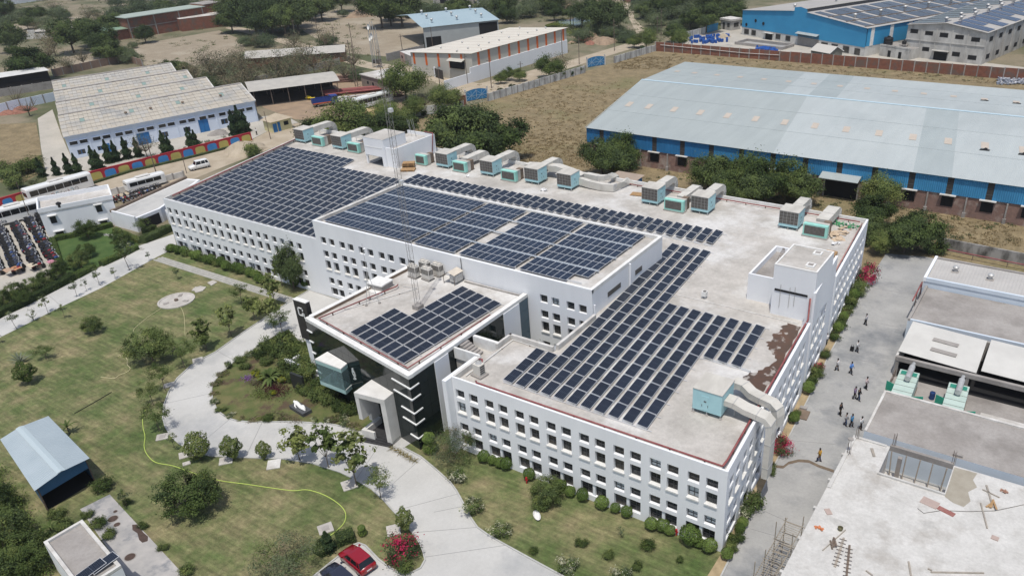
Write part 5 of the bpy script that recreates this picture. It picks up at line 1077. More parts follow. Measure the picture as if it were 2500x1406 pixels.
for k in range(9):
    x=.6+k*5.08
    for q in (0,2.2): MB().box(x+q,x+q+1.65,-.03,.02,3.3,4.1).build('clerestory',m_pane,t); MB().box(x+q-.1,x+q+1.75,-.3,.02,4.15,4.25).build('shade',m_pb,t)
    MB().box(x+4.1,x+4.35,-.12,.02,0,5.3).build('pilaster',m_pb,t)
MB().box(-.2,L+.2,-.45,.1,5.3,5.6).build('eave_beam',m_pb,t)
bays=[(0,46.2,0),(17,39.5,1),(33.5,36.5,2),(50.5,34.0,3)]; SK=.168
def skw(b):
    b.v=[(v[0]+SK*max(v[1],0),v[1],v[2]) for v in b.v]; return b
for y0,Lb,k in bays:
    n=int(Lb/1.05); d=16.4
    # each bay: rows of sheets, every sheet course a strip so the laps show
    for j in range(6):
        ya=y0+d*j/6-(.6 if j==0 else 0); yb=y0+d*(j+1)/6+.12; z=lambda y:5.6+1.7*(y-y0)/d
        b=MB()
        for i in range(n):
            xa=Lb*i/n-.3*(i==0); xb=Lb*(i+1)/n-.03; up=.035*((i%2))
            mi=2 if (j==3 and i%11==(4+3*k)%11) else (1 if rnd.random()<(.14,.18,.30,.55)[k] else 0)
            msl=[m_asb,m_asb2,mat('green_skylight',(.22,.30,.27),None,rough=.6)]
            fq=[(xa,ya,z(ya)+.06+up),(xb,ya,z(ya)+.06+up),(xb,yb,z(yb)+up),(xa,yb,z(yb)+up)]
            if k==0: skw(MB().face(fq)).build('roof_sheet',msl[mi],t)
            else: b.face(fq,mi)
        if k:
            o_=skw(b).build('sheet_course',msl,t); o_['kind']='stuff'
    b=MB(); b.box(-.1,Lb,y0+d,y0+d+.35,5.4,7.4); skw(b).build('gutter_wall',m_slab,t)
    [skw(MB().face(fq)).build('end_wall',m_pb if k==0 else m_dirty,t) for fq in ([(Lb,y0,0),(Lb,y0+d,0),(Lb,y0+d,7.3),(Lb,y0,5.6)],[(0,y0,0),(0,y0,5.6),(0,y0+d,7.3),(0,y0+d,0)])]; skw(MB().box(-.2,Lb+.1,y0+d-.5,y0+d+.45,7.3,7.46)).build('ridge_gutter',m_slab,t)
    skw(MB().face([(Lb-.1,y0-.3,5.6),(Lb+.25,y0-.3,5.6),(Lb+.25,y0+d,7.4),(Lb-.1,y0+d,7.4)])).build('verge',m_dirty,t)
for k,x in enumerate((16,22,30,40)): turbine(t,x,7.5,6.35,1.1,m_brown)
# painted compound wall
def arch_wall(label,P,Q,n,h):
    o,ang,L=frame(P,Q); t=thing('painted_wall',label,'wall',o,ang,'red compound wall with blue and yellow arches'); d=L/n
    MB().box(0,L,-.12,.12,0,h).build('wall_body',mat('wall_red',(.42,.035,.05),(.36,.03,.045),.6,.8),t); MB().box(0,L,-.16,.16,h,h+.12).build('coping',MATS['wall_red'],t)
    for k in range(n):
        a=k*d+.3;c=(k+1)*d-.3; pts=[(a,.12),(c,.12)]; 
        for j in range(9): q=math.pi*j/8; pts.append(((a+c)/2+(c-a)/2*math.cos(q)**(1) if 0 else ((a+c)/2+(c-a)/2*(abs(math.cos(q))**.45)*(1 if math.cos(q)>=0 else -1)),h*.42+h*.44*math.sin(q)**.7))
        m=(mat('arch_blue',(.06,.25,.55),(.05,.21,.48),.8,.8),mat('arch_yellow',(.48,.42,.13),(.42,.36,.11),.8,.8))[k%2]
        b=MB(); b.face([(x,-.135,z) for x,z in pts]); b.build('arch_panel',m,t)
    return t
arch_wall('low red compound wall painted with blue and yellow arches along the dirt road',G2(186,452),G2(616,343),14,2.0)
arch_wall('low red compound wall with painted arches behind the parked buses',G2(-60,528),G2(70,490),4,2.0)
# guard hut
o,ang,L=frame(G2(668,325),G2(718,312)); t=thing('guard_hut','small yellow and blue hut with hipped thatch-coloured roof','hut',o,ang); MB().box(0,5.6,0,4.2,0,2.9).build('wall',mat('hut_yellow',(.62,.58,.34),(.56,.52,.30),.8,.85),t)
b=MB(); b.face([(-.5,-.5,2.8),(6.1,-.5,2.8),(2.8,2.1,4.3)]); b.face([(6.1,-.5,2.8),(6.1,4.7,2.8),(2.8,2.1,4.3)]); b.face([(6.1,4.7,2.8),(-.5,4.7,2.8),(2.8,2.1,4.3)]); b.face([(-.5,4.7,2.8),(-.5,-.5,2.8),(2.8,2.1,4.3)]); b.build('roof',mat('hut_roof',(.45,.38,.28),(.38,.32,.24),.8,.9),t)
MB().box(3.4,4.7,-.05,.0,1.2,2.2).build('window',m_black,t); MB().box(.2,1.3,-.06,0,0,2.2).build('door',m_bdoor,t); MB().box(1.6,2.3,-.06,0,0,2.4).build('blue_panel',m_bdoor,t)
# two storey gatehouse and low annexe
P=(-138.5,10.7);Q=(-133.3,21.6); o,ang,L=frame(P,Q); t=thing('gatehouse','two storey white gatehouse with small shaded windows beside the parking lot','building',o,ang)
b=MB(); WN=[(1.25,2.25,2.5,4.0),(8.9,9.9,2.9,4.4),(1.3,2.6,.1,.95),(8.8,10.0,.1,1.3)]; wall(b,(0,0),(L,0),0,5.5,WN,.3); wall(b,(L,0),(L,7.4),0,5.5,[]); wall(b,(L,7.4),(0,7.4),0,5.5,[]); wall(b,(0,7.4),(0,0),0,5.5,[]); b.build('wall',m_white,t)
MB().box(.1,L-.1,.1,7.3,4.9,4.95).build('roof',m_roofc,t)
for a,c,e,f_ in ((-.1,L+.1,-.1,.15),(-.1,L+.1,7.25,7.5),(-.1,.15,.15,7.25),(L-.15,L+.1,.15,7.25)): MB().box(a,c,e,f_,4.95,5.75).build('parapet',m_white,t)
for (a,c,z0,z1) in WN:
    w=MB().box(a,c,.22,.28,z0,z1).build('window',m_frame,t); MB().box(a+.08,c-.08,.2,.22,z0+.06,z1-.06).build('pane',m_pane,w); MB().box(a-.25,c+.25,-.5,.02,z1+.05,z1+.2).build('shade',m_coping,t)
MB().box(L-.02,L+.04,1.5,4.0,3.2,4.7).build('window',m_brown,t); MB().box(-.05,L,-.08,.01,4.75,4.85).build('string_course',m_dirty,t)
tank('short black tank on the gatehouse roof',(o[0]+1.2,o[1]+3.2,5.3),.45,.9)
t=thing('low_annexe','long low white annexe with brown edged flat roof behind the hedge','building',(0,0,0))
poly=[(-133.2,20.3),(-125.6,20.5),(-126.3,26.2),(-134.6,40.6),(-138.2,39.6)]
MB().prism(poly,0,2.7).build('wall',m_white,t); MB().sheet([(-132.6,20.9),(-126.2,21.0),(-126.8,26),(-134.8,39.9),(-137.2,39.2)],2.72).build('roof',m_drive,t)
MB().prism([(-133.2,20.3),(-132.7,20.3),(-137.7,39.8),(-138.2,39.6)],2.7,3.15).build('parapet',m_brown,t); MB().prism([(-132.7,20.3),(-125.6,20.5),(-125.6,20.8),(-132.7,20.6)],2.7,3.1).build('parapet',m_white,t)
b=MB(); b.box(-125.4,-125.2,20.8,25.8,0,.3); MB().prism([(-125.55,21.2),(-125.45,21.2),(-126.1,25.6),(-126.2,25.6)],0.1,2.1).build('opening',m_black,t)
MB().prism([(-124.9,26.2),(-112.8,21.2),(-114.2,29.0),(-126.8,30.0)],0,2.6).build('wall',m_white,t); MB().sheet([(-124.9,26.2),(-112.8,21.2),(-114.2,29.0),(-126.8,30.0)],2.62).build('roof',m_drive,t)
MB().prism([(-134.5,40.8),(-126,30),(-115,29.2),(-121.5,55),(-131,56)],0,2.2).build('wall',m_white,t); MB().sheet([(-134.5,40.8),(-126,30),(-115,29.2),(-121.5,55),(-131,56)],2.21).build('roof',m_drive,t)
MB().prism([(-119.6,24.3),(-118.4,23.8),(-118.4,23.75),(-119.6,24.25)],0,2.2).build('door',m_black,t)
panel_wall('low grey wall behind the row of parked motorbikes',G2(262,480),G2(450,432),7,1.3,m_dirty)
panel_wall('grey wall dividing the parking lot from the buses',G2(-30,548),G2(98,525),4,1.6,m_dirty)
# white warehouse with orange stripes
P=(-173,158);Q=(-147.8,146.2); o,ang,L=frame(P,Q)
t=thing('warehouse','cream warehouse with orange stripes above a white plinth wall','warehouse',(-147.6,146.2,0),math.atan2(53,2))
LS=53; WD=27   # local x runs along the long side, y to the left (away from the road)
m_cream=ribs(mat('cream_cladding',(.50,.485,.43),(.46,.445,.395),.3,.6),0,.4,.5,.04); m_or=mat('orange_stripe',(.62,.14,.03),(.56,.12,.028),.6,.6)
MB().box(0,LS,-.1,.2,0,4.5).build('plinth_wall',m_white,t); MB().box(1.5,LS,.2,.4,4.5,8.5).build('cladding',m_cream,t)
for k in range(10): x=4.2+k*5.15; MB().box(x,x+.95,.1,.2,4.5,8.45).build('stripe',m_or,t)
b=MB(); b.face([(1.5,.3,0),(1.5,.3,8.5),(1.5,WD,7.0),(1.5,WD,0)]); b.build('front_cladding',m_cream,t)
for k,y in enumerate((4.5,9.5,14.5,20,25.5)): MB().box(1.38,1.5,y-.4,y+.4,3.4,8.2-y*.055).build('stripe',m_or,t)
MB().box(.6,1.5,3.5,9,3.6,5.8).build('opening',m_black,t); MB().face([(-.4,3,6.0),(1.5,3,6.6),(1.5,9.5,6.6),(-.4,9.5,6.0)]).build('canopy',m_cream,t)
for k in range(10):
    xa=1+LS*k/10; xb=1+LS*(k+1)/10; MB().face([(xa,-.2,8.6),(xb-.12,-.2,8.6),(xb-.12,WD,7.0),(xa,WD,7.0)]).build('roof_sheet',mat('cream_roof',(.64,.60,.52),(.58,.545,.47),.2,.6),t); MB().face([(xb-.12,-.2,8.62),(xb,-.2,8.62),(xb,WD,7.02),(xb-.12,WD,7.02)]).build('roof_seam',mat('seam_red',(.50,.30,.24),None,rough=.6),t)
    turbine(t,xa+2.5,8,8.0,1.0); 
    if k%2: turbine(t,xa+2.5,20,7.3,1.0)
MB().box(-12,0,-.1,.2,0,2.9).build('yard_wall',m_white,t)
t=thing('outbuilding','small plain white flat roofed outbuilding with a dark gate beside it','building',(-174.3,153.9,0),R_(-21)); MB().box(0,12,0,9,0,4.2,mt=1).build('wall',[m_white,m_dirty],t); MB().box(2,2.7,-.03,0,3.2,3.7).box(5.5,6.2,-.03,0,3.2,3.7).build('vent_hole',m_black,t); MB().box(12.2,17.5,-2.1,-1.95,0,2.9).build('gate_leaf',mat('gate_dark',(.05,.045,.042),None,rough=.7),t); MB().box(11.9,12.3,-2.3,-1.8,0,3.3).build('gate_post',m_white,t); MB().box(13,14,4,4.2,2.2,4.2).build('side_panel',m_black,t)
t=thing('outbuilding','grey sided outbuilding with pink end wall and flat roof','building',(-193.4,163.1,0),R_(-27.6)); MB().box(0,21,0,9,0,3.5,mt=1).build('wall',[m_slab,m_dirty],t); MB().box(-.05,4.5,-.05,0,0,3.45).build('pink_wall',mat('wall_pink',(.45,.30,.26),None,rough=.9),t); MB().box(1.2,2.6,-.09,-.05,1.4,2.3).build('window',m_black,t)
# grey blue gabled shed
t=thing('warehouse','grey blue metal shed with gable roof and dark openings behind the striped one','warehouse',(-198.7,182.2,0),R_(58))
m_gs=ribs(mat('grey_cladding',(.42,.445,.44),(.38,.40,.40),.3,.6),0,.5,.6,.05); m_gr=ribs(mat('shed_blue_roof',(.33,.42,.46),(.30,.39,.43),.1,.55),0,.5,.3,.03)
LS,WD=30,38
MB().box(0,LS,0,.2,0,8.4).build('cladding',m_gs,t); MB().box(LS-.2,LS,.2,WD,0,8.4).build('cladding',m_gs,t); MB().face([(LS+.02,0,8.4),(LS+.02,WD,8.4),(LS+.02,WD/2,10.6)]).build('gable',m_gs,t)
MB().face([(-.5,-.5,8.4),(LS+.6,-.5,8.4),(LS+.6,WD/2,10.7),(-.5,WD/2,10.7)]).build('roof',m_gr,t); MB().face([(-.5,WD/2,10.7),(LS+.6,WD/2,10.7),(LS+.6,WD+.5,8.4),(-.5,WD+.5,8.4)]).build('roof',m_gr,t)
MB().box(.6,6.5,-.05,.02,0,4.8).build('opening',m_black,t); MB().box(LS-8,LS-.5,-.05,.02,2.5,7.8).build('opening',m_black,t)
for i in range(3):
    for j in range(3): turbine(t,5+i*10,5+j*6.5,8.9+.12*(5+j*6.5) if j<3 else 9,1.6)
panel_wall('grey block wall between the ploughed field and the metal shed',G2(946,150),G2(1036,128),5,2.6,m_slab)
# brick hut, open steel shed, old tiled shed
t=thing('brick_hut','small unplastered brick hut with flat slab roof by the big neem','building',(-177.3,128.2,0),R_(-14)); MB().box(0,13,0,10,0,3.5).build('wall',mat('hut_brick',(.25,.21,.175),(.20,.165,.14),.8,.95,bump=.3,bscale=5),t); MB().box(-.3,13.3,-.3,10.3,3.5,3.75).build('roof_slab',m_roofc,t); MB().box(6.5,7.4,-.04,0,0,2.0).box(3.4,4.4,-.04,0,1.2,2.0).build('opening',m_black,t)
o,ang,L=frame(G2(625,262),G2(775,242)); t=thing('open_shed','open sided steel shed with curved asbestos roof over dark floor','shed',o,ang); 
LS=25; WD=15
for j in range(6):
    y0=WD*j/6;y1=WD*(j+1)/6+.05; zf=lambda y:4.4+1.2*math.sin(math.pi*min(max(y/WD,0),1)); MB().face([(-1,y0,zf(y0)),(LS,y0,zf(y0)),(LS,y1,zf(y1)+.01),(-1,y1,zf(y1)+.01)]).build('roof_sheet',m_asb2,t)
for k in range(6):
    for y in (.3,WD-.3): MB().box(k*4.8+.1,k*4.8+.28,y,y+.18,0,4.4).build('post',m_steel,t)
MB().box(0,LS,WD-.1,WD+.1,0,4.0).build('back_wall',m_black,t); MB().sheet([(0,0),(LS,0),(LS,WD),(0,WD)],.04).build('floor',mat('dark_shed_floor',(.035,.03,.027),(.06,.05,.04),1,.9),t)  # back wall in black, floor in a dark brown mottle
b=MB(); 
for k in range(12): b.obox((rnd.uniform(-1.6,1.6),rnd.uniform(-.8,.8),.3+rnd.random()*.5),(1.3,.9,.05),rnd.uniform(0,3),0,rnd.uniform(-.5,.5),rnd.uniform(-.5,.5))
tag(b.build('tarpaulin',mat('tarp_yellow',(.65,.50,.03),None,rough=.7),loc=G(758,243)),'bright yellow tarpaulin heap at the open shed edge','tarpaulin')
panel_wall('grey wall behind the truck yard under the bare trees',G2(600,212),G2(830,158),9,2.2,m_slab)
t=thing('old_shed','long brick shed with grey tiled roof among bare trees','shed',(*G2(605,168),0),R_(43)); MB().box(0,34,0,9,0,3.4).build('wall',m_brick,t); MB().face([(-.5,-.6,3.4),(34.5,-.6,3.4),(34.5,4.5,5.2),(-.5,4.5,5.2)]).face([(-.5,4.5,5.2),(34.5,4.5,5.2),(34.5,9.6,3.4),(-.5,9.6,3.4)]).build('roof',m_asb2,t)
# brick works top left
o,ang,L=frame(G2(322,95),G2(435,76)); t=thing('brick_house','two part red brick house with concrete frame standing over the ploughed field','house',o,ang)
MB().box(0,38,0,12,0,8.4).build('wall',m_brick,t); MB().box(38.05,48,1,12,0,9.2).build('wall',m_brick,t); MB().box(-.6,38,-.8,12.6,8.4,8.7).build('roof',mat('green_edge_roof',(.32,.37,.33),None,rough=.8),t); MB().box(38.1,48.4,.5,12.4,9.2,9.4).build('roof',m_slab,t)
for k in range(4): MB().box(.2+k*12,.7+k*12,-.15,0,0,8.3).build('frame_post',m_slab,t)
MB().box(0,38,-.12,0,4.1,4.4).build('frame_beam',m_slab,t); MB().box(-9,-.1,1,10,0,4.3).build('annexe_wall',m_brick,t); MB().face([(-9.4,.4,4.2),(0,.4,4.2),(0,10.5,5),(-9.4,10.5,5)]).build('annexe_roof',mat('green_sheet',(.20,.30,.22),None,rough=.7),t)
o,ang,L=frame(G2(445,78),G2(525,68)); t=thing('brick_house','long low red brick house with pale flat roof by the farm track','house',o,ang); MB().box(0,36,0,13,0,5.4,mt=1).build('wall',[m_brick,m_roofc],t); MB().box(31,32.4,-.05,0,2.4,4).build('window',m_black,t)
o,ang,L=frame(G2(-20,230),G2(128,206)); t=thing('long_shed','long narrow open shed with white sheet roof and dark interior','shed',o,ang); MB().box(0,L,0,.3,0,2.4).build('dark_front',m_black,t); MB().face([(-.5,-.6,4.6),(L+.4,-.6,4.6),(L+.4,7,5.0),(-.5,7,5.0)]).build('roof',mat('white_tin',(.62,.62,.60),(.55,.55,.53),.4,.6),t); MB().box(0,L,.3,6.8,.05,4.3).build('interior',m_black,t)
panel_wall('brick boundary wall behind the pale blue factory',G2(132,188),G2(310,150),8,2.6,mat('brown_brick',(.27,.19,.145),(.22,.15,.115),.6,.95)); panel_wall('short brick boundary wall turning beside the ploughed field',G2(310,150),G2(350,164),3,2.6,MATS['brown_brick'])
panel_wall('pale blue boundary wall beside the factory with tree shadows',G2(-40,285),G2(138,246),6,2.6,m_pb); panel_wall('grey block wall above the pale blue one',G2(-20,240),G2(135,216),6,2.4,m_slab)
t=thing('blue_building','far blue walled building behind a white perimeter wall','building',(*G2(-10,18),0),math.atan2(G2(100,2)[1]-G2(-10,18)[1],G2(100,2)[0]-G2(-10,18)[0])); MB().box(0,60,4,20,0,9).build('wall',m_bluewall,t); MB().box(-5,75,0,.4,0,4).build('perimeter_wall',m_white,t)
for k in range(7): MB().box(3+k*8,7+k*8,3.9,4,4.5,6).build('window',m_black,t)
for lb,px_,py_,w,d,h,c in (('tin roofed hut behind the dark farm trees',1058,10,12,9,3.6,(.5,.48,.44)),('small pink hut with tin roof at the far edge of the fields',1115,12,9,8,4,(.44,.40,.36)),('open fronted tin hut with dark interior beyond the metal shed',1165,16,14,9,4.2,(.5,.5,.48)),('low hut with pale roof in the far scrub',365,6,12,8,3.2,(.52,.5,.46)),('brown hut by the far dirt road',1525,8,10,8,5,(.22,.13,.09)),('low ruined hut beside the left trees',90,95,14,7,3,(.42,.40,.37))):
    t=thing('hut',lb,'hut',(*G2(px_,py_),0),R_(35)); MB().box(0,w,0,d,0,h).build('wall',mat('hut_'+lb[:9],tuple(x*.75 for x in c),None,rough=.9),t); MB().face([(-.5,-.6,h),(w+.5,-.6,h),(w+.5,d+.5,h+.8),(-.5,d+.5,h+.8)]).build('roof',mat('hr_'+lb[:9],c,None,rough=.8),t); MB().box(w*.3,w*.6,-.05,0,0,h*.65).build('opening',m_black,t)
t=thing('ruined_wall','broken white plastered wall section between left trees','wall',G(40,98),R_(38)); 
for k in range(6): MB().box(k*3,k*3+2.9,0,.4,0,rnd.uniform(2.2,4)).build('wall_panel',m_dirty,t)
t=thing('white_gateway','white arched gateway beside the dark trees','gate',G(528,42),R_(20)); MB().box(0,1.2,0,1.2,0,4.5).box(6,7.2,0,1.2,0,4.5).build('pier',m_white,t); MB().tube([(.6,.6,4.3),(2,.6,5.6),(3.6,.6,6),(5.2,.6,5.6),(6.6,.6,4.3)],.3,6).build('arch',m_white,t)
# poles and pipes
def upole(label,px0,py0,h,r=.14,arm=True,m=None,grp='roadside poles'):
    c=G(px0,py0); t=thing('utility_pole',label,'pole',c,rnd.uniform(0,3),grp); MB().tube([(0,0,0),(rnd.uniform(-.15,.15),rnd.uniform(-.15,.15),h)],r,6,r1=r*.7).build('pole_shaft',m or m_steel,t)
    if arm: MB().box(-.9,.9,-.05,.05,h-.9,h-.78).build('cross_arm',m or m_steel,t)
    return t
for k,(px_,py_,h) in enumerate(((782,112,11),(820,122,9),(865,140,12),(868,212,14),(874,214,13),(722,96,8),(676,62,8),(1058,128,9),(1142,205,9),(1181,190,9),(1200,216,9),(943,265,16),(1075,222,7),(985,140,8),(1373,142,9),(1414,158,9),(1500,125,11),(1604,94,8),(1614,90,10),(678,80,9),(1272,190,5),(797,132,6))):
    upole('dark steel utility pole beside the farm track or compound wall',px_,py_,h)
upole('dark pole standing in front of the painted arch wall',386,438,9,.12,False); upole('short dark pole near the white car',456,424,5,.09,False); upole('tall dark pole beside the yellow guard hut',661,340,7,.1,False); upole('thin pole in the parking lot by the gatehouse',76,540,8,.08,False); upole('yellow striped pole at the end of the alley',2283,617,3,.12,False,mat('pole_yellow',(.6,.4,.06),None,rough=.6))
t=thing('telecom_mast','cluster of poles carrying white dish antennas beside the dirt road','mast',G(922,165))
for k in range(6): a=k*1.05; MB().tube([(1.6*math.cos(a),1.6*math.sin(a),0),(1.2*math.cos(a),1.2*math.sin(a),11+2*(k%3))],.12,5).build('pole',m_gal,t)
for dx,z,r in ((.3,13.5,1.0),(1.0,10.5,1.15),(.2,9.8,.9)):
    o_=MB().lathe((0,0,0),[(.01,0),(r*.6,.12),(r,.45),(r*.97,.47),(r*.55,.18),(.01,.08)],14).build('dish',m_coping,t,loc=(dx,-1.2,z)); o_.rotation_euler=(R_(80),0,R_(-20))
MB().box(-1.6,-.6,-.8,.8,1.5,2.6).box(.5,1.6,-.8,.6,1.6,2.8).build('transformer',m_grille,t); MB().box(-2,2,-.2,.2,1.2,1.4).build('platform',m_steel,t)
def pipes(label,px0,py0,n,L,ang,m,spread=3.2,grp='stacked pipes in the yard'):
    t=thing('pipe_stack',label,'pipes',G(px0,py0),R_(ang),grp)
    for k in range(n):
        l=L*rnd.uniform(.75,1.05); y=rnd.uniform(-spread,spread); z=.2+rnd.random()*.9; a=rnd.uniform(-.06,.06); MB().tube([(-l/2,y-l/2*a,z),(l/2,y+l/2*a,z)],.16,5).build('pipe',m,t)
mp1=mat('pipe_rust',(.17,.10,.08),(.23,.135,.105),1,.8); mp2=mat('pipe_redlead',(.30,.09,.085),(.24,.075,.07),1,.7); mp3=mat('pipe_galv',(.5,.5,.5),(.42,.40,.38),1,.6)
pipes('stack of rusty brown pipes at the back of the truck yard',800,200,34,17,40,mp1); pipes('stack of red painted pipes in the truck yard',868,226,30,20,50,mp2,2.6); pipes('stack of galvanised pipes beside the white bus',885,245,30,18,48,mp3,2.6); pipes('rust coloured pipes beside the galvanised ones',920,240,16,16,48,mp1,1.8)
def heap(label,px_,py_,s,m,n=40,name='earth_heap',cat='heap',f=.45):
    b=MB(); N=14
    prof=[(0,1)]
    for i in range(6):
        for j in range(N):
            a=2*math.pi*j/N; r=s*(i/5)*(1+.22*math.sin(3*a+px_)+.1*rnd.uniform(-1,1)); z=s*f*(1-(i/5)**1.5)+rnd.uniform(-.03,.03)*s if i<5 else -.02
            b.v.append((r*math.cos(a),r*math.sin(a),max(z,-.02)))
    for i in range(5):
        for j in range(N): q=(j+1)%N; b.f.append((i*N+j,(i+1)*N+j,(i+1)*N+q,i*N+q)); b.m.append(0)
    return tag(b.build(name,m,loc=G(px_,py_)),label,cat)
m_earth=mat('heap_earth',(.33,.24,.165),(.25,.185,.13),.8,.95,bump=.6,bscale=3); m_hb=mat('brick_rubble',(.30,.14,.10),(.22,.11,.08),2,.95,bump=.8,bscale=4)
for lb,px_,py_,s,mm in (('pale gravel heap on the factory yard',535,327,2.6,m_slab),('sandy heap beside the painted wall',595,368,5,m_dirt),('red rubble heap by the bare tree',55,272,3.5,m_hb),('smaller red rubble heap by the bare tree',20,278,2.5,m_hb),('brown earth mound beside the pond',1430,90,5,m_earth),('brown earth mound behind the striped warehouse',1475,105,5,m_earth),('dark rubble mound at the field edge',880,40,7,m_earth),('earth mound by the farm trees',910,36,6,m_earth),('earth bank above the pond',1385,30,8,m_earth),('sand heap in the far factory yard',1765,92,3,m_dirt)): heap(lb,px_,py_,s,mm)
for k in range(14): c=(1388+rnd.uniform(0,95),92+rnd.uniform(0,18)); heap('small heap of dumped earth near the pond',c[0],c[1],rnd.uniform(1.2,2.4),rnd.choice((m_earth,m_hb)))['group']='dumped earth heaps by the pond'
# ================================================================ VEGETATION
NR=np.random.default_rng(11)
def leafmat(name,c1,c2,rough=.75):
    m=bpy.data.materials.new(name); m.use_nodes=True; t=m.node_tree; N=t.nodes; L=t.links; b=N['Principled BSDF']; b.inputs['Roughness'].default_value=rough; b.inputs['Specular IOR Level'].default_value=.1
    g=N.new('ShaderNodeNewGeometry'); n=N.new('ShaderNodeTexNoise'); n.inputs['Scale'].default_value=.9; n.inputs['Detail'].default_value=3; L.new(g.outputs['Position'],n.inputs['Vector'])
    oi=N.new('ShaderNodeObjectInfo'); ad=N.new('ShaderNodeMath'); ad.operation='ADD'; L.new(n.outputs['Fac'],ad.inputs[0]); sb=N.new('ShaderNodeMath'); sb.operation='MULTIPLY_ADD'; sb.inputs[1].default_value=.5; sb.inputs[2].default_value=-.25; L.new(oi.outputs['Random'],sb.inputs[0]); L.new(sb.outputs[0],ad.inputs[1])
    r=N.new('ShaderNodeValToRGB'); r.color_ramp.elements[0].position=.3; r.color_ramp.elements[1].position=.72; r.color_ramp.elements[0].color=(*c1,1); r.color_ramp.elements[1].color=(*c2,1); L.new(ad.outputs[0],r.inputs[0]); L.new(r.outputs[0],b.inputs['Base Color'])
    tr=b.inputs.get('Transmission Weight'); 
    sh=N.new('ShaderNodeBsdfTranslucent'); mx=N.new('ShaderNodeMixShader'); mx.inputs[0].default_value=.3; L.new(r.outputs[0],sh.inputs[0]); L.new(b.outputs[0],mx.inputs[1]); L.new(sh.outputs[0],mx.inputs[2]); L.new(mx.outputs[0],N['Material Output'].inputs[0])
    return m
LM=dict(dark=leafmat('leaf_dark',(0.041,0.064,0.026),(0.092,0.125,0.051)),mid=leafmat('leaf_mid',(0.067,0.102,0.031),(0.147,0.192,0.064)),light=leafmat('leaf_light',(0.115,0.154,0.044),(0.224,0.256,0.083)),scrub=leafmat('leaf_scrub',(0.084,0.115,0.064),(0.160,0.192,0.105)),dry=leafmat('leaf_dry',(0.154,0.134,0.083),(0.243,0.205,0.128)),topi=leafmat('leaf_topiary',(.10,.16,.04),(.19,.27,.07)) if 1 else leafmat('x',(0.077,0.134,0.028),(0.166,0.250,0.058)),con=leafmat('leaf_cone',(0.028,0.054,0.026),(0.061,0.100,0.044)),teak=leafmat('leaf_teak',(0.087,0.122,0.036),(0.205,0.230,0.087)),
 pink=leafmat('petal_pink',(.42,.02,.08),(.55,.05,.13)),white=leafmat('petal_white',(.45,.45,.32),(.6,.58,.42)),yel=leafmat('leaf_yellow',(.22,.24,.02),(.32,.32,.04)),mar=leafmat('leaf_maroon',(.045,.012,.018),(.08,.02,.028)),pur=leafmat('petal_purple',(.22,.10,.32),(.32,.16,.42)),grass=leafmat('grass_dry',(.22,.17,.09),(.33,.26,.15)),red=leafmat('petal_red',(.4,.05,.02),(.5,.08,.03)))
def leafcloud(name,C,size,mats,midx=None,aspect=.55,up=.35,jit=.35,ctr=None,ow=.9):
    """C: (n,3) leaf centres -> one mesh of leaf quads"""
    n=len(C); nrm=NR.normal(size=(n,3))
    if ctr is None: nrm[:,2]=np.abs(nrm[:,2])+up
    else:
        nrm/=np.linalg.norm(nrm,axis=1)[:,None]; o_=C-ctr; o_/=np.linalg.norm(o_,axis=1)[:,None]+1e-6; nrm=nrm*.75+o_*ow; nrm[:,2]+=up*.6
    nrm/=np.linalg.norm(nrm,axis=1)[:,None]
    a=np.cross(nrm,NR.normal(size=(n,3))); a/=np.linalg.norm(a,axis=1)[:,None]; b=np.cross(nrm,a)
    s=size*(1+jit*NR.uniform(-1,1,n))[:,None]; a*=s*.5; b*=s*.5*aspect
    V=np.stack([C-a,C-b*.9+a*.1,C+a,C+b*.9+a*.1],1).reshape(-1,3)
    me=bpy.data.meshes.new(name); me.vertices.add(4*n); me.vertices.foreach_set('co',V.astype(np.float32).ravel()); me.loops.add(4*n); me.loops.foreach_set('vertex_index',np.arange(4*n,dtype=np.int32)); me.polygons.add(n); me.polygons.foreach_set('loop_start',np.arange(0,4*n,4,dtype=np.int32)); me.polygons.foreach_set('loop_total',np.full(n,4,dtype=np.int32))
    for m in mats: me.materials.append(m)
    if midx is not None: me.polygons.foreach_set('material_index',np.asarray(midx,dtype=np.int32))
    me.update(calc_edges=True); return me
def crown_pts(R,H,zc,nclump,per,shell=.55,csz=.3,flat=1.0):
    P=[];I=[]; cc=[]
    for k in range(nclump):
        d=NR.normal(size=3); d/=np.linalg.norm(d); r=NR.uniform(shell,1.0)**.6
        if d[2]<-.45: d[2]*=.4
        c=np.array([d[0]*R*r,d[1]*R*r,zc+d[2]*H*r*flat])*np.array([1,1,1]); c[:2]*=NR.uniform(.85,1.12); cc.append(c)
        m=int(per*NR.uniform(.5,1.5)); sz=R*csz*NR.uniform(.65,1.3)
        q=NR.normal(size=(m,3))*np.array([sz,sz,sz*.7])*.62; P.append(c+q); I+= [k]*m
    return np.concatenate(P),np.array(I),cc
def trunk_mesh(name,h,r,tops,m,n=6,lean=.1):
    b=MB(); f=(NR.uniform(-lean,lean),NR.uniform(-lean,lean)); b.tube([(0,0,-.05),(f[0]*.5,f[1]*.5,h*.5),(f[0],f[1],h)],[r,r*.8,r*.6],n)
    for c in tops:
        mid=((c[0]+f[0])*.45,(c[1]+f[1])*.45,h*.6+c[2]*.35 if c[2]>h else h*.9); b.tube([(f[0]*.8,f[1]*.8,h*.85),mid,tuple(c)],[r*.5,r*.34,r*.12],4,cap=False)
    return b.mesh(name,m)
TV={}
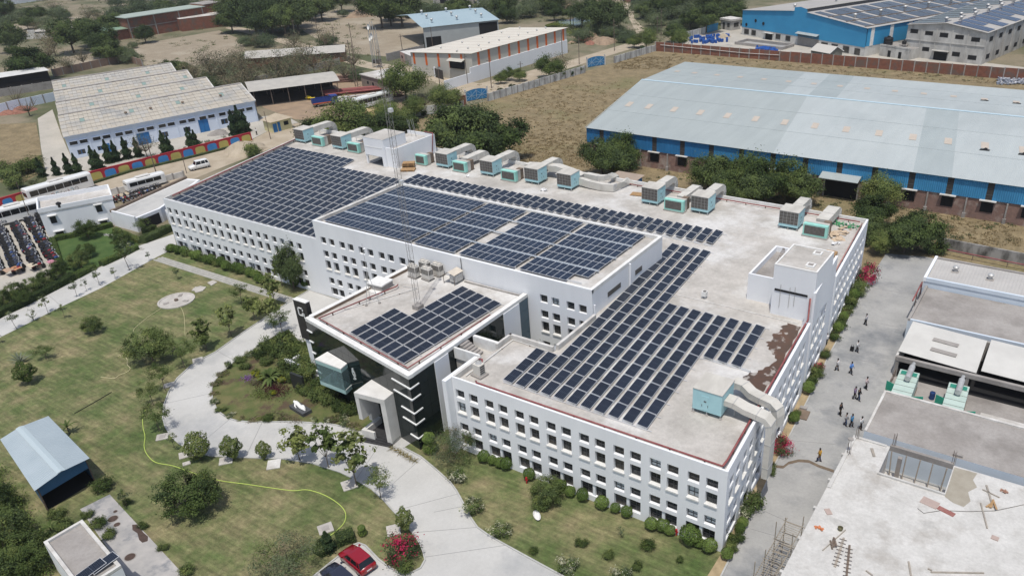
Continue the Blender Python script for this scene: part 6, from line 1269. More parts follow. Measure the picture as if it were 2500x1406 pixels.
def variant(kind,R,H,h,nclump,per,leaf,mats,w=None,shell=.55,csz=.3,asp=.55,up=.35,tr=.16,limbs=7,nv=2):
    """R crown radius, H crown half height, h height of crown centre"""
    L=[]
    for v in range(nv):
        C,I,cc=crown_pts(R,H,h,nclump,per,shell,csz); lab=NR.choice(len(mats),size=nclump,p=w); mi=lab[I]
        flip=NR.random(len(mi))<.18; mi=np.where(flip,NR.choice(len(mats),size=len(mi),p=w),mi)
        C[:,2]=np.maximum(C[:,2],.08)
        L.append((trunk_mesh('trunk',max(h-H*.75,.2),tr,cc[:limbs],m_bark),leafcloud('crown',C,leaf,mats,mi,asp,up,ctr=np.array([0,0,h-H*.35]))))
    TV[kind]=L
variant('neem',5,3.3,5.2,58,230,.46,[LM['dark'],LM['mid']],(.55,.45),tr=.35,csz=.22)
variant('dense',5,3.8,5.0,64,210,.46,[LM['dark'],LM['mid']],(.85,.15),tr=.35,csz=.26)
variant('bright',5,3.6,4.8,54,200,.42,[LM['mid'],LM['light']],(.6,.4),tr=.3,csz=.28)
variant('scrub',5,2.1,2.6,44,110,.42,[LM['scrub'],LM['mid']],(.8,.2),tr=.16,csz=.28,shell=.3)
variant('bare',4,3.2,4.6,34,34,.34,[LM['dry'],LM['scrub']],(.65,.35),tr=.17,limbs=26,csz=.3,shell=.35)
variant('leafless',4,3.0,4.0,26,6,.2,[LM['dry']],None,tr=.2,limbs=26,csz=.3,shell=.3,nv=1)
variant('teak',1.25,1.9,2.9,22,40,.33,[LM['teak'],LM['mid'],LM['light']],(.5,.25,.25),tr=.06,csz=.26,shell=.35,asp=.75,nv=3)
variant('feather',1.55,1.2,2.6,24,70,.22,[LM['mid'],LM['teak']],(.6,.4),tr=.055,csz=.24,asp=.35,shell=.35,nv=2)
variant('lawn',2.8,2.1,2.3,90,120,.22,[LM['mid'],LM['dark'],LM['light']],(.6,.25,.15),tr=.16,csz=.17,shell=.6,nv=2)
variant('young',.75,.6,1.7,9,26,.2,[LM['teak'],LM['scrub']],(.5,.5),tr=.03,csz=.3,nv=2)
variant('bush',1.0,.7,.62,26,90,.16,[LM['mid'],LM['dark'],LM['light']],(.5,.3,.2),tr=.04,csz=.32,shell=.3,nv=3)
variant('edge',.9,.45,.42,20,60,.17,[LM['dry'],LM['teak'],LM['light']],(.35,.35,.3),tr=.03,csz=.32,shell=.2,nv=2)
variant('white_bush',.9,.7,.65,20,70,.17,[LM['mid'],LM['white'],LM['scrub']],(.5,.25,.25),tr=.04,csz=.3,nv=2)
variant('pink_bush',1.7,1.1,1.0,28,80,.2,[LM['dark'],LM['pink']],(.45,.55),tr=.05,csz=.26,nv=2)
variant('weeping',2.3,1.7,1.8,40,120,.24,[LM['scrub'],LM['mid'],LM['dry']],(.5,.3,.2),tr=.08,csz=.26,asp=.22,up=.0,nv=1)
variant('yellow_ball',.55,.5,.5,14,90,.13,[LM['yel'],LM['light']],(.7,.3),tr=.03,csz=.35,nv=1)
variant('wall_shrub',1.1,1.25,1.25,20,100,.26,[LM['con'],LM['dark']],(.6,.4),tr=.05,csz=.34,shell=.2,nv=2)
def shape_variant(kind,fn,n,leaf,mats,w,asp=.6,up=.2,trunk=(.3,.05),nv=1):
    L=[]
    for v in range(nv):
        C=fn(n); mi=NR.choice(len(mats),size=n,p=w); b=MB(); b.tube([(0,0,-.05),(0,0,trunk[0])],trunk[1],6); L.append((b.mesh('trunk',m_bark),leafcloud('crown',C,leaf,mats,mi,asp,up,ctr=np.column_stack([C[:,0]*0,C[:,1]*0,C[:,2]*.55+C[:,2].mean()*.3]),ow=1.1)))
    TV[kind]=L
def ballfn(r,zc,fl=.92,amp=.06):
    def f(n):
        d=NR.normal(size=(n,3)); d/=np.linalg.norm(d,axis=1)[:,None]; rr=r*NR.uniform(.86,1.03,n)*(1+amp*np.sin(5*d[:,0]+3*d[:,1]+1.3)+amp*.7*np.sin(7*d[:,2]-4*d[:,0])); p=d*rr[:,None]; p[:,2]=p[:,2]*fl+zc; return p[p[:,2]>.05] if False else np.column_stack([p[:,0],p[:,1],np.maximum(p[:,2],.06)])
    return f
def conefn(r,h):
    def f(n):
        t=NR.random(n)**1.3; z=.2+t*(h-.2); rr=r*(1-t)**.75*NR.uniform(.5,1.1,n)*(1+.3*np.sin(z*3.1+2)); a=NR.uniform(0,6.28,n); return np.column_stack([rr*np.cos(a),rr*np.sin(a),z])
    return f
shape_variant('topiary',ballfn(.72,.86),2600,.12,[LM['topi'],LM['mid']],(.8,.2),nv=2,trunk=(.5,.06))
shape_variant('ball_tree',ballfn(1.0,1.75,1.3,.17),2600,.2,[LM['mid'],LM['light'],LM['teak']],(.5,.25,.25),nv=2,trunk=(1.0,.05),asp=.6)
shape_variant('cone',conefn(1.35,5.6),2400,.42,[LM['con'],LM['dark']],(.7,.3),nv=3,trunk=(1.0,.12))
shape_variant('double_ball',lambda n:np.concatenate([ballfn(.75,.7)(n//2),ballfn(.62,1.85)(n-n//2)]),3600,.13,[LM['topi'],LM['mid']],(.75,.25),trunk=(1.6,.06))
def plant(kind,p,sc,label,cat='tree',group=None,name=None,rz=None,v=None):
    L=TV[kind]; t_,c_=L[v if v is not None else rnd.randrange(len(L))]
    o=thing(name or 'tree',label,cat,(p[0],p[1],.0 if len(p)<3 else p[2]),rnd.uniform(0,6.28) if rz is None else rz,group); o.scale=(sc,sc,sc) if not hasattr(sc,'__len__') else sc
    link('trunk',t_,o); link('crown',c_,o); return o
# ---- background trees: crown centre pixel, radius (m), kind
LMK=[(60,40,'near the far blue building'),(160,85,'on the left of the brick houses'),(260,110,'before the two part brick house'),(400,30,'behind the brick houses'),(310,130,'at the edge of the left ploughed field'),(60,150,'above the long white roofed shed'),(430,166,'behind the stepped factory roofs'),(520,160,'between the stepped factory and old brick shed'),(600,100,'on the bank above the old brick shed'),(680,165,'by the old brick shed'),(760,140,'standing alone over the truck yard'),(640,30,'in the dark grove by the silver car'),(780,15,'at the head of the right ploughed field'),(950,20,'shading the far tin huts'),(1060,28,'in front of the far tin huts'),(1240,25,'behind the grey blue metal shed'),(850,170,'beside the dish mast'),(985,195,'next to the brick hut'),(1080,235,'by the first blue gate'),(850,300,'behind the west roof units'),(940,295,'beside the tarpaulin load'),(1160,320,'behind the back stair tower'),(1340,160,'outside the white wall by the striped warehouse'),(1240,182,'on the verge of the striped warehouse'),(1420,25,'on the bank of the pond'),(1480,72,'on the near side of the pond'),(1600,40,'right of the far dirt road'),(1720,35,'left of the bright blue factory'),(1650,85,'by the streaked wall and blue drums'),(1500,375,'at the corner of the big warehouse'),(1780,430,'between the roof units and big warehouse'),(1900,445,'before the warehouse doorway'),(2140,510,'beyond the rubble corner of the roof'),(2230,565,'at the closed end of the alley'),(45,240,'by the pale blue boundary wall')]
KN={'neem':'green spreading tree','dense':'dense dark tree','bright':'fresh green leafy tree','scrub':'grey green scrub tree','bare':'half bare brownish tree','leafless':'leafless branching tree'}
def bgtree(px_,py_,r,kind,label,group='trees beyond the compound'):
    lk=min(LMK,key=lambda q:(q[0]-px_)**2+4*(q[1]-py_)**2)[2]; label=KN[kind]+' '+lk; group=KN[kind]+'s '+lk
    base={'neem':5,'dense':5,'bright':5,'scrub':5,'bare':4,'leafless':4}[kind]; hc={'neem':5.2,'dense':5.0,'bright':4.8,'scrub':2.6,'bare':4.6,'leafless':4}[kind]*r/base
    p=G(px_,py_,hc); return plant(kind,(p[0],p[1]),(r/base*rnd.uniform(.92,1.08),r/base*rnd.uniform(.92,1.08),r/base*rnd.uniform(.9,1.1)),label,'tree',group)
BL={'neem':'dark green spreading tree among the far fields and sheds','dense':'dense very dark tree of the far tree line','bright':'fresh green leafy tree in the background compound','scrub':'low grey green scrub tree in the far waste ground','bare':'thin half bare brownish tree near the old brick shed','leafless':'leafless branching tree by the pale blue boundary wall'}
T=[(20,92,6,'dense'),(72,150,6.5,'neem'),(165,82,7.5,'neem'),(245,98,6.5,'neem'),(272,128,5.5,'scrub'),(162,150,3.6,'bare'),(58,38,6,'scrub'),(140,33,6,'scrub'),(20,45,5,'scrub'),(290,36,7,'scrub'),(345,28,8,'scrub'),(405,38,7,'scrub'),(315,60,5,'scrub'),(215,78,6,'dense'),(440,34,5,'scrub'),(120,50,5,'scrub'),(210,28,5,'bare'),(232,40,5,'bare'),(350,82,4,'dense'),(5,20,6,'neem'),(130,10,5,'bare'),
 (575,18,8,'dense'),(615,30,9,'dense'),(655,22,10,'dense'),(700,18,9,'dense'),(640,50,7,'dense'),(690,46,7,'neem'),(720,34,8,'dense'),(560,45,6,'neem'),(590,5,7,'dense'),(740,5,7,'dense'),(780,12,7,'neem'),(765,22,5,'dense'),(830,-2,6,'neem'),(880,5,6,'bare'),(925,14,9,'neem'),(975,12,9,'neem'),(1012,22,7,'scrub'),(950,28,6,'neem'),(1060,28,6,'scrub'),(1105,26,4,'scrub'),(838,33,3.4,'scrub'),(1200,12,7,'scrub'),(1230,8,6,'neem'),(1245,40,5,'scrub'),(1270,24,7,'scrub'),(1215,30,5,'scrub'),(480,10,5,'scrub'),(440,8,6,'scrub'),(500,22,4,'bare'),(530,12,5,'neem'),(468,20,4,'scrub'),(285,5,5,'scrub'),(380,10,5,'scrub'),(335,5,6,'scrub'),
 (320,138,4.5,'scrub'),(300,128,4,'scrub'),(600,100,4,'scrub'),(625,96,3,'bare'),(440,165,3.4,'neem'),(415,166,3,'neem'),
 (505,148,5,'bare'),(540,158,5.5,'bare'),(575,162,5,'bare'),(520,175,4,'bare'),(612,168,4.6,'bare'),(650,160,4.2,'bare'),(690,150,5,'bare'),(700,175,4.6,'bare'),(660,195,4,'bare'),(560,195,3.6,'bare'),(760,140,5.4,'bare'),(600,190,3.6,'bare'),(725,175,4,'bare'),(668,170,2.6,'neem'),
 (838,165,4,'bare'),(868,185,3,'scrub'),(800,150,3,'scrub'),(985,194,6.2,'bright'),(1086,234,4.2,'bright'),(1010,262,3,'bright'),(1035,240,3,'bare'),(845,298,6,'bright'),(800,308,4,'bright'),(925,306,5,'neem'),(962,285,4.2,'bright'),(885,312,4,'neem'),(760,318,3.4,'neem'),(985,300,3.4,'neem'),(940,268,3,'bright'),
 (1112,325,7,'neem'),(1160,330,7,'neem'),(1212,325,6.6,'neem'),(1135,312,6,'neem'),(1160,300,5,'dense'),
 (1340,160,4.2,'bright'),(1370,152,3.6,'bare'),(1240,180,2.2,'bright'),(1268,182,2.2,'bright'),(1222,190,2,'bright'),
 (1478,32,8,'dense'),(1420,28,6,'dense'),(1398,14,5,'bare'),(1330,14,6,'scrub'),(1350,3,6,'neem'),(1300,8,6,'scrub'),(1455,58,4.5,'scrub'),(1490,76,4.5,'scrub'),(1512,72,4,'scrub'),(1470,66,4,'scrub'),(1590,28,6,'scrub'),(1635,25,7,'scrub'),(1690,18,7,'scrub'),(1722,40,6,'neem'),(1762,28,6,'scrub'),(1600,50,5,'scrub'),(1648,76,4.2,'neem'),(1660,92,3.4,'bright'),(1578,96,3.6,'bright'),(1555,20,4,'scrub'),(1740,6,6,'dense'),(1790,30,5,'neem'),(1685,48,5,'scrub'),(1720,55,5,'scrub'),(1625,8,6,'neem'),(1570,5,5,'scrub'),(1660,0,6,'dense'),(1548,100,2.6,'bright'),(1595,72,3,'scrub'),(1780,8,6,'dense'),
 (1470,378,4.4,'neem'),(1520,366,4.2,'bright'),(1500,392,4.0,'neem'),(1730,418,3.8,'bright'),(1772,425,4.2,'neem'),(1820,425,4.6,'bright'),(1872,438,4.6,'neem'),(1920,438,4.2,'bright'),(1955,455,3.4,'neem'),(1835,465,3.4,'neem'),(1780,458,3.0,'bright'),
 (2152,465,3.4,'bright'),(2135,510,3.2,'neem'),(2120,552,2.8,'neem'),(2215,568,3.4,'neem'),(2248,562,3.3,'neem'),(2150,590,2.2,'bright'),(30,228,4,'leafless'),(60,250,4,'leafless')]
for (x0_,y0_,x1_,y1_,n_,ks) in ((0,18,330,60,16,('scrub','neem','scrub')),(0,60,330,150,12,('neem','scrub','bare')),(330,10,560,50,12,('scrub','neem')),(1200,2,1460,40,12,('scrub','neem')),(1560,5,1800,60,16,('scrub','neem','scrub')),(560,85,860,150,12,('scrub','bare')),(850,0,1200,30,8,('scrub','neem')),(1380,60,1540,95,6,('scrub',)),(430,150,640,200,12,('bare','scrub','bare')),(640,130,800,190,10,('bare',))):
    for k_ in range(n_): T.append((rnd.uniform(x0_,x1_),rnd.uniform(y0_,y1_),rnd.uniform(2.4,5.6),rnd.choice(ks)))
for px_,py_,r,k in T: bgtree(px_,py_,r,k,BL[k],{'neem':'spreading green trees','dense':'dense dark trees','bright':'leafy bright trees','scrub':'grey green scrub trees','bare':'half bare trees','leafless':'leafless trees'}[k])
# far wood, one mass beyond the last fields
C=[]
for k in range(420):
    x=NR.uniform(-900,140); y=NR.uniform(330,900)
    if NR.random()<.5: x=NR.uniform(-1000,-330); y=NR.uniform(60,700)
    px=(np.array([x,y,3])-CAM); zf=px@CF
    if zf<20: continue
    u=PPX+FPX*(px@CR)/zf; v=PPY-FPX*(px@CU)/zf
    if v>-6: continue
    r=NR.uniform(3,7); C.append(np.array([x,y,r*.6])+NR.normal(size=(90,3))*np.array([r,r,r*.5])*.55)
if C: C=np.concatenate(C); C[:,2]=np.maximum(C[:,2],.3); tag(link('far_wood',leafcloud('far_wood',C,1.3,[LM['dark'],LM['scrub']],NR.integers(0,2,len(C)))),'distant mass of scrub trees beyond the fields','wood',kind='stuff')
# shrubs on waste ground and round the dry field edges
def scatter(name,label,regions,n,r0,r1,mats,w,leaf,per=60,zf=.5,cat='scrub'):
    C=[]
    for k in range(n):
        rg=regions[rnd.randrange(len(regions))]; px_=rnd.uniform(rg[0],rg[2]); py_=rnd.uniform(rg[1],rg[3])
        if len(rg)>4: py_+= (px_-rg[0])*rg[4]
        p=G(px_,py_); r=rnd.uniform(r0,r1); q=NR.normal(size=(per,3))*np.array([r,r,r*.55])*.5; q[:,2]=np.abs(q[:,2])*zf*2; C.append(np.array(p)+q)
    C=np.concatenate(C); return tag(link(name,leafcloud(name,C,leaf,mats,NR.choice(len(mats),size=len(C),p=w))),label,cat,kind='stuff')
scatter('waste_scrub','low scattered scrub over the far waste ground',[(0,0,1800,60),(0,0,560,50),(1250,0,1800,70),(0,60,560,130),(600,60,900,160),(1250,0,1800,60),(1380,60,1700,110),(330,140,640,215)],700,.6,2.0,[LM['scrub'],LM['dry'],LM['mid']],(.5,.3,.2),.4)
scatter('verge_weeds','weeds growing along walls and road edges',[(1600,122,2500,150,.065),(1000,285,1120,292,-.2),(60,380,110,450),(1560,400,2000,470,.12),(2150,480,2500,590),(1990,460,2300,520,.1),(150,440,600,450,-.27),(900,290,1000,310)],420,.3,.9,[LM['mid'],LM['scrub'],LM['dry']],(.4,.3,.3),.26,40)
scatter('dry_tufts','tufts of straw coloured grass over the dry field',[(1150,200,1560,330),(1260,210,1480,400),(1240,330,1440,410),(1500,140,1640,170),(1640,125,2480,160,.06),(2000,520,2490,600)],2600,.3,.9,[LM['grass'],bpy.data.materials.get('straw') or leafmat('straw',(.24,.185,.10),(.33,.255,.145))],(.5,.5),.32,14,zf=.25,cat='grass')
# ---- shrubs along the compound wall of the dry field
for px_,py_ in ((1007,296),(1036,287),(1118,268),(1224,233),(1252,225),(1301,213),(1323,206),(1347,199),(1370,193),(1394,187),(1415,180),(1570,128)): plant('wall_shrub',G(px_,py_),rnd.uniform(.85,1.1),'rounded dark shrub planted along the streaked white wall','shrub','shrubs along the dry field wall','shrub')
# ---- conical trees by the painted wall
for px_,py_,s in ((141,428,.75),(171,424,.85),(193,424,.85),(236,414,1.0),(246,412,.8),(270,398,1.0),(287,394,.9),(313,388,.95),(340,383,.85),(407,378,1.05),(418,376,.8),(470,366,1.0),(482,364,.85),(575,330,1.15),(590,327,1.3),(602,322,1.0),(105,432,.8)): plant('cone',G(px_,py_),(s*.95,s*.95,s),'dark conical tree standing inside the painted arch wall','tree','conical trees by the painted wall')
plant('bush',G(618,382),2.2,'rounded dark bush beside the dirt road next to the office','shrub',None,'shrub'); plant('bare',G(360,385),.75,'sparse dry tree between the conical trees','tree')
for px_,py_,s in ((30,440,2.6),(60,425,2.4),(90,418,2.2),(5,425,2.4),(40,460,2)): plant('bush',G(px_,py_),s,'loose green bush at the edge of the dry plot by the painted wall','shrub','bushes by the dry plot','shrub')
# ---- campus trees
def tp(kind,sc,label,pts,cat='tree',group=None,name=None):
    for p in pts:
        s=p[2]*sc if len(p)>2 else sc; plant(kind,G(p[0],p[1]),(s*rnd.uniform(.93,1.07),s*rnd.uniform(.93,1.07),s*rnd.uniform(.93,1.07)),label,cat,group,name)
tp('teak',1,'young broad leaved tree along the curved driveway kerb',[(505,851,1.0),(565,820,1.0),(504,856,.7),(622,783,.95),(672,746,1.15),(733,1125,1.12),(803,1143,1.15),(871,1186,1.4)],group='broad leaved driveway trees')
tp('feather',1,'young feathery tree beside the driveway bend',[(452,898,1.1),(404,954,1.0),(375,990,.95),(391,1052,1.05),(930,1216,.95),(591,739,.9)],group='feathery driveway trees')
plant('lawn',G(373,880),(1.02,1.02,1.05),'large dense round tree standing on the dry lawn','tree'); plant('lawn',G(474,1246),(1.05,1.05,1.0),'broad rounded tree on the front lawn beside the hose','tree'); plant('lawn',G(1338,1225),(.6,.6,.66),'small leafy tree on the lawn before the front wing','tree')
plant('lawn',G(231,813),(.52,.52,.6),'small round tree with dark shadow on the dry lawn','tree'); plant('ball_tree',G(71,935),(1.2,1.2,1.0),'small bushy tree near the stump on the far lawn','tree'); plant('feather',G(114,877),(.9,.9,.55),'yellow green feathery low tree on the lawn','tree')
plant('dense',G(719,706),(.42,.42,.82),'tall narrow dense tree standing against the long facade','tree'); plant('teak',G(690,700),(1.0,1.0,1.1),'leafy tree beside the tall narrow one at the facade','tree')
tp('ball_tree',1,'clipped round headed small tree at the driveway lawn edge',[(491,1121,1.15),(572,1121,1.0),(648,1118,.72)],group='round headed driveway trees')
plant('ball_tree',G(993,1297),(.75,.75,.95),'small pale green conical tree beside the pink bush','tree')
tp('young',1,'spindly sapling along the service road edge',[(41,803,1.2),(83,783,.8),(118,766,1.3),(159,777,1.0),(188,725,1.1),(212,711,.8),(243,696,1.2),(282,681,.9),(317,660,2.0),(365,637,.7),(435,682,.9),(428,1096,.9),(310,1236,.9),(305,1240,.7),(0,838,.8),(1516,1311,.6),(1720,1352,.5)],group='saplings on the lawns',name='sapling')
tp('bush',1,'low sparse shrublet on the lawn before the front wing',[(1420,1331,.6),(1487,1361,.6),(1583,1338,.7),(1556,1387,.55),(1304,1349,.45),(1318,1240,.95),(1660,1370,.4)],'shrub','small lawn shrubs','shrub')
tp('white_bush',1,'pale flowering shrub on the lawn near the driveway curve',[(1118,1172,1.1),(1158,1253,1.15),(1224,1310,1.0),(1389,1391,1.1),(1520,1415,1.0),(1150,1222,.4)],'shrub','pale flowering shrubs','shrub')
z8=lambda x,y:(1100+x/3.95,1050+y/3.95)
tp('topiary',1,'clipped ball bush at the foot of the front wing facade',[(*z8(325,300),.95),(*z8(405,330),.75),(*z8(480,355),.8),(*z8(540,375),.9),(*z8(760,470),.9),(*z8(1060,585),.9),(*z8(1155,635),.8),(*z8(1275,675),.9),(*z8(1460,750),.95),(*z8(1590,790),.7),(*z8(1700,830),.8),(*z8(1935,950),.9),(*z8(2045,965),.9),(*z8(2115,1005),.7),(*z8(2310,1090),1.35),(1707,1335,.7),(1732,1345,1.0)],'bush','ball bushes along the front wing','topiary')
z3=lambda x,y:(380+x/6.1125,450+y/6.1125)
tp('topiary',1,'clipped ball bush along the long office facade',[(*z3(x,y),s) for x,y,s in ((250,1010,1.0),(345,1040,1.0),(445,1060,1.15),(575,1110,1.0),(640,1130,1.15),(775,1180,1.0),(850,1190,1.2),(990,1220,1.05),(1065,1280,1.15),(1215,1300,1.05),(1290,1330,1.15),(1430,1380,1.1),(1500,1400,1.0))]+[(634,690,1.0),(646,694,1.0),(722,700,1.0),(748,702,.9)],'bush','ball bushes along the long facade','topiary')
tp('bush',1,'dark low hedge plant under the ball bushes of the long facade',[(420+k*19,612+k*6.2,.9) for k in range(12)],'shrub','hedge plants along the long facade','shrub')
plant('weeping',G(1108,1120),1.05,'large drooping grey green shrub by the entrance block','shrub',None,'shrub'); plant('double_ball',G(1052,1104),1.1,'tall double ball topiary beside the entrance block corner','bush',None,'topiary')
plant('pink_bush',G(980,1356),1.05,'magenta bougainvillea bush at the driveway island tip','shrub',None,'shrub'); plant('bush',G(990,1388),.9,'dull low shrub beneath the magenta bush','shrub',None,'shrub')
plant('weeping',G(712,1395),(1.25,1.25,1.0),'big dark spreading shrub beside the parked cars','shrub',None,'shrub'); plant('cone',G(803,1342),(.6,.6,.42),'small brownish conical shrub next to the clipped hedge','shrub',None,'shrub'); plant('double_ball',G(886,1305),(.6,.6,.5),'small potted bush on the lawn near the red car','bush',None,'topiary')
plant('pink_bush',G(1912,1105),(.75,.75,1.0),'pink bougainvillea growing beside the roof ducts on the alley','shrub',None,'shrub'); plant('pink_bush',(-3.0,61,0),(.9,.9,1.8),'tall pink bougainvillea at the far end of the planting strip','shrub',None,'shrub')
for y,k,s in ((-0.5,'topiary',.8),(.6,'bush',.7),(2,'bush',.8),(3.2,'topiary',.7),(4.0,'topiary',.75),(5.5,'white_bush',1.0),(7.0,'bush',1.2),(13,'bush',.8),(18.5,'bush',.5),(22.5,'topiary',.9),(24,'bush',.5),(29,'topiary',1.05),(31,'bush',.9),(33,'bush',1.0),(34.5,'pink_bush',.5),(38,'bush',.8),(43,'bush',.9),(45,'topiary',1.0),(46.5,'bush',1.1),(48.5,'topiary',.9),(50.5,'bush',1.0),(53,'bush',1.2),(55.5,'topiary',1.1),(57,'bush',1.2),(59,'bush',1.4)):
    plant(k,(-.0714*y+.65,y,.05),s,{'topiary':'clipped ball bush in the alley planting strip','bush':'loose green shrub in the alley planting strip','white_bush':'pale flowering shrub at the alley corner','pink_bush':'dull purple shrub in the alley planting strip'}[k],'bush',None if k in('white_bush','pink_bush') else 'plants of the alley strip, '+k,'topiary' if k=='topiary' else 'shrub')
plant('bush',(3.6,77.5,0),1.9,'round green bush at the end of the alley','shrub',None,'shrub')
plant('bright',(-31.4,14.5,0),(.45,.45,.62),'light green tree rising in the courtyard between the wings','tree'); plant('bush',(-33.0,13.0,0),(1.3,1.3,3.0),'yellowish shrub in the courtyard shade','shrub',None,'shrub')
# gatehouse lawn
for px_,py_,s in ((218,582,.75),(214,628,.55),(300,602,.62),(199,655,.65)): plant('lawn',G(px_,py_),(s,s,s*1.05),'small round tree on the watered lawn by the gatehouse','tree','trees on the watered lawn')
for px_,py_,s in ((10,752,.55),(45,736,.6),(85,718,.55),(120,700,.55),(154,678,.6),(62,744,.5)): plant('lawn',G(px_,py_),(s*.9,s*.9,s*1.2),'dark tree between the parking lot and the road hedge','tree','trees between parking and road')
plant('feather',G(356,570),(1.0,1.0,.8),'pale bushy tree in front of the low annexe','tree')
def hedge(label,pts,w,h,m=('mid','dark'),wt=(.5,.5),leaf=.16,dens=260):
    P=[np.array(G(*p)) for p in pts]; C=[]
    for i in range(len(P)-1):
        a,c=P[i],P[i+1]; L=np.linalg.norm(c-a); n=int(L*dens*(w+2*h)/2.2); u=NR.random(n); d=(c-a)/L; nr=np.array([-d[1],d[0],0])
        f=NR.random(n); s=NR.uniform(-1,1,n); top=f<w/(w+2*h); off=np.where(top,s*w/2,np.sign(s)*w/2*NR.uniform(.85,1.06,n)); z=np.where(top,h*NR.uniform(.93,1.06,n),h*NR.random(n)); q=a+np.outer(u*L,d)+np.outer(off,nr); q[:,2]=np.maximum(z*(1+.08*np.sin(u*L*1.7)),.05); C.append(q)
    C=np.concatenate(C); o=thing('hedge',label,'hedge',(0,0,0)); link('foliage',leafcloud('foliage',C,leaf,[LM[x] for x in m],NR.choice(len(m),size=len(C),p=wt)),o)
    b=MB()
    for i in range(len(P)-1):
        a,c=P[i],P[i+1]; _,ang,L=frame(a,c); b.obox(((a[0]+c[0])/2,(a[1]+c[1])/2,h*.46),(L,w*.84,h*.9),ang)
    b.build('hedge_core',LM['dark'],o); return o
hedge('long dark clipped hedge along the service road',[(-40,795),(0,772),(61,743),(180,682)],1.5,1.1,('dark','mid'),(.7,.3)); hedge('bright hedge on the roadside of the watered lawn',[(187,680),(232,656)],1.1,.9,('topi','mid'),(.6,.4)); hedge('second bright hedge on the roadside of the watered lawn',[(248,650),(296,628),(336,608)],1.1,.9,('topi','light'),(.7,.3)); hedge('yellow green hedge between parking and watered lawn',[(129,588),(140,622),(149,652)],.9,.8,('light','topi'),(.6,.4),dens=200)
hedge('hedge along the gatehouse wall',[(136,588),(190,577),(276,553)],1.1,.9,('topi','light'),(.6,.4)); hedge('hedge bordering the path to the low annexe',[(282,565),(345,594)],1.0,.8,('light','mid'),(.5,.5)); hedge('dark clipped hedge at the foot of the annexe beside the road',[(350,594),(418,562)],1.6,1.2,('mid','dark'),(.5,.5)); hedge('inner clipped hedge before the low annexe opening',[(352,572),(380,560)],1.2,1.0,('mid','dark'),(.5,.5)); hedge('grey green verge hedge under the painted arch wall',[(205,456),(320,420),(450,390),(560,362)],.9,.5,('scrub','dry'),(.7,.3),dens=90)
hedge('low clipped hedge beside the parked cars',[(775,1356),(800,1335)],1.4,.9); hedge('rounded clipped hedge end near the red car',[(822,1326),(866,1312)],1.5,.9)
# ---- bottom left thicket
C=[]
for k in range(120):
    t_=rnd.random(); px_=-30+t_*130+rnd.uniform(-35,30); py_=1165+t_*230+rnd.uniform(-20,20); p=G(px_,py_); r=rnd.uniform(.6,1.3); q=NR.normal(size=(150,3))*np.array([r,r,r*.8])*.5; q[:,2]=np.abs(q[:,2])+.3*rnd.random(); C.append(np.array(p)+q)
C=np.concatenate(C); tag(link('thicket',leafcloud('thicket',C,.2,[LM['mid'],LM['light'],LM['topi']],NR.choice(3,size=len(C),p=(.4,.3,.3)))),'tangled green thicket behind the blue shed','thicket',kind='stuff')
for px_,py_,s,l in ((20,1330,1.0,'dark spreading tree with red blossom in the bottom thicket'),(85,1385,.9,'dark tree beside the small flat roof in the bottom thicket'),(-10,1260,.9,'dark tree at the far edge of the bottom thicket'),(30,1400,1.0,'dark tree with few red flowers at the bottom edge')): plant('lawn',G(px_,py_),s*.9,l,'tree')
for px_,py_,s in ((252,1196,1.1),(140,1262,.8),(160,1290,.9),(215,1262,.6),(270,1310,.7),(245,1285,.8),(350,1288,.5),(400,1340,.5),(460,1398,.7),(310,1230,.5)): plant('bush',G(px_,py_),s,'small shrub around the blue shed and concrete strip','shrub','shrubs near the blue shed','shrub')
# ---- palms and rosettes
def rosette(name,label,p,n,L,droop,m,stem=.2,w=.09,grp=None,leafy=True,cat='palm'):
    o=thing(name,label,cat,(p[0],p[1],p[2] if len(p)>2 else 0),rnd.random()*6,grp); MB().tube([(0,0,-.02),(0,0,stem)],.07,6).build('trunk',m_bark,o)
    for k in range(n):
        a=k*2.4; e=R_(rnd.uniform(20,70)); pts=[]; b=MB(); prev=None
        for j in range(6):
            t_=j/5; r=L*t_*math.cos(e); z=stem+L*t_*math.sin(e)-droop*L*t_*t_; c=Vector((r*math.cos(a),r*math.sin(a),max(z,.05))); s_=Vector((-math.sin(a),math.cos(a),0))*w*(1-abs(t_-.4)*1.3 if t_>.1 else .4); cur=(tuple(c-s_),tuple(c+s_))
            if prev: b.face([prev[0],prev[1],cur[1],cur[0]])
            prev=cur
        b.build('frond',m,o)
    return o
rosette('fan_palm','broad fronded palm in the middle of the garden bed',G(662,928),22,2.3,.55,LM['mid'],.5,.22); rosette('small_palm','small palm at the corner of the blue shed lawn',G(170,1058),12,1.9,.6,LM['mid'],.9,.12); rosette('agave','grey green agave clump near the stump on the lawn',G(50,886),20,1.9,.25,leafmat('agave_leaf',(.12,.15,.10),(.22,.24,.18)),.2,.1,cat='plant'); rosette('agave','spiky yucca rosette by the service road',G(83,783),14,1.1,.1,LM['scrub'],.4,.05,cat='plant'); rosette('small_palm','little palm beside the small flat roofed hut',G(128,1300),10,1.6,.6,LM['mid'],.7,.12)
for k in range(7): rosette('ornamental_grass','tuft of ornamental grass beside the entrance steps',G(958+k*9,1096+k*5),12,.8,.5,leafmat('orn_grass',(.14,.12,.03),(.24,.19,.06)) if k==0 else bpy.data.materials['orn_grass'],.05,.03,'grass tufts beside the entrance steps',cat='grass')
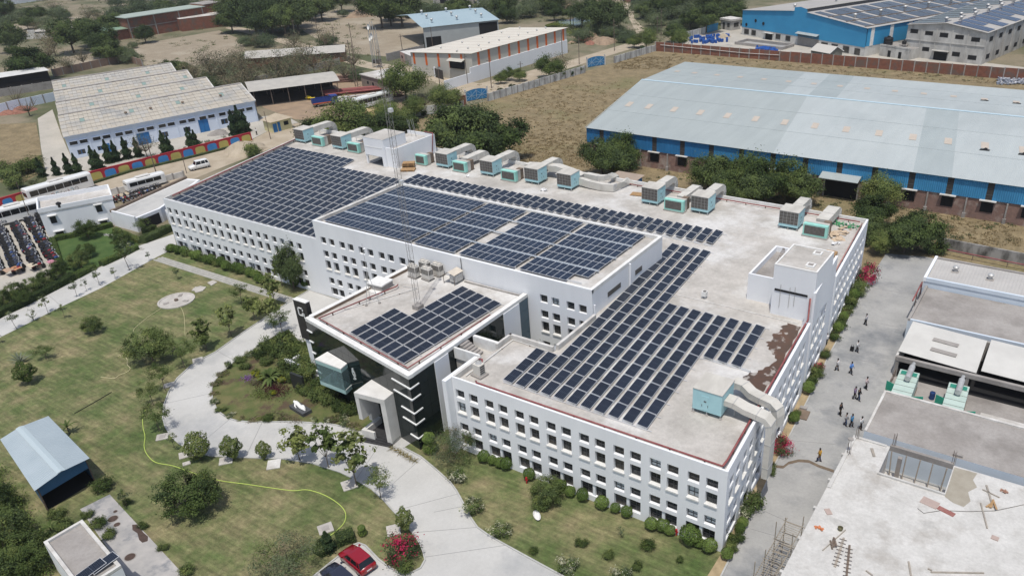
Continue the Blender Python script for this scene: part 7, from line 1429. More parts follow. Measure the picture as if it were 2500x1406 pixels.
# ---- garden bed
bed='planting of the garden bed'
plant('teak',G(669,800),(1.3,1.3,1.25),'tall loose tree at the top of the garden bed','tree'); plant('feather',G(690,815),(1.1,1.1,1.0),'second loose tree at the top of the garden bed','tree')
for px_,py_,s in ((700,850,1.8),(735,870,1.7),(760,890,1.6),(720,905,1.6),(755,925,1.7),(790,950,1.5),(780,975,1.3),(805,985,1.2),(855,1010,1.1),(700,890,1.3),(775,905,1.3),(640,868,1.2),(815,965,1.2),(660,850,1.3),(680,870,1.2),(715,930,1.1),(745,960,1.0),(690,915,1.0),(770,960,1.1),(650,890,.9),(830,1000,1.0),(600,900,.7)): plant('bush',G(px_,py_),s,'full green shrub massed in the garden bed against the dark glass','shrub',bed+', large shrubs','shrub')
for px_,py_,s in ((612,868,.8),(585,882,.8),(560,898,.7),(545,915,.75),(530,938,.7),(524,962,.6),(526,985,.6),(540,1004,.6),(562,1017,.6),(590,1024,.55),(625,1026,.7),(655,1026,.6),(690,1024,.55),(770,1030,.5),(800,1030,.5),(840,1036,.8),(858,1042,.8),(875,1046,.7),(640,855,.9),(820,1026,.8)): plant(rnd.choice(('bush','white_bush','edge','edge')),G(px_,py_),(s*rnd.uniform(.8,1.3),s*rnd.uniform(.8,1.3),s*rnd.uniform(.6,1.0)),'low shrub edging the garden bed kerb','shrub',bed+', kerb edging','shrub')
for px_,py_,s in ((627,920,1.0),(692,935,.9),(738,950,.9),(638,930,.7),(668,965,.7)): plant('yellow_ball',G(px_,py_),s,'yellow leaved ball bush in the garden bed','bush',bed+', yellow balls','topiary')
def patch(name,label,px_,py_,rx,ry,m,n=500,leaf=.16,h=.3):
    c=np.array(G(px_,py_)); q=NR.normal(size=(n,3))*np.array([rx,ry,.01])*.5; q[:,2]=NR.random(n)*h+.06; tag(link(name,leafcloud(name,c+q,leaf,[LM[m]])),label,'ground cover',kind='stuff')
patch('maroon_cover','maroon ground cover in the garden bed',672,952,2.6,1.6,'mar',1500); patch('purple_flowers','purple flowers in the garden bed',607,925,.9,.8,'pur',220); patch('yellow_cover','yellow green ground cover in the garden bed',640,968,1.8,.9,'light',600); patch('reddish_cover','reddish bedding along the garden bed kerb',700,1020,2.6,.6,'dry',500); patch('copper_cover','copper bedding plants beside the purple flowers',625,938,1.0,.7,'dry',400)
# ================================================================ FRONT STRUCTURES, VEHICLES, PEOPLE
m_sb=ribs(mat('shed_pale_blue',(.37,.43,.465),(.32,.38,.415),.25,.5),0,.35,.5,.04); m_sw=ribs(mat('shed_blue_wall',(.05,.14,.26),(.04,.11,.21),.8,.6),0,.35,.8,.05)
t=thing('sheet_shed','open fronted shed with pale blue gable roof and dark blue sheet sides','shed',(0,0,0))
# plan from roof corners at eave height
A0=Vector(G2(0,1072,3.1)); A1=Vector(G2(84,1198,3.1)); B0=Vector(G2(118,1015,3.1)); B1=Vector(G2(219,1118,3.1)); R0=Vector(G2(48,1043,3.7)); R1=Vector(G2(150,1152,3.7))
MB().face([(A0.x,A0.y,3.1),(A1.x,A1.y,3.1),(R1.x,R1.y,3.75),(R0.x,R0.y,3.75)]).build('roof',m_sb,t); MB().face([(R0.x,R0.y,3.75),(R1.x,R1.y,3.75),(B1.x,B1.y,3.1),(B0.x,B0.y,3.1)]).build('roof',m_sb,t)
d=(R1-R0).normalized(); nn=Vector((-d.y,d.x)); MB().face([(R0.x-nn.x*.4,R0.y-nn.y*.4,3.74),(R1.x-nn.x*.4,R1.y-nn.y*.4,3.74),(R1.x,R1.y,3.83),(R0.x,R0.y,3.83)]).face([(R0.x,R0.y,3.83),(R1.x,R1.y,3.83),(R1.x+nn.x*.4,R1.y+nn.y*.4,3.74),(R0.x+nn.x*.4,R0.y+nn.y*.4,3.74)]).build('ridge_cap',mat('ridge_grey',(.40,.47,.50),None,rough=.6),t)
i0=A1.lerp(B1,.06)-d*.35; i1=A1.lerp(B1,.94)-d*.35; j0=A0.lerp(B0,.06)+d*.35; j1=A0.lerp(B0,.94)+d*.35
b=MB(); im=(i0+i1)/2; b.face([(i0.x,i0.y,1.9),(i1.x,i1.y,1.9),(i1.x,i1.y,3.1),(im.x,im.y,3.68),(i0.x,i0.y,3.1)]); b.build('front_gable',m_sw,t)
for p,q in ((i0,j0),(i1,j1),(j0,j1)): MB().face([(p.x,p.y,0),(q.x,q.y,0),(q.x,q.y,3.1),(p.x,p.y,3.1)]).build('side_sheet',m_sw,t)
for k,p in enumerate((i0,i1)): MB().tube([(p.x,p.y,0),(p.x,p.y,3.0)],.08,6).build('post',m_steel,t)
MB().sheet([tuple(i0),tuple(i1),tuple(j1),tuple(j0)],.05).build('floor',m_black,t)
t=thing('flat_roof_hut','small flat roofed pump house with two solar panels on its stained roof','building',(0,0,0)); zr=3.6
c0=Vector(G2(106,1323,zr));c1=Vector(G2(201,1268,zr));c2=Vector(G2(296,1380,zr)); c3=c0+(c2-c1)
MB().prism([tuple(v) for v in (c0,c1,c2,c3)],0,zr-.25).build('wall',m_white,t); MB().prism([tuple(v) for v in (c0,c1,c2,c3)],zr-.25,zr-.2).build('roof',m_slab,t)
ctr=(c0+c1+c2+c3)/4
for p,q in ((c0,c1),(c1,c2),(c2,c3),(c3,c0)):
    n_=(ctr-(p+q)/2).normalized()*.3; MB().prism([tuple(v) for v in (p,q,q+n_-(q-p).normalized()*.3,p+n_+(q-p).normalized()*.3)],zr-.2,zr+.05).build('parapet',m_dirty,t)
u_=(c1-c0).normalized(); ang=math.atan2(u_.y,u_.x)
for k,(px_,py_) in enumerate(((222,1389),(253,1373))):
    p=G(px_,py_,zr+.15); o_=link('solar_panel',PM,t,p,rot=(R_(-6),0,ang+math.pi/2)); 
# manholes on the concrete strip and lawn slabs
for px_,py_,r in ((276,1267,.55),(286,1281,.35),(318,1360,.55),(282,1249,.22)):
    c=G(px_,py_); tag(MB().cyl((0,0,0),r,.02,16).cyl((0,0,.02),r*.85,.012,16,1).build('manhole',[m_slab,mat('pit_brown',(.06,.042,.034),(.09,.06,.05),3,.9)],loc=(c[0],c[1],.052)),'round dark inspection cover in the concrete strip','manhole','round covers in the concrete strip')
pz=[(323,1281),(335,1280),(350,1300),(362,1310),(361,1321),(348,1325),(340,1318),(336,1302),(324,1294)]
MB().sheet([G2(*p) for p in pz],.056).build('puddle_stain',MATS['pit_brown'])['kind']='structure'
for k,pts in enumerate((((1655,1250),(1720,1228),(1770,1240),(1740,1270),(1680,1285)),((1780,1200),(1830,1178),(1865,1195),(1815,1225)))):
    MB().prism([G2(x/3.514,350+y/3.514) for x,y in pts],.02,.14).build('lawn_slab',m_roofc)
for o_,lb in zip([o for o in COL.objects if o.name.startswith('lawn_slab')],('irregular concrete slab with a hatch beside the round fountain base','plain square concrete cover slab on the dry lawn')): tag(o_,lb,'slab')
def slab(label,px_,py_,w,d,rz,hatch=False):
    c=G(px_,py_); t=thing('cover_slab',label,'slab',(c[0],c[1],.02),R_(rz),'concrete cover slabs on the lawn edge'); MB().box(-w/2,w/2,-d/2,d/2,0,.1).build('slab_body',m_roofc,t)
    if hatch: MB().box(-w/4,w/4,-d/4,d/4,.1,.13).build('hatch',m_slab,t)
for px_,py_,w,d,rz,h,lb in ((455,1110,1.5,1.2,60,0,'pale concrete cover slab beside the round headed trees'),(552,1125,1.4,1.3,50,0,'pale concrete cover slab between the round headed trees'),(669,1134,1.4,1.6,45,0,'pale concrete cover slab near the broad leaved trees'),(853,1184,1.5,1.6,60,0,'pale concrete cover slab under the largest driveway tree'),(961,1295,1.3,1.5,50,0,'pale concrete cover slab beside the pink bush'),(795,1291,1.4,1.4,60,1,'square concrete slab with a dark hatch on the front lawn'),(397,1067,1.3,1.2,50,1,'small concrete slab under the driveway bend tree'),(483,880,1.3,1.2,60,0,'pale concrete slab on the kerb under the driveway trees'),(413,941,1.3,1.1,60,0,'pale concrete slab by the kerb bend'),(456,1132,.8,.6,60,0,'small grey stone slab on the lawn by the hose'),(486,706,1.8,1.3,30,0,'flat cover slab next to the flagstone walk')): slab(lb,px_,py_,w,d,rz,h)
t=thing('fountain_base','round concrete fountain base with small hatches on the dry lawn','fountain',G(431,735)); MB().lathe((0,0,0),[(2.7,0),(2.7,.18),(2.45,.2),(2.4,.1),(.01,.1)],28).build('rim',m_roofc,t)
for a,r in ((.4,1.6),(2.2,1.7),(4.4,1.5)): MB().obox((r*math.cos(a),r*math.sin(a),.14),(.8,.5,.08),a).build('hatch',m_slab,t)
MB().cyl((0,0,.1),.3,.25,8).build('nozzle_box',m_steel,t)
# hoses
def hose(label,pts,r,m):
    P=[Vector(G(x,y,.06)) for x,y in pts]; Q=[]
    for i in range(len(P)-1):
        p0=P[max(i-1,0)];p1=P[i];p2=P[i+1];p3=P[min(i+2,len(P)-1)]
        for k in range(6): s=k/6; Q.append(.5*((2*p1)+(-p0+p2)*s+(2*p0-5*p1+4*p2-p3)*s*s+(-p0+3*p1-3*p2+p3)*s**3))
    Q.append(P[-1]); return tag(MB().tube(Q,r,5).build('garden_hose',m,smooth=True),label,'hose')
m_hose=mat('hose_green',(.48,.60,.14),(.44,.55,.12),1,.5)
hose('bright yellow green hose looping over the front lawn',[(366,985),(350,1010),(349,1040),(354,1065),(352,1090),(360,1110),(380,1128),(420,1136),(450,1146),(490,1160),(540,1173),(600,1181),(660,1190),(715,1197),(750,1195),(790,1207),(825,1228),(843,1250),(840,1275),(815,1300),(770,1332)],.045,m_hose)
hose('pale hose curled on the dry lawn by the large round tree',[(288,869),(297,868),(310,876),(311,890),(318,899),(310,908),(292,915),(280,923),(262,922),(246,920)],.04,mat('hose_pale',(.55,.50,.30),None,rough=.6)); hose('pale hose leading from the round fountain base',[(440,748),(448,765),(451,790),(452,820)],.03,MATS['hose_pale']); hose('dark straight pipe lying on the dry lawn',[(182,1009),(210,993),(240,976),(272,957)],.05,m_black); hose('pale hose stretched from the fountain to the round tree',[(399,749),(360,775),(330,800),(325,810)],.03,MATS['hose_pale'])
# statue
t=thing('reclining_statue','white reclining figure statue on a dark plinth in the garden bed','statue',G(735,1003),R_(-8)); t.scale=(1.12,1.12,1.12); MB().box(-1.3,1.3,-.55,.55,.03,.45).build('plinth',mat('plinth_dark',(.09,.095,.10),(.06,.062,.066),2,.6),t)
b=MB(); b.tube([(-1.0,0,.62),(-.75,.05,.75),(-.35,.05,.68),(.05,0,.6),(.5,-.05,.6),(1.05,-.02,.53)],[.12,.24,.22,.22,.17,.08],8); b.tube([(-.7,-.1,.8),(-.5,-.3,.6),(-.2,-.34,.5)],[.09,.08,.06],6); b.lathe((-1.0,.02,.78),[(.01,-.16),(.12,-.1),(.15,.02),(.1,.13),(.01,.16)],8); b.tube([(.1,.1,.65),(.5,.15,.78),(.85,.1,.55)],[.14,.12,.08],6); b.build('figure',mat('statue_white',(.78,.78,.76),None,rough=.5),t,smooth=True)
tag(MB().tube([(0,0,0),(0,0,.7)],.06,8).box(-.16,.16,-.05,.05,.45,.58).cyl((0,0,.7),.1,.12,8).build('hydrant',mat('hydrant_red',(.42,.02,.03),None,rough=.5),loc=G(1286,1180)),'small red hydrant on the lawn near the ball bushes','hydrant'); tag(MB().tube([(0,0,0),(0,0,.7)],.06,8).box(-.16,.16,-.05,.05,.45,.58).cyl((0,0,.7),.1,.12,8).build('hydrant',MATS['hydrant_red'],loc=G(1651,1307)),'small red hydrant by the wall beside the largest ball bush','hydrant')
t=thing('lawn_basin','white boat shaped basin lying on the lawn under the small leafy tree','basin',G(1311,1262),R_(-40)); MB().lathe((0,0,0),[(.01,.1),(.35,.05),(.5,.28),(.46,.3),(.33,.12),(.01,.14)],14).build('basin_shell',m_coping,t).scale=(1.5,.7,1)
t=thing('floor_hatch','brown steel hatch over a pit in the alley planting strip','hatch',(-.55,24.4,.05),R_(4)); MB().box(-.7,.7,-.9,.9,0,.12).build('hatch_plate',m_brown,t); MB().box(-.6,.2,.9,1.4,0,.3).build('pit_edge',m_slab,t)
# ---- road vehicles
m_tint=mat('car_glass',(.012,.014,.016),None,rough=.05,spec=.6); m_hub=mat('hub_grey',(.35,.35,.36),None,rough=.4,metal=.6)
def wheel(t,x,y,r,w=.2):
    o=MB(); n=16
    for k,(yy) in enumerate((-w/2,w/2)): pass
    b=MB(); prof=[(r*.62,-w/2),(r*.95,-w/2),(r,-w*.3),(r,w*.3),(r*.95,w/2),(r*.62,w/2)]; b.lathe((0,0,0),prof,n); tm=b.mesh('tyre',m_rubber); h=MB().cyl((0,0,-w*.42),r*.62,w*.84,12); hm=h.mesh('rim',m_hub)
    wo=link('wheel',hm,t,(x,y,r),rot=(R_(90),0,0)); link('tyre',tm,wo); return wo
def car(label,p,rz,paint,L=3.9,Wd=1.72,H=1.5,hatch=True,suv=False,group=None):
    t=thing('parked_car',label,'car',(p[0],p[1],.036),rz,group)
    hb=.62 if not suv else .8; hw=Wd/2
    # stations along x: front at +L/2 ; (x, half width, belt height, bottom)
    st=[(L/2,.62*hw/.86,.52,.32),(L/2-.12,.82*hw/.86,.68,.24),(L/2-.5,hw,.80,.2),(L/2-1.05,hw,.92,.2),(0,hw,.95,.2),(-L/2+.6,hw,.98,.2),(-L/2+.1,.86*hw/.86*.97,.92,.24),(-L/2,.74*hw/.86,.78,.34)]
    if suv: st=[(x,w_,z+.16 if z<.9 else z+.14,b_+.1) for x,w_,z,b_ in st]
    b=MB(); rings=[]
    for x,w_,z,b_ in st:
        s=len(b.v); b.v+=[(x,-w_*.93,b_),(x,-w_,b_+.18),(x,-w_,z-.12),(x,-w_*.93,z),(x,0,z+.03),(x,w_*.93,z),(x,w_,z-.12),(x,w_,b_+.18),(x,w_*.93,b_)]; rings.append(s)
    for i in range(len(rings)-1):
        for k in range(8): b.f.append((rings[i]+k,rings[i+1]+k,rings[i+1]+k+1,rings[i]+k+1)); b.m.append(0)
    b.f.append(tuple(rings[0]+k for k in range(9))); b.m.append(0); b.f.append(tuple(rings[-1]+k for k in range(9))[::-1]); b.m.append(0)
    b.build('body',paint,t,smooth=True)
    zb=.94+(.14 if suv else 0); x0,x1,x2,x3=(L/2-1.0,L/2-1.65,-L/2+.55,-L/2+.16) if not suv else (L/2-1.25,L/2-1.65,-L/2+.35,-L/2+.1)
    tw=hw*.74; bw=hw*.93
    g=MB(); lo=[(x0,-bw,zb-.06),(x3,-bw,zb-.02),(x3,bw,zb-.02),(x0,bw,zb-.06)]; hi=[(x1,-tw,H-.06),(x2,-tw,H-.06),(x2,tw,H-.06),(x1,tw,H-.06)]
    for k in range(4): q=(k+1)%4; g.face([lo[q],lo[k],hi[k],hi[q]])
    g.build('glasshouse',m_tint,t)
    r=MB(); r.face([(x1+.06,-tw*1.0,H-.05),(x1+.06,tw,H-.05),(x1-.25,tw*.98,H),(x1-.25,-tw*.98,H)]); r.face([(x1-.25,-tw*.98,H),(x1-.25,tw*.98,H),(x2+.15,tw*.98,H),(x2+.15,-tw*.98,H)]); r.face([(x2+.15,-tw*.98,H),(x2+.15,tw*.98,H),(x2-.08,tw,H-.06),(x2-.08,-tw,H-.06)])
    for s_ in (-1,1): r.face([(x1-.25,s_*tw*.98,H),(x2+.15,s_*tw*.98,H),(x2-.04,s_*tw*1.06,H-.09),(x1+.05,s_*tw*1.06,H-.09)])
    r.build('roof',paint,t,smooth=True)
    pl=MB()
    for s_ in (-1,1):
        for xa,xb in (((x0+x3)/2+.25,(x1+x2)/2+.22),((x0+x3)/2-.75,(x1+x2)/2-.62)): pl.face([(xa-.05,s_*bw*1.004,zb-.05),(xa+.05,s_*bw*1.004,zb-.05),(xb+.05,s_*tw*1.012,H-.06),(xb-.05,s_*tw*1.012,H-.06)])
        pl.face([(x0+.02,s_*bw,zb-.05),(x0-.1,s_*bw*1.004,zb-.05),(x1-.08,s_*tw*1.01,H-.06),(x1+.03,s_*tw,H-.05)])
        pl.face([(x3-.0,s_*bw,zb-.02),(x3+.14,s_*bw*1.004,zb-.02),(x2+.12,s_*tw*1.01,H-.06),(x2-.04,s_*tw,H-.06)])
    pl.build('pillar',paint,t)
    for s_ in (-1,1):
        MB().box(L/2-.35,L/2-.03,s_*hw*.52-.16,s_*hw*.52+.16,.44+(.14 if suv else 0),.56+(.14 if suv else 0)).build('headlight',mat('lamp_clear',(.7,.72,.74),None,rough=.15),t); MB().box(-L/2-.01,-L/2+.2,s_*hw*.68-.13,s_*hw*.68+.13,.66+(.1 if suv else 0),.86+(.1 if suv else 0)).build('tail_light',mat('lamp_red',(.35,.01,.01),None,rough=.2),t); MB().box(x0-.15,x0,s_*(hw+.02),s_*(hw+.2),zb,zb+.14).build('mirror',paint,t)
        for x in (L/2-.75,-L/2+.72): wheel(t,x,s_*(hw-.12),.31 if not suv else .38)
        for x in ((x0+x3)/2+.45,(x0+x3)/2-.5): MB().box(x,x+.16,s_*(hw-.005),s_*(hw+.02),zb-.16,zb-.12).build('door_handle',paint,t)
    MB().box(-L/2-.02,-L/2+.03,-.26,.26,.5,.62).build('number_plate',m_coping,t); MB().box(L/2-.05,L/2+.01,-.35,.35,.36,.48).build('grille',m_black,t)
    return t
p_red=mat('paint_red',(.24,.008,.016),None,rough=.25,coat=.6,spec=.5); p_dk=mat('paint_dark_blue',(.025,.028,.045),None,rough=.22,coat=.6,spec=.5); p_wh=mat('paint_white',(.72,.72,.70),None,rough=.35,coat=.3); p_sil=mat('paint_silver',(.45,.47,.48),None,rough=.35,metal=.3)
a=Vector(G2(846,1352)); c=Vector(G2(903,1400)); dd=a-c; car('red hatchback parked in the bay at the lawn edge',((a+c)/2).to_tuple(),math.atan2(dd.y,dd.x),p_red,3.95,1.75,1.52)
cc=(a+c)/2; sd=Vector((dd.y,-dd.x)).normalized(); q=cc-sd*2.35-dd.normalized()*.7 if G2(800,1400)[0]<cc.x else cc; car('dark blue sedan parked beside the red hatchback',(q.x,q.y),math.atan2(dd.y,dd.x),p_dk,4.1,1.72,1.46)
a=Vector(G2(466,417)); c=Vector(G2(509,407)); dd=a-c; car('white off-road car on the dirt road by the painted wall',((a+c)/2).to_tuple(),math.atan2(dd.y,dd.x),p_wh,4.5,1.8,1.9,suv=True); car('silver car parked under the far dark trees',G2(652,70),R_(20),p_sil,5.2,2.0,1.9,suv=True)
def textmesh(txt,size):
    cu=bpy.data.curves.new('lettering','FONT'); cu.body=txt; cu.size=size; cu.extrude=.01; ob=bpy.data.objects.new('tmp',cu); COL.objects.link(ob); dg=bpy.context.evaluated_depsgraph_get(); me=bpy.data.meshes.new_from_object(ob.evaluated_get(dg)); bpy.data.objects.remove(ob); me.name='lettering'; return me
def bus(label,P,Q,L=None,Wd=2.5,H=3.2,paint=None,band=(1.5,2.5),text=None,deco=False,group=None,side=-1):
    P=Vector(P);Q=Vector(Q); d=Q-P; t=thing('bus',label,'bus',((P+Q)/2).to_tuple()+(.02,) if False else (((P+Q)/2).x,((P+Q)/2).y,.02),math.atan2(d.y,d.x),group); L=L or d.length; paint=paint or p_wh
    b=MB(); prof=[(-Wd/2,.45),(Wd/2,.45),(Wd/2,H-.35),(Wd/2-.12,H-.08),(Wd/2-.5,H),(-Wd/2+.5,H),(-Wd/2+.12,H-.08),(-Wd/2,H-.35)]; n=len(prof)
    for x,s_ in ((-L/2,.97),(-L/2+.25,1),(L/2-.5,1),(L/2,.93)): b.v+=[(x,y*s_,z if z<1 else z*(1 if s_==1 else .985)) for y,z in prof]
    for i in range(3):
        for k in range(n): q=(k+1)%n; b.f.append((i*n+k,i*n+q,(i+1)*n+q,(i+1)*n+k)); b.m.append(0)
    b.f.append(tuple(range(n))[::-1]); b.m.append(0); b.f.append(tuple(3*n+k for k in range(n))); b.m.append(0); b.build('body',paint,t)
    nw=max(4,int((L-1.5)/1.5)); ww=(L-1.4)/nw
    for s_ in (-1,1):
        for k in range(nw): x=-L/2+.5+k*ww; MB().box(x+.04,x+ww-.04,min(s_*Wd/2,s_*(Wd/2+.015)),max(s_*Wd/2,s_*(Wd/2+.015)),band[0],band[1]).build('side_window',m_tint,t)
        for x in (-L/2+2.2,L/2-1.9): wheel(t,x,s_*(Wd/2-.15),.48,.28)
    MB().box(L/2-.02,L/2+.03,-Wd*.42,Wd*.42,1.35,2.75 if H>3 else 2.1).build('windscreen',m_tint,t); MB().box(-L/2-.03,-L/2+.02,-Wd*.36,Wd*.36,1.7,2.6 if H>3 else 2.0).build('rear_window',m_tint,t)
    MB().box(-1.6,1.2,-.7,.7,H,H+.22).build('roof_pod',m_dirty,t)
    if text:
        me=textmesh(text,1.0); me.materials.append(mat('letter_dark',(.05,.05,.055),None,rough=.6)); o_=link('lettering',me,t,(-L/2+.9 if side<0 else L/2-.9,side*(Wd/2+.02),.62),rot=(R_(90),0,0 if side<0 else math.pi))
    if deco:
        for k in range(6):
            b=MB(); r=.34; b.tube([(r*math.cos(a_),0,r*math.sin(a_)) for a_ in [k+j*.5 for j in range(10)]],.05,5); b.build('ring_decal',mat('decal_%d'%(k%3),((.25,.10,.09),(.12,.25,.34),(.2,.2,.22))[k%3],None,rough=.6),t,loc=(-L/2+4.6+k*.95,side*(Wd/2+.01),1.0))
    return t
bus('white coach with ring decals parked beside the painted wall',(-161.3,18.2),(-160.4,31.6),13,2.5,3.4,None,(1.75,2.85),'Ashoka',True); bus('second white coach with dark window band in front of the first',(-154.8,7.0),(-152.5,18.5),12,2.5,3.3,None,(1.7,2.75),'Ashoka')
bus('small white minibus on the dirt road behind the motorbikes',(-149.2,32.6),(-147.8,40.5),8,2.2,2.6,None,(1.3,2.1)); a=G2(868,270);c=G2(955,248); bus('white and green coach beside the galvanised pipes',a,c,None,2.6,3.3,mat('coach_white',(.66,.68,.66),None,rough=.4),(1.6,2.7))
t=thing('truck','blue cargo truck with orange striped bed in the pipe yard','truck',G(795,258),R_(60)); m_tb=mat('truck_blue',(.02,.045,.20),None,rough=.5); MB().box(1.7,3.6,-1.15,1.15,.7,2.7).build('cab',m_tb,t,bevel=.12); MB().box(3.58,3.63,-1.0,1.0,1.7,2.5).build('windscreen',m_tint,t); MB().box(2.2,3.3,-1.17,-1.14,1.7,2.4).box(2.2,3.3,1.14,1.17,1.7,2.4).build('side_window',m_tint,t); MB().box(-3.6,1.6,-1.2,1.2,.8,1.0).build('bed_floor',m_steel,t)
for s_ in (-1,1): MB().box(-3.6,1.6,s_*1.2-.05,s_*1.2+.05,1.0,2.3).build('bed_side',m_tb,t); MB().box(-3.6,1.6,s_*1.26-.02,s_*1.26+.02,1.0,1.25).build('orange_stripe',m_or,t); [wheel(t,x,s_*1.0,.45,.3) for x in (2.6,-2.2)]
MB().box(1.5,1.62,-1.2,1.2,1.0,2.8).box(-3.65,-3.55,-1.2,1.2,1.0,2.3).build('bed_end',m_tb,t)
t=thing('covered_load','tan tarpaulin covered load beside the coach','tarpaulin',G(905,282),R_(58)); b=MB(); L=9; 
for i in range(9):
    x=-L/2+L*i/8; w_=1.5+.25*math.sin(i*1.7); z=1.9+.35*math.sin(i*2.3); b.v+=[(x,-w_,0),(x,-w_*.85,z*.75),(x,0,z),(x,w_*.85,z*.8),(x,w_,0)]
for i in range(8):
    for k in range(4): b.f.append((i*5+k,(i+1)*5+k,(i+1)*5+k+1,i*5+k+1)); b.m.append(0)
b.build('tarpaulin_sheet',mat('tarp_tan',(.52,.40,.22),(.45,.34,.19),.8,.9),t)
# ---- motorbikes
def bikemesh(c):
    b=MB(); n=10
    for x in (.62,-.62):
        k0=len(b.v)
        for yy in (-.06,.06):
            for j in range(n): a=2*math.pi*j/n; b.v.append((x+.29*math.cos(a),yy,.3+.29*math.sin(a)))
        for j in range(n): q=(j+1)%n; b.f.append((k0+j,k0+q,k0+n+q,k0+n+j)); b.m.append(1)
        b.f.append(tuple(k0+j for j in range(n))); b.m.append(1); b.f.append(tuple(k0+n+j for j in range(n))[::-1]); b.m.append(1)
    b.tube([(.5,0,.85),(.2,0,.92),(-.05,0,.82)],[.10,.17,.12],6,0); b.tube([(.0,0,.82),(-.35,0,.84),(-.75,0,.9)],[.12,.14,.07],6,1); b.box(-.25,.3,-.13,.13,.3,.65,2); b.tube([(.62,0,.3),(.5,0,.75),(.4,0,1.05)],.045,5,2); b.tube([(.4,-.36,1.08),(.45,0,1.02),(.4,.36,1.08)],.03,5,1); b.cyl((.56,0,.8),.09,.16,8,3); b.tube([(-.1,.15,.35),(-.8,.17,.42)],.05,5,3); b.box(-.85,-.5,-.09,.09,.55,.72,0)
    return b.mesh('motorbike',[c,m_rubber,m_steel,m_alu])
BM=[bikemesh(mat('bike_%d'%i,c,None,rough=.35,coat=.3)) for i,c in enumerate(((.02,.022,.03),(.03,.035,.06),(.25,.015,.02),(.09,.09,.10),(.03,.07,.22),(.35,.35,.35)))]
BN=['black','dark blue-black','red','grey','blue','silver']
nb=0
def bikerow(a,c,dense=.62,dx=0):
    global nb
    a=Vector(a);c=Vector(c);d=(c-a);L=d.length;d/=L;n=int(L/dense)
    for k in range(n):
        if rnd.random()<.05 or nb>=298: continue
        i=rnd.choices(range(6),(5,4,1,3,1.2,2.2))[0]; p=a+d*(k*dense+rnd.uniform(-.12,.12)); s_=Vector((-d.y,d.x)); p=p+s_*(dx+rnd.uniform(-.22,.22))
        tag(link('motorbike',BM[i],None,(p.x,p.y,.03),math.atan2(s_.y,s_.x)+(0 if dx>=0 else math.pi)+rnd.uniform(-.2,.2),sc=1.12),BN[i]+' motorbike parked in the crowded rows of the parking lot','motorbike',BN[i]+' motorbikes in the parking lot'); nb+=1
rows=[((-151.1,8.9),(-126.6,.85)),((-150.1,11.3),(-125.9,3.0)),((-149.9,14.0),(-140.8,10.8)),((-146,5.6),(-128.2,-1.2)),((-138.5,9.6),(-124.4,4.6))]
rows=[((-151.4,8.3),(-126.0,-.3)),((-151.0,11.0),(-125.0,2.2)),((-151.0,13.7),(-124.2,4.7)),((-147,4.0),(-128.0,-2.6)),((-152,16.2),(-141.5,12.8))]
for a,c in rows: bikerow(a,c,.56,0)
bikerow((-146.2,27.6),(-145.0,38.2),.55,0); bikerow((-143.9,28.6),(-143.3,36.0),.6,0)
# cloths spread over bikes
for lb,px_,py_,cl in (('pink cloth over motorbikes at the parking edge',127,640,(.45,.2,.25)),('beige cover over motorbikes',78,648,(.5,.44,.34)),('brown cover over motorbikes near the dark trees',20,660,(.4,.28,.2)),('orange cover on motorbikes at the row end',40,655,(.45,.22,.12))):
    c=G(px_,py_,1.0); b=MB(); 
    for i in range(4):
        for j in range(4): b.v.append((-.9+.6*i,-.6+.4*j,.1*math.sin(i*2+j)))
    for i in range(3):
        for j in range(3): b.f.append((i*4+j,(i+1)*4+j,(i+1)*4+j+1,i*4+j+1)); b.m.append(0)
    tag(b.build('bike_cover',mat('cover_'+lb[:5],cl,None,rough=.9),loc=(c[0],c[1],1.05)),lb,'cloth')
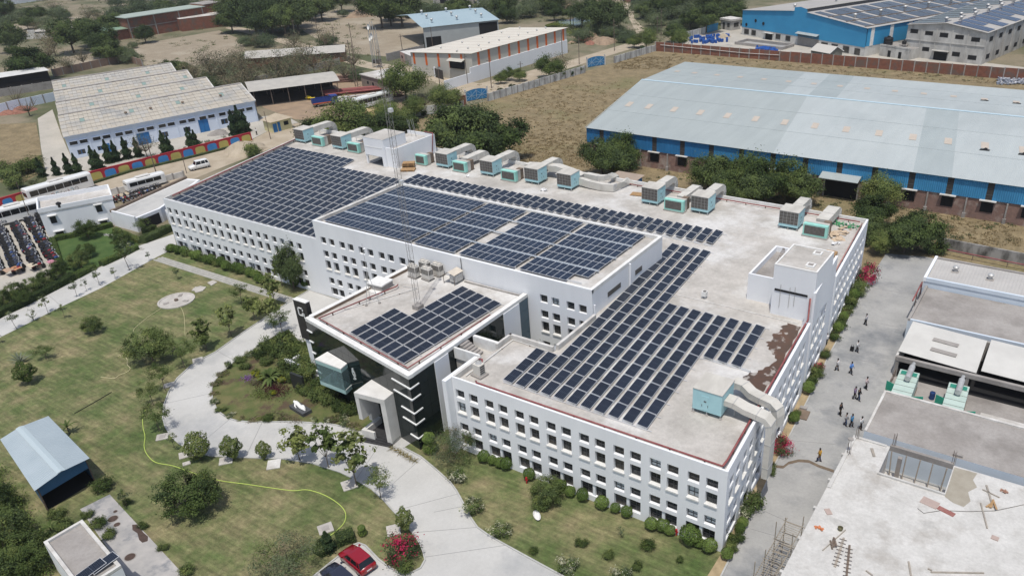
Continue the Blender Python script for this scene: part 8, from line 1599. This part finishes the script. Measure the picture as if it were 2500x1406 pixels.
# ---- people
def person(label,px_,py_,face,shirt,trou,hair=(.012,.01,.01),skin=(.16,.085,.055),sc=1.0,phase=0.0,carry=None):
    p=G(px_,py_); t=thing('person',label,'person',(p[0],p[1],.034),R_(face)); t.scale=(sc,sc,sc)
    s=math.sin(phase)
    hipz=.92; K=lambda sg:( .10*sg, .16*s*sg+.06, .50); F=lambda sg:(.10*sg,.30*s*sg-.02*(1 if s*sg<0 else 0),.07)
    def skin_obj(name,verts,edges,rad,m,par,root=0):
        me=bpy.data.meshes.new(name); me.from_pydata(verts,edges,[]); me.materials.append(m); o=link(name,me,par)
        md=o.modifiers.new('skin','SKIN'); sv=me.skin_vertices[0].data if me.skin_vertices else None
        if sv is None:
            return o
        for i,r in enumerate(rad): sv[i].radius=(r,r*.86); sv[i].use_root=(i==root)
        ss=o.modifiers.new('sub','SUBSURF'); ss.levels=1; ss.render_levels=1; return o
    def tub(name,chains,m,par,n=8):
        b=MB()
        for pts,rr in chains: b.tube(pts,rr,n)
        return b.build(name,m,par,smooth=True)
    ms=mat('skin_%d'%int(skin[0]*100),skin,None,rough=.6); msh=mat('shirt_%s'%label[:22],shirt,None,rough=.85); mt=mat('trou_%s'%str(trou),trou,None,rough=.85); mh=mat('hair_black',hair,None,rough=.5)
    arm=lambda sg:[(.20*sg,0,1.40),(.25*sg,-.13*s*sg,1.13),(.24*sg,-.22*s*sg+.10,.88)]
    # body: one continuous mesh (skin modifier) -- head, neck, torso, arms, legs
    V=[(0,0,hipz),(0,.0,1.12),(0,0,1.38),(0,.02,1.50),(0,.04,1.62),(0,.05,1.70)]; E=[(0,1),(1,2),(2,3),(3,4),(4,5)]; rad=[.13,.13,.13,.055,.095,.085]
    for sg in (-1,1):
        i=len(V); V+=[arm(sg)[0],arm(sg)[1],arm(sg)[2],(arm(sg)[2][0],arm(sg)[2][1]+.03,arm(sg)[2][2]-.10)]; E+=[(2,i),(i,i+1),(i+1,i+2),(i+2,i+3)]; rad+=[.06,.045,.034,.035]
        i=len(V); V+=[(.1*sg,0,.86),K(sg),F(sg),(F(sg)[0],F(sg)[1]+.14,.04)]; E+=[(0,i),(i,i+1),(i+1,i+2),(i+2,i+3)]; rad+=[.085,.06,.045,.04]
    me=bpy.data.meshes.new('body'); me.from_pydata(V,E,[]); me.materials.append(ms); bo=link('body',me,t)
    bo.modifiers.new('skin','SKIN')
    if not me.skin_vertices:
        try: me.attributes.new('skin','FLOAT','POINT')
        except Exception: pass
    if me.skin_vertices:
        for i,r in enumerate(rad): me.skin_vertices[0].data[i].radius=(r,r); me.skin_vertices[0].data[i].use_root=(i==0)
        ss=bo.modifiers.new('sub','SUBSURF'); ss.levels=1; ss.render_levels=1
    tub('shirt',[([(0,0,.88),(0,0,1.05),(0,0,1.28),(0,.0,1.43),(0,.01,1.49)],[.165,.155,.185,.17,.075])]+[([arm(sg)[0],tuple(Vector(arm(sg)[0]).lerp(Vector(arm(sg)[1]),.95)),tuple(Vector(arm(sg)[1]).lerp(Vector(arm(sg)[2]),.75))],[.085,.066,.052]) for sg in (-1,1)],msh,t)
    tub('trousers',[([(0,0,.97),(0,0,.84)],[.16,.15])]+[([(.08*sg,0,.92),K(sg),tuple(Vector(K(sg)).lerp(Vector(F(sg)),.92))],[.105,.082,.066]) for sg in (-1,1)],mt,t)
    b=MB()
    for sg in (-1,1): f=F(sg); b.tube([(f[0],f[1]-.06,.045),(f[0],f[1]+.08,.045),(f[0],f[1]+.19,.035)],[.045,.05,.03],6)
    b.build('shoe',mat('shoe_dark',(.02,.018,.016),None,rough=.6),t)
    b=MB(); b.lathe((0,.03,1.66),[(.098,-.02),(.106,.04),(.09,.1),(.05,.135),(.005,.145)],10); b.build('hair',mh,t,smooth=True)
    return t
W_=(.62,.62,.62); BK=(.012,.012,.014); JN=(.03,.05,.10)
PE=[('person in a grey-white shirt and dark trousers walking alone up the alley',2113,794,95,(.42,.42,.44),BK,.6),('person in a white shirt pulling a dark bag along the alley',2091,860,-80,W_,BK,.5),('person in a white shirt and black trousers near the ball bush',2043,905,80,W_,BK,-.6),('person in a bright blue shirt swinging an arm in the alley',2076,913,-100,(.10,.26,.62),BK,.8),('person in a pale pink shirt near the railing',2113,950,-95,(.52,.44,.44),BK,.4),('person in a purple checked shirt walking beside another in black',2085,974,-95,(.20,.16,.26),BK,-.5),('person in a black top and blue jeans walking beside the purple shirt',2095,978,-95,(.014,.014,.016),JN,.6),('person dressed all in black walking ahead of the group of three',2050,1014,-100,(.014,.014,.016),(.03,.025,.02),.4),('person in a grey shirt and jeans in the group of three',2063,1039,-95,(.33,.33,.33),JN,.5),('person in a blue shirt in the middle of the group of three',2077,1042,-95,(.05,.22,.42),BK,-.5),('person in a crisp white shirt beside the blue shirted one',2100,1048,-95,(.66,.67,.68),BK,.4),('person in a mustard yellow jacket crossing the alley alone',1999,1127,95,(.50,.28,.03),(.02,.04,.12),-.7),('person standing half hidden at the wall of the alley',2017,842,60,W_,BK,.1),('person in white by the end of the painted wall',627,330,0,W_,BK,.2)]
for lb,px_,py_,fc,sh_,tr_,ph in PE: person(lb,px_,py_,fc,sh_,tr_,phase=ph)
c=G(2087,857); tag(MB().box(-.22,.22,-.16,.16,.06,.62).box(-.14,-.1,-.02,.02,.62,.95).box(.1,.14,-.02,.02,.62,.95).box(-.14,.14,-.02,.02,.93,.97).build('wheeled_bag',m_black,loc=(c[0]-.35,c[1]-.2,.035),bevel=.03),'dark wheeled bag pulled along the alley','bag')
# damp trench line across the alley
P=[(1884,1131),(1895,1138),(1912,1140),(1925,1130),(1950,1124),(1975,1126),(2000,1138),(2036,1150)]
b=MB()
for i in range(len(P)-1):
    a=G(P[i][0],P[i][1]-3);c=G(P[i+1][0],P[i+1][1]-3);e=G(P[i+1][0],P[i+1][1]+4);f_=G(P[i][0],P[i][1]+4); b.face([(q[0],q[1],.04) for q in (f_,e,c,a)])
b.build('mud_line',mat('mud',(.13,.10,.075),(.18,.14,.10),3,.95,bump=.5,bscale=8))['kind']='structure'
# ================================================================ AIR
hz=MB().box(-2700,2000,-1000,2800,-1.2,62).build('haze',None); hz['kind']='stuff'; hz.data.materials.clear()
mh_=bpy.data.materials.new('haze_air'); mh_.use_nodes=True; nt=mh_.node_tree; nt.nodes.clear(); vo=nt.nodes.new('ShaderNodeVolumePrincipled'); vo.inputs['Color'].default_value=(.93,.96,1,1); vo.inputs['Density'].default_value=.00012; vo.inputs['Anisotropy'].default_value=.2; mo=nt.nodes.new('ShaderNodeOutputMaterial'); nt.links.new(vo.outputs[0],mo.inputs['Volume']); hz.data.materials.append(mh_)
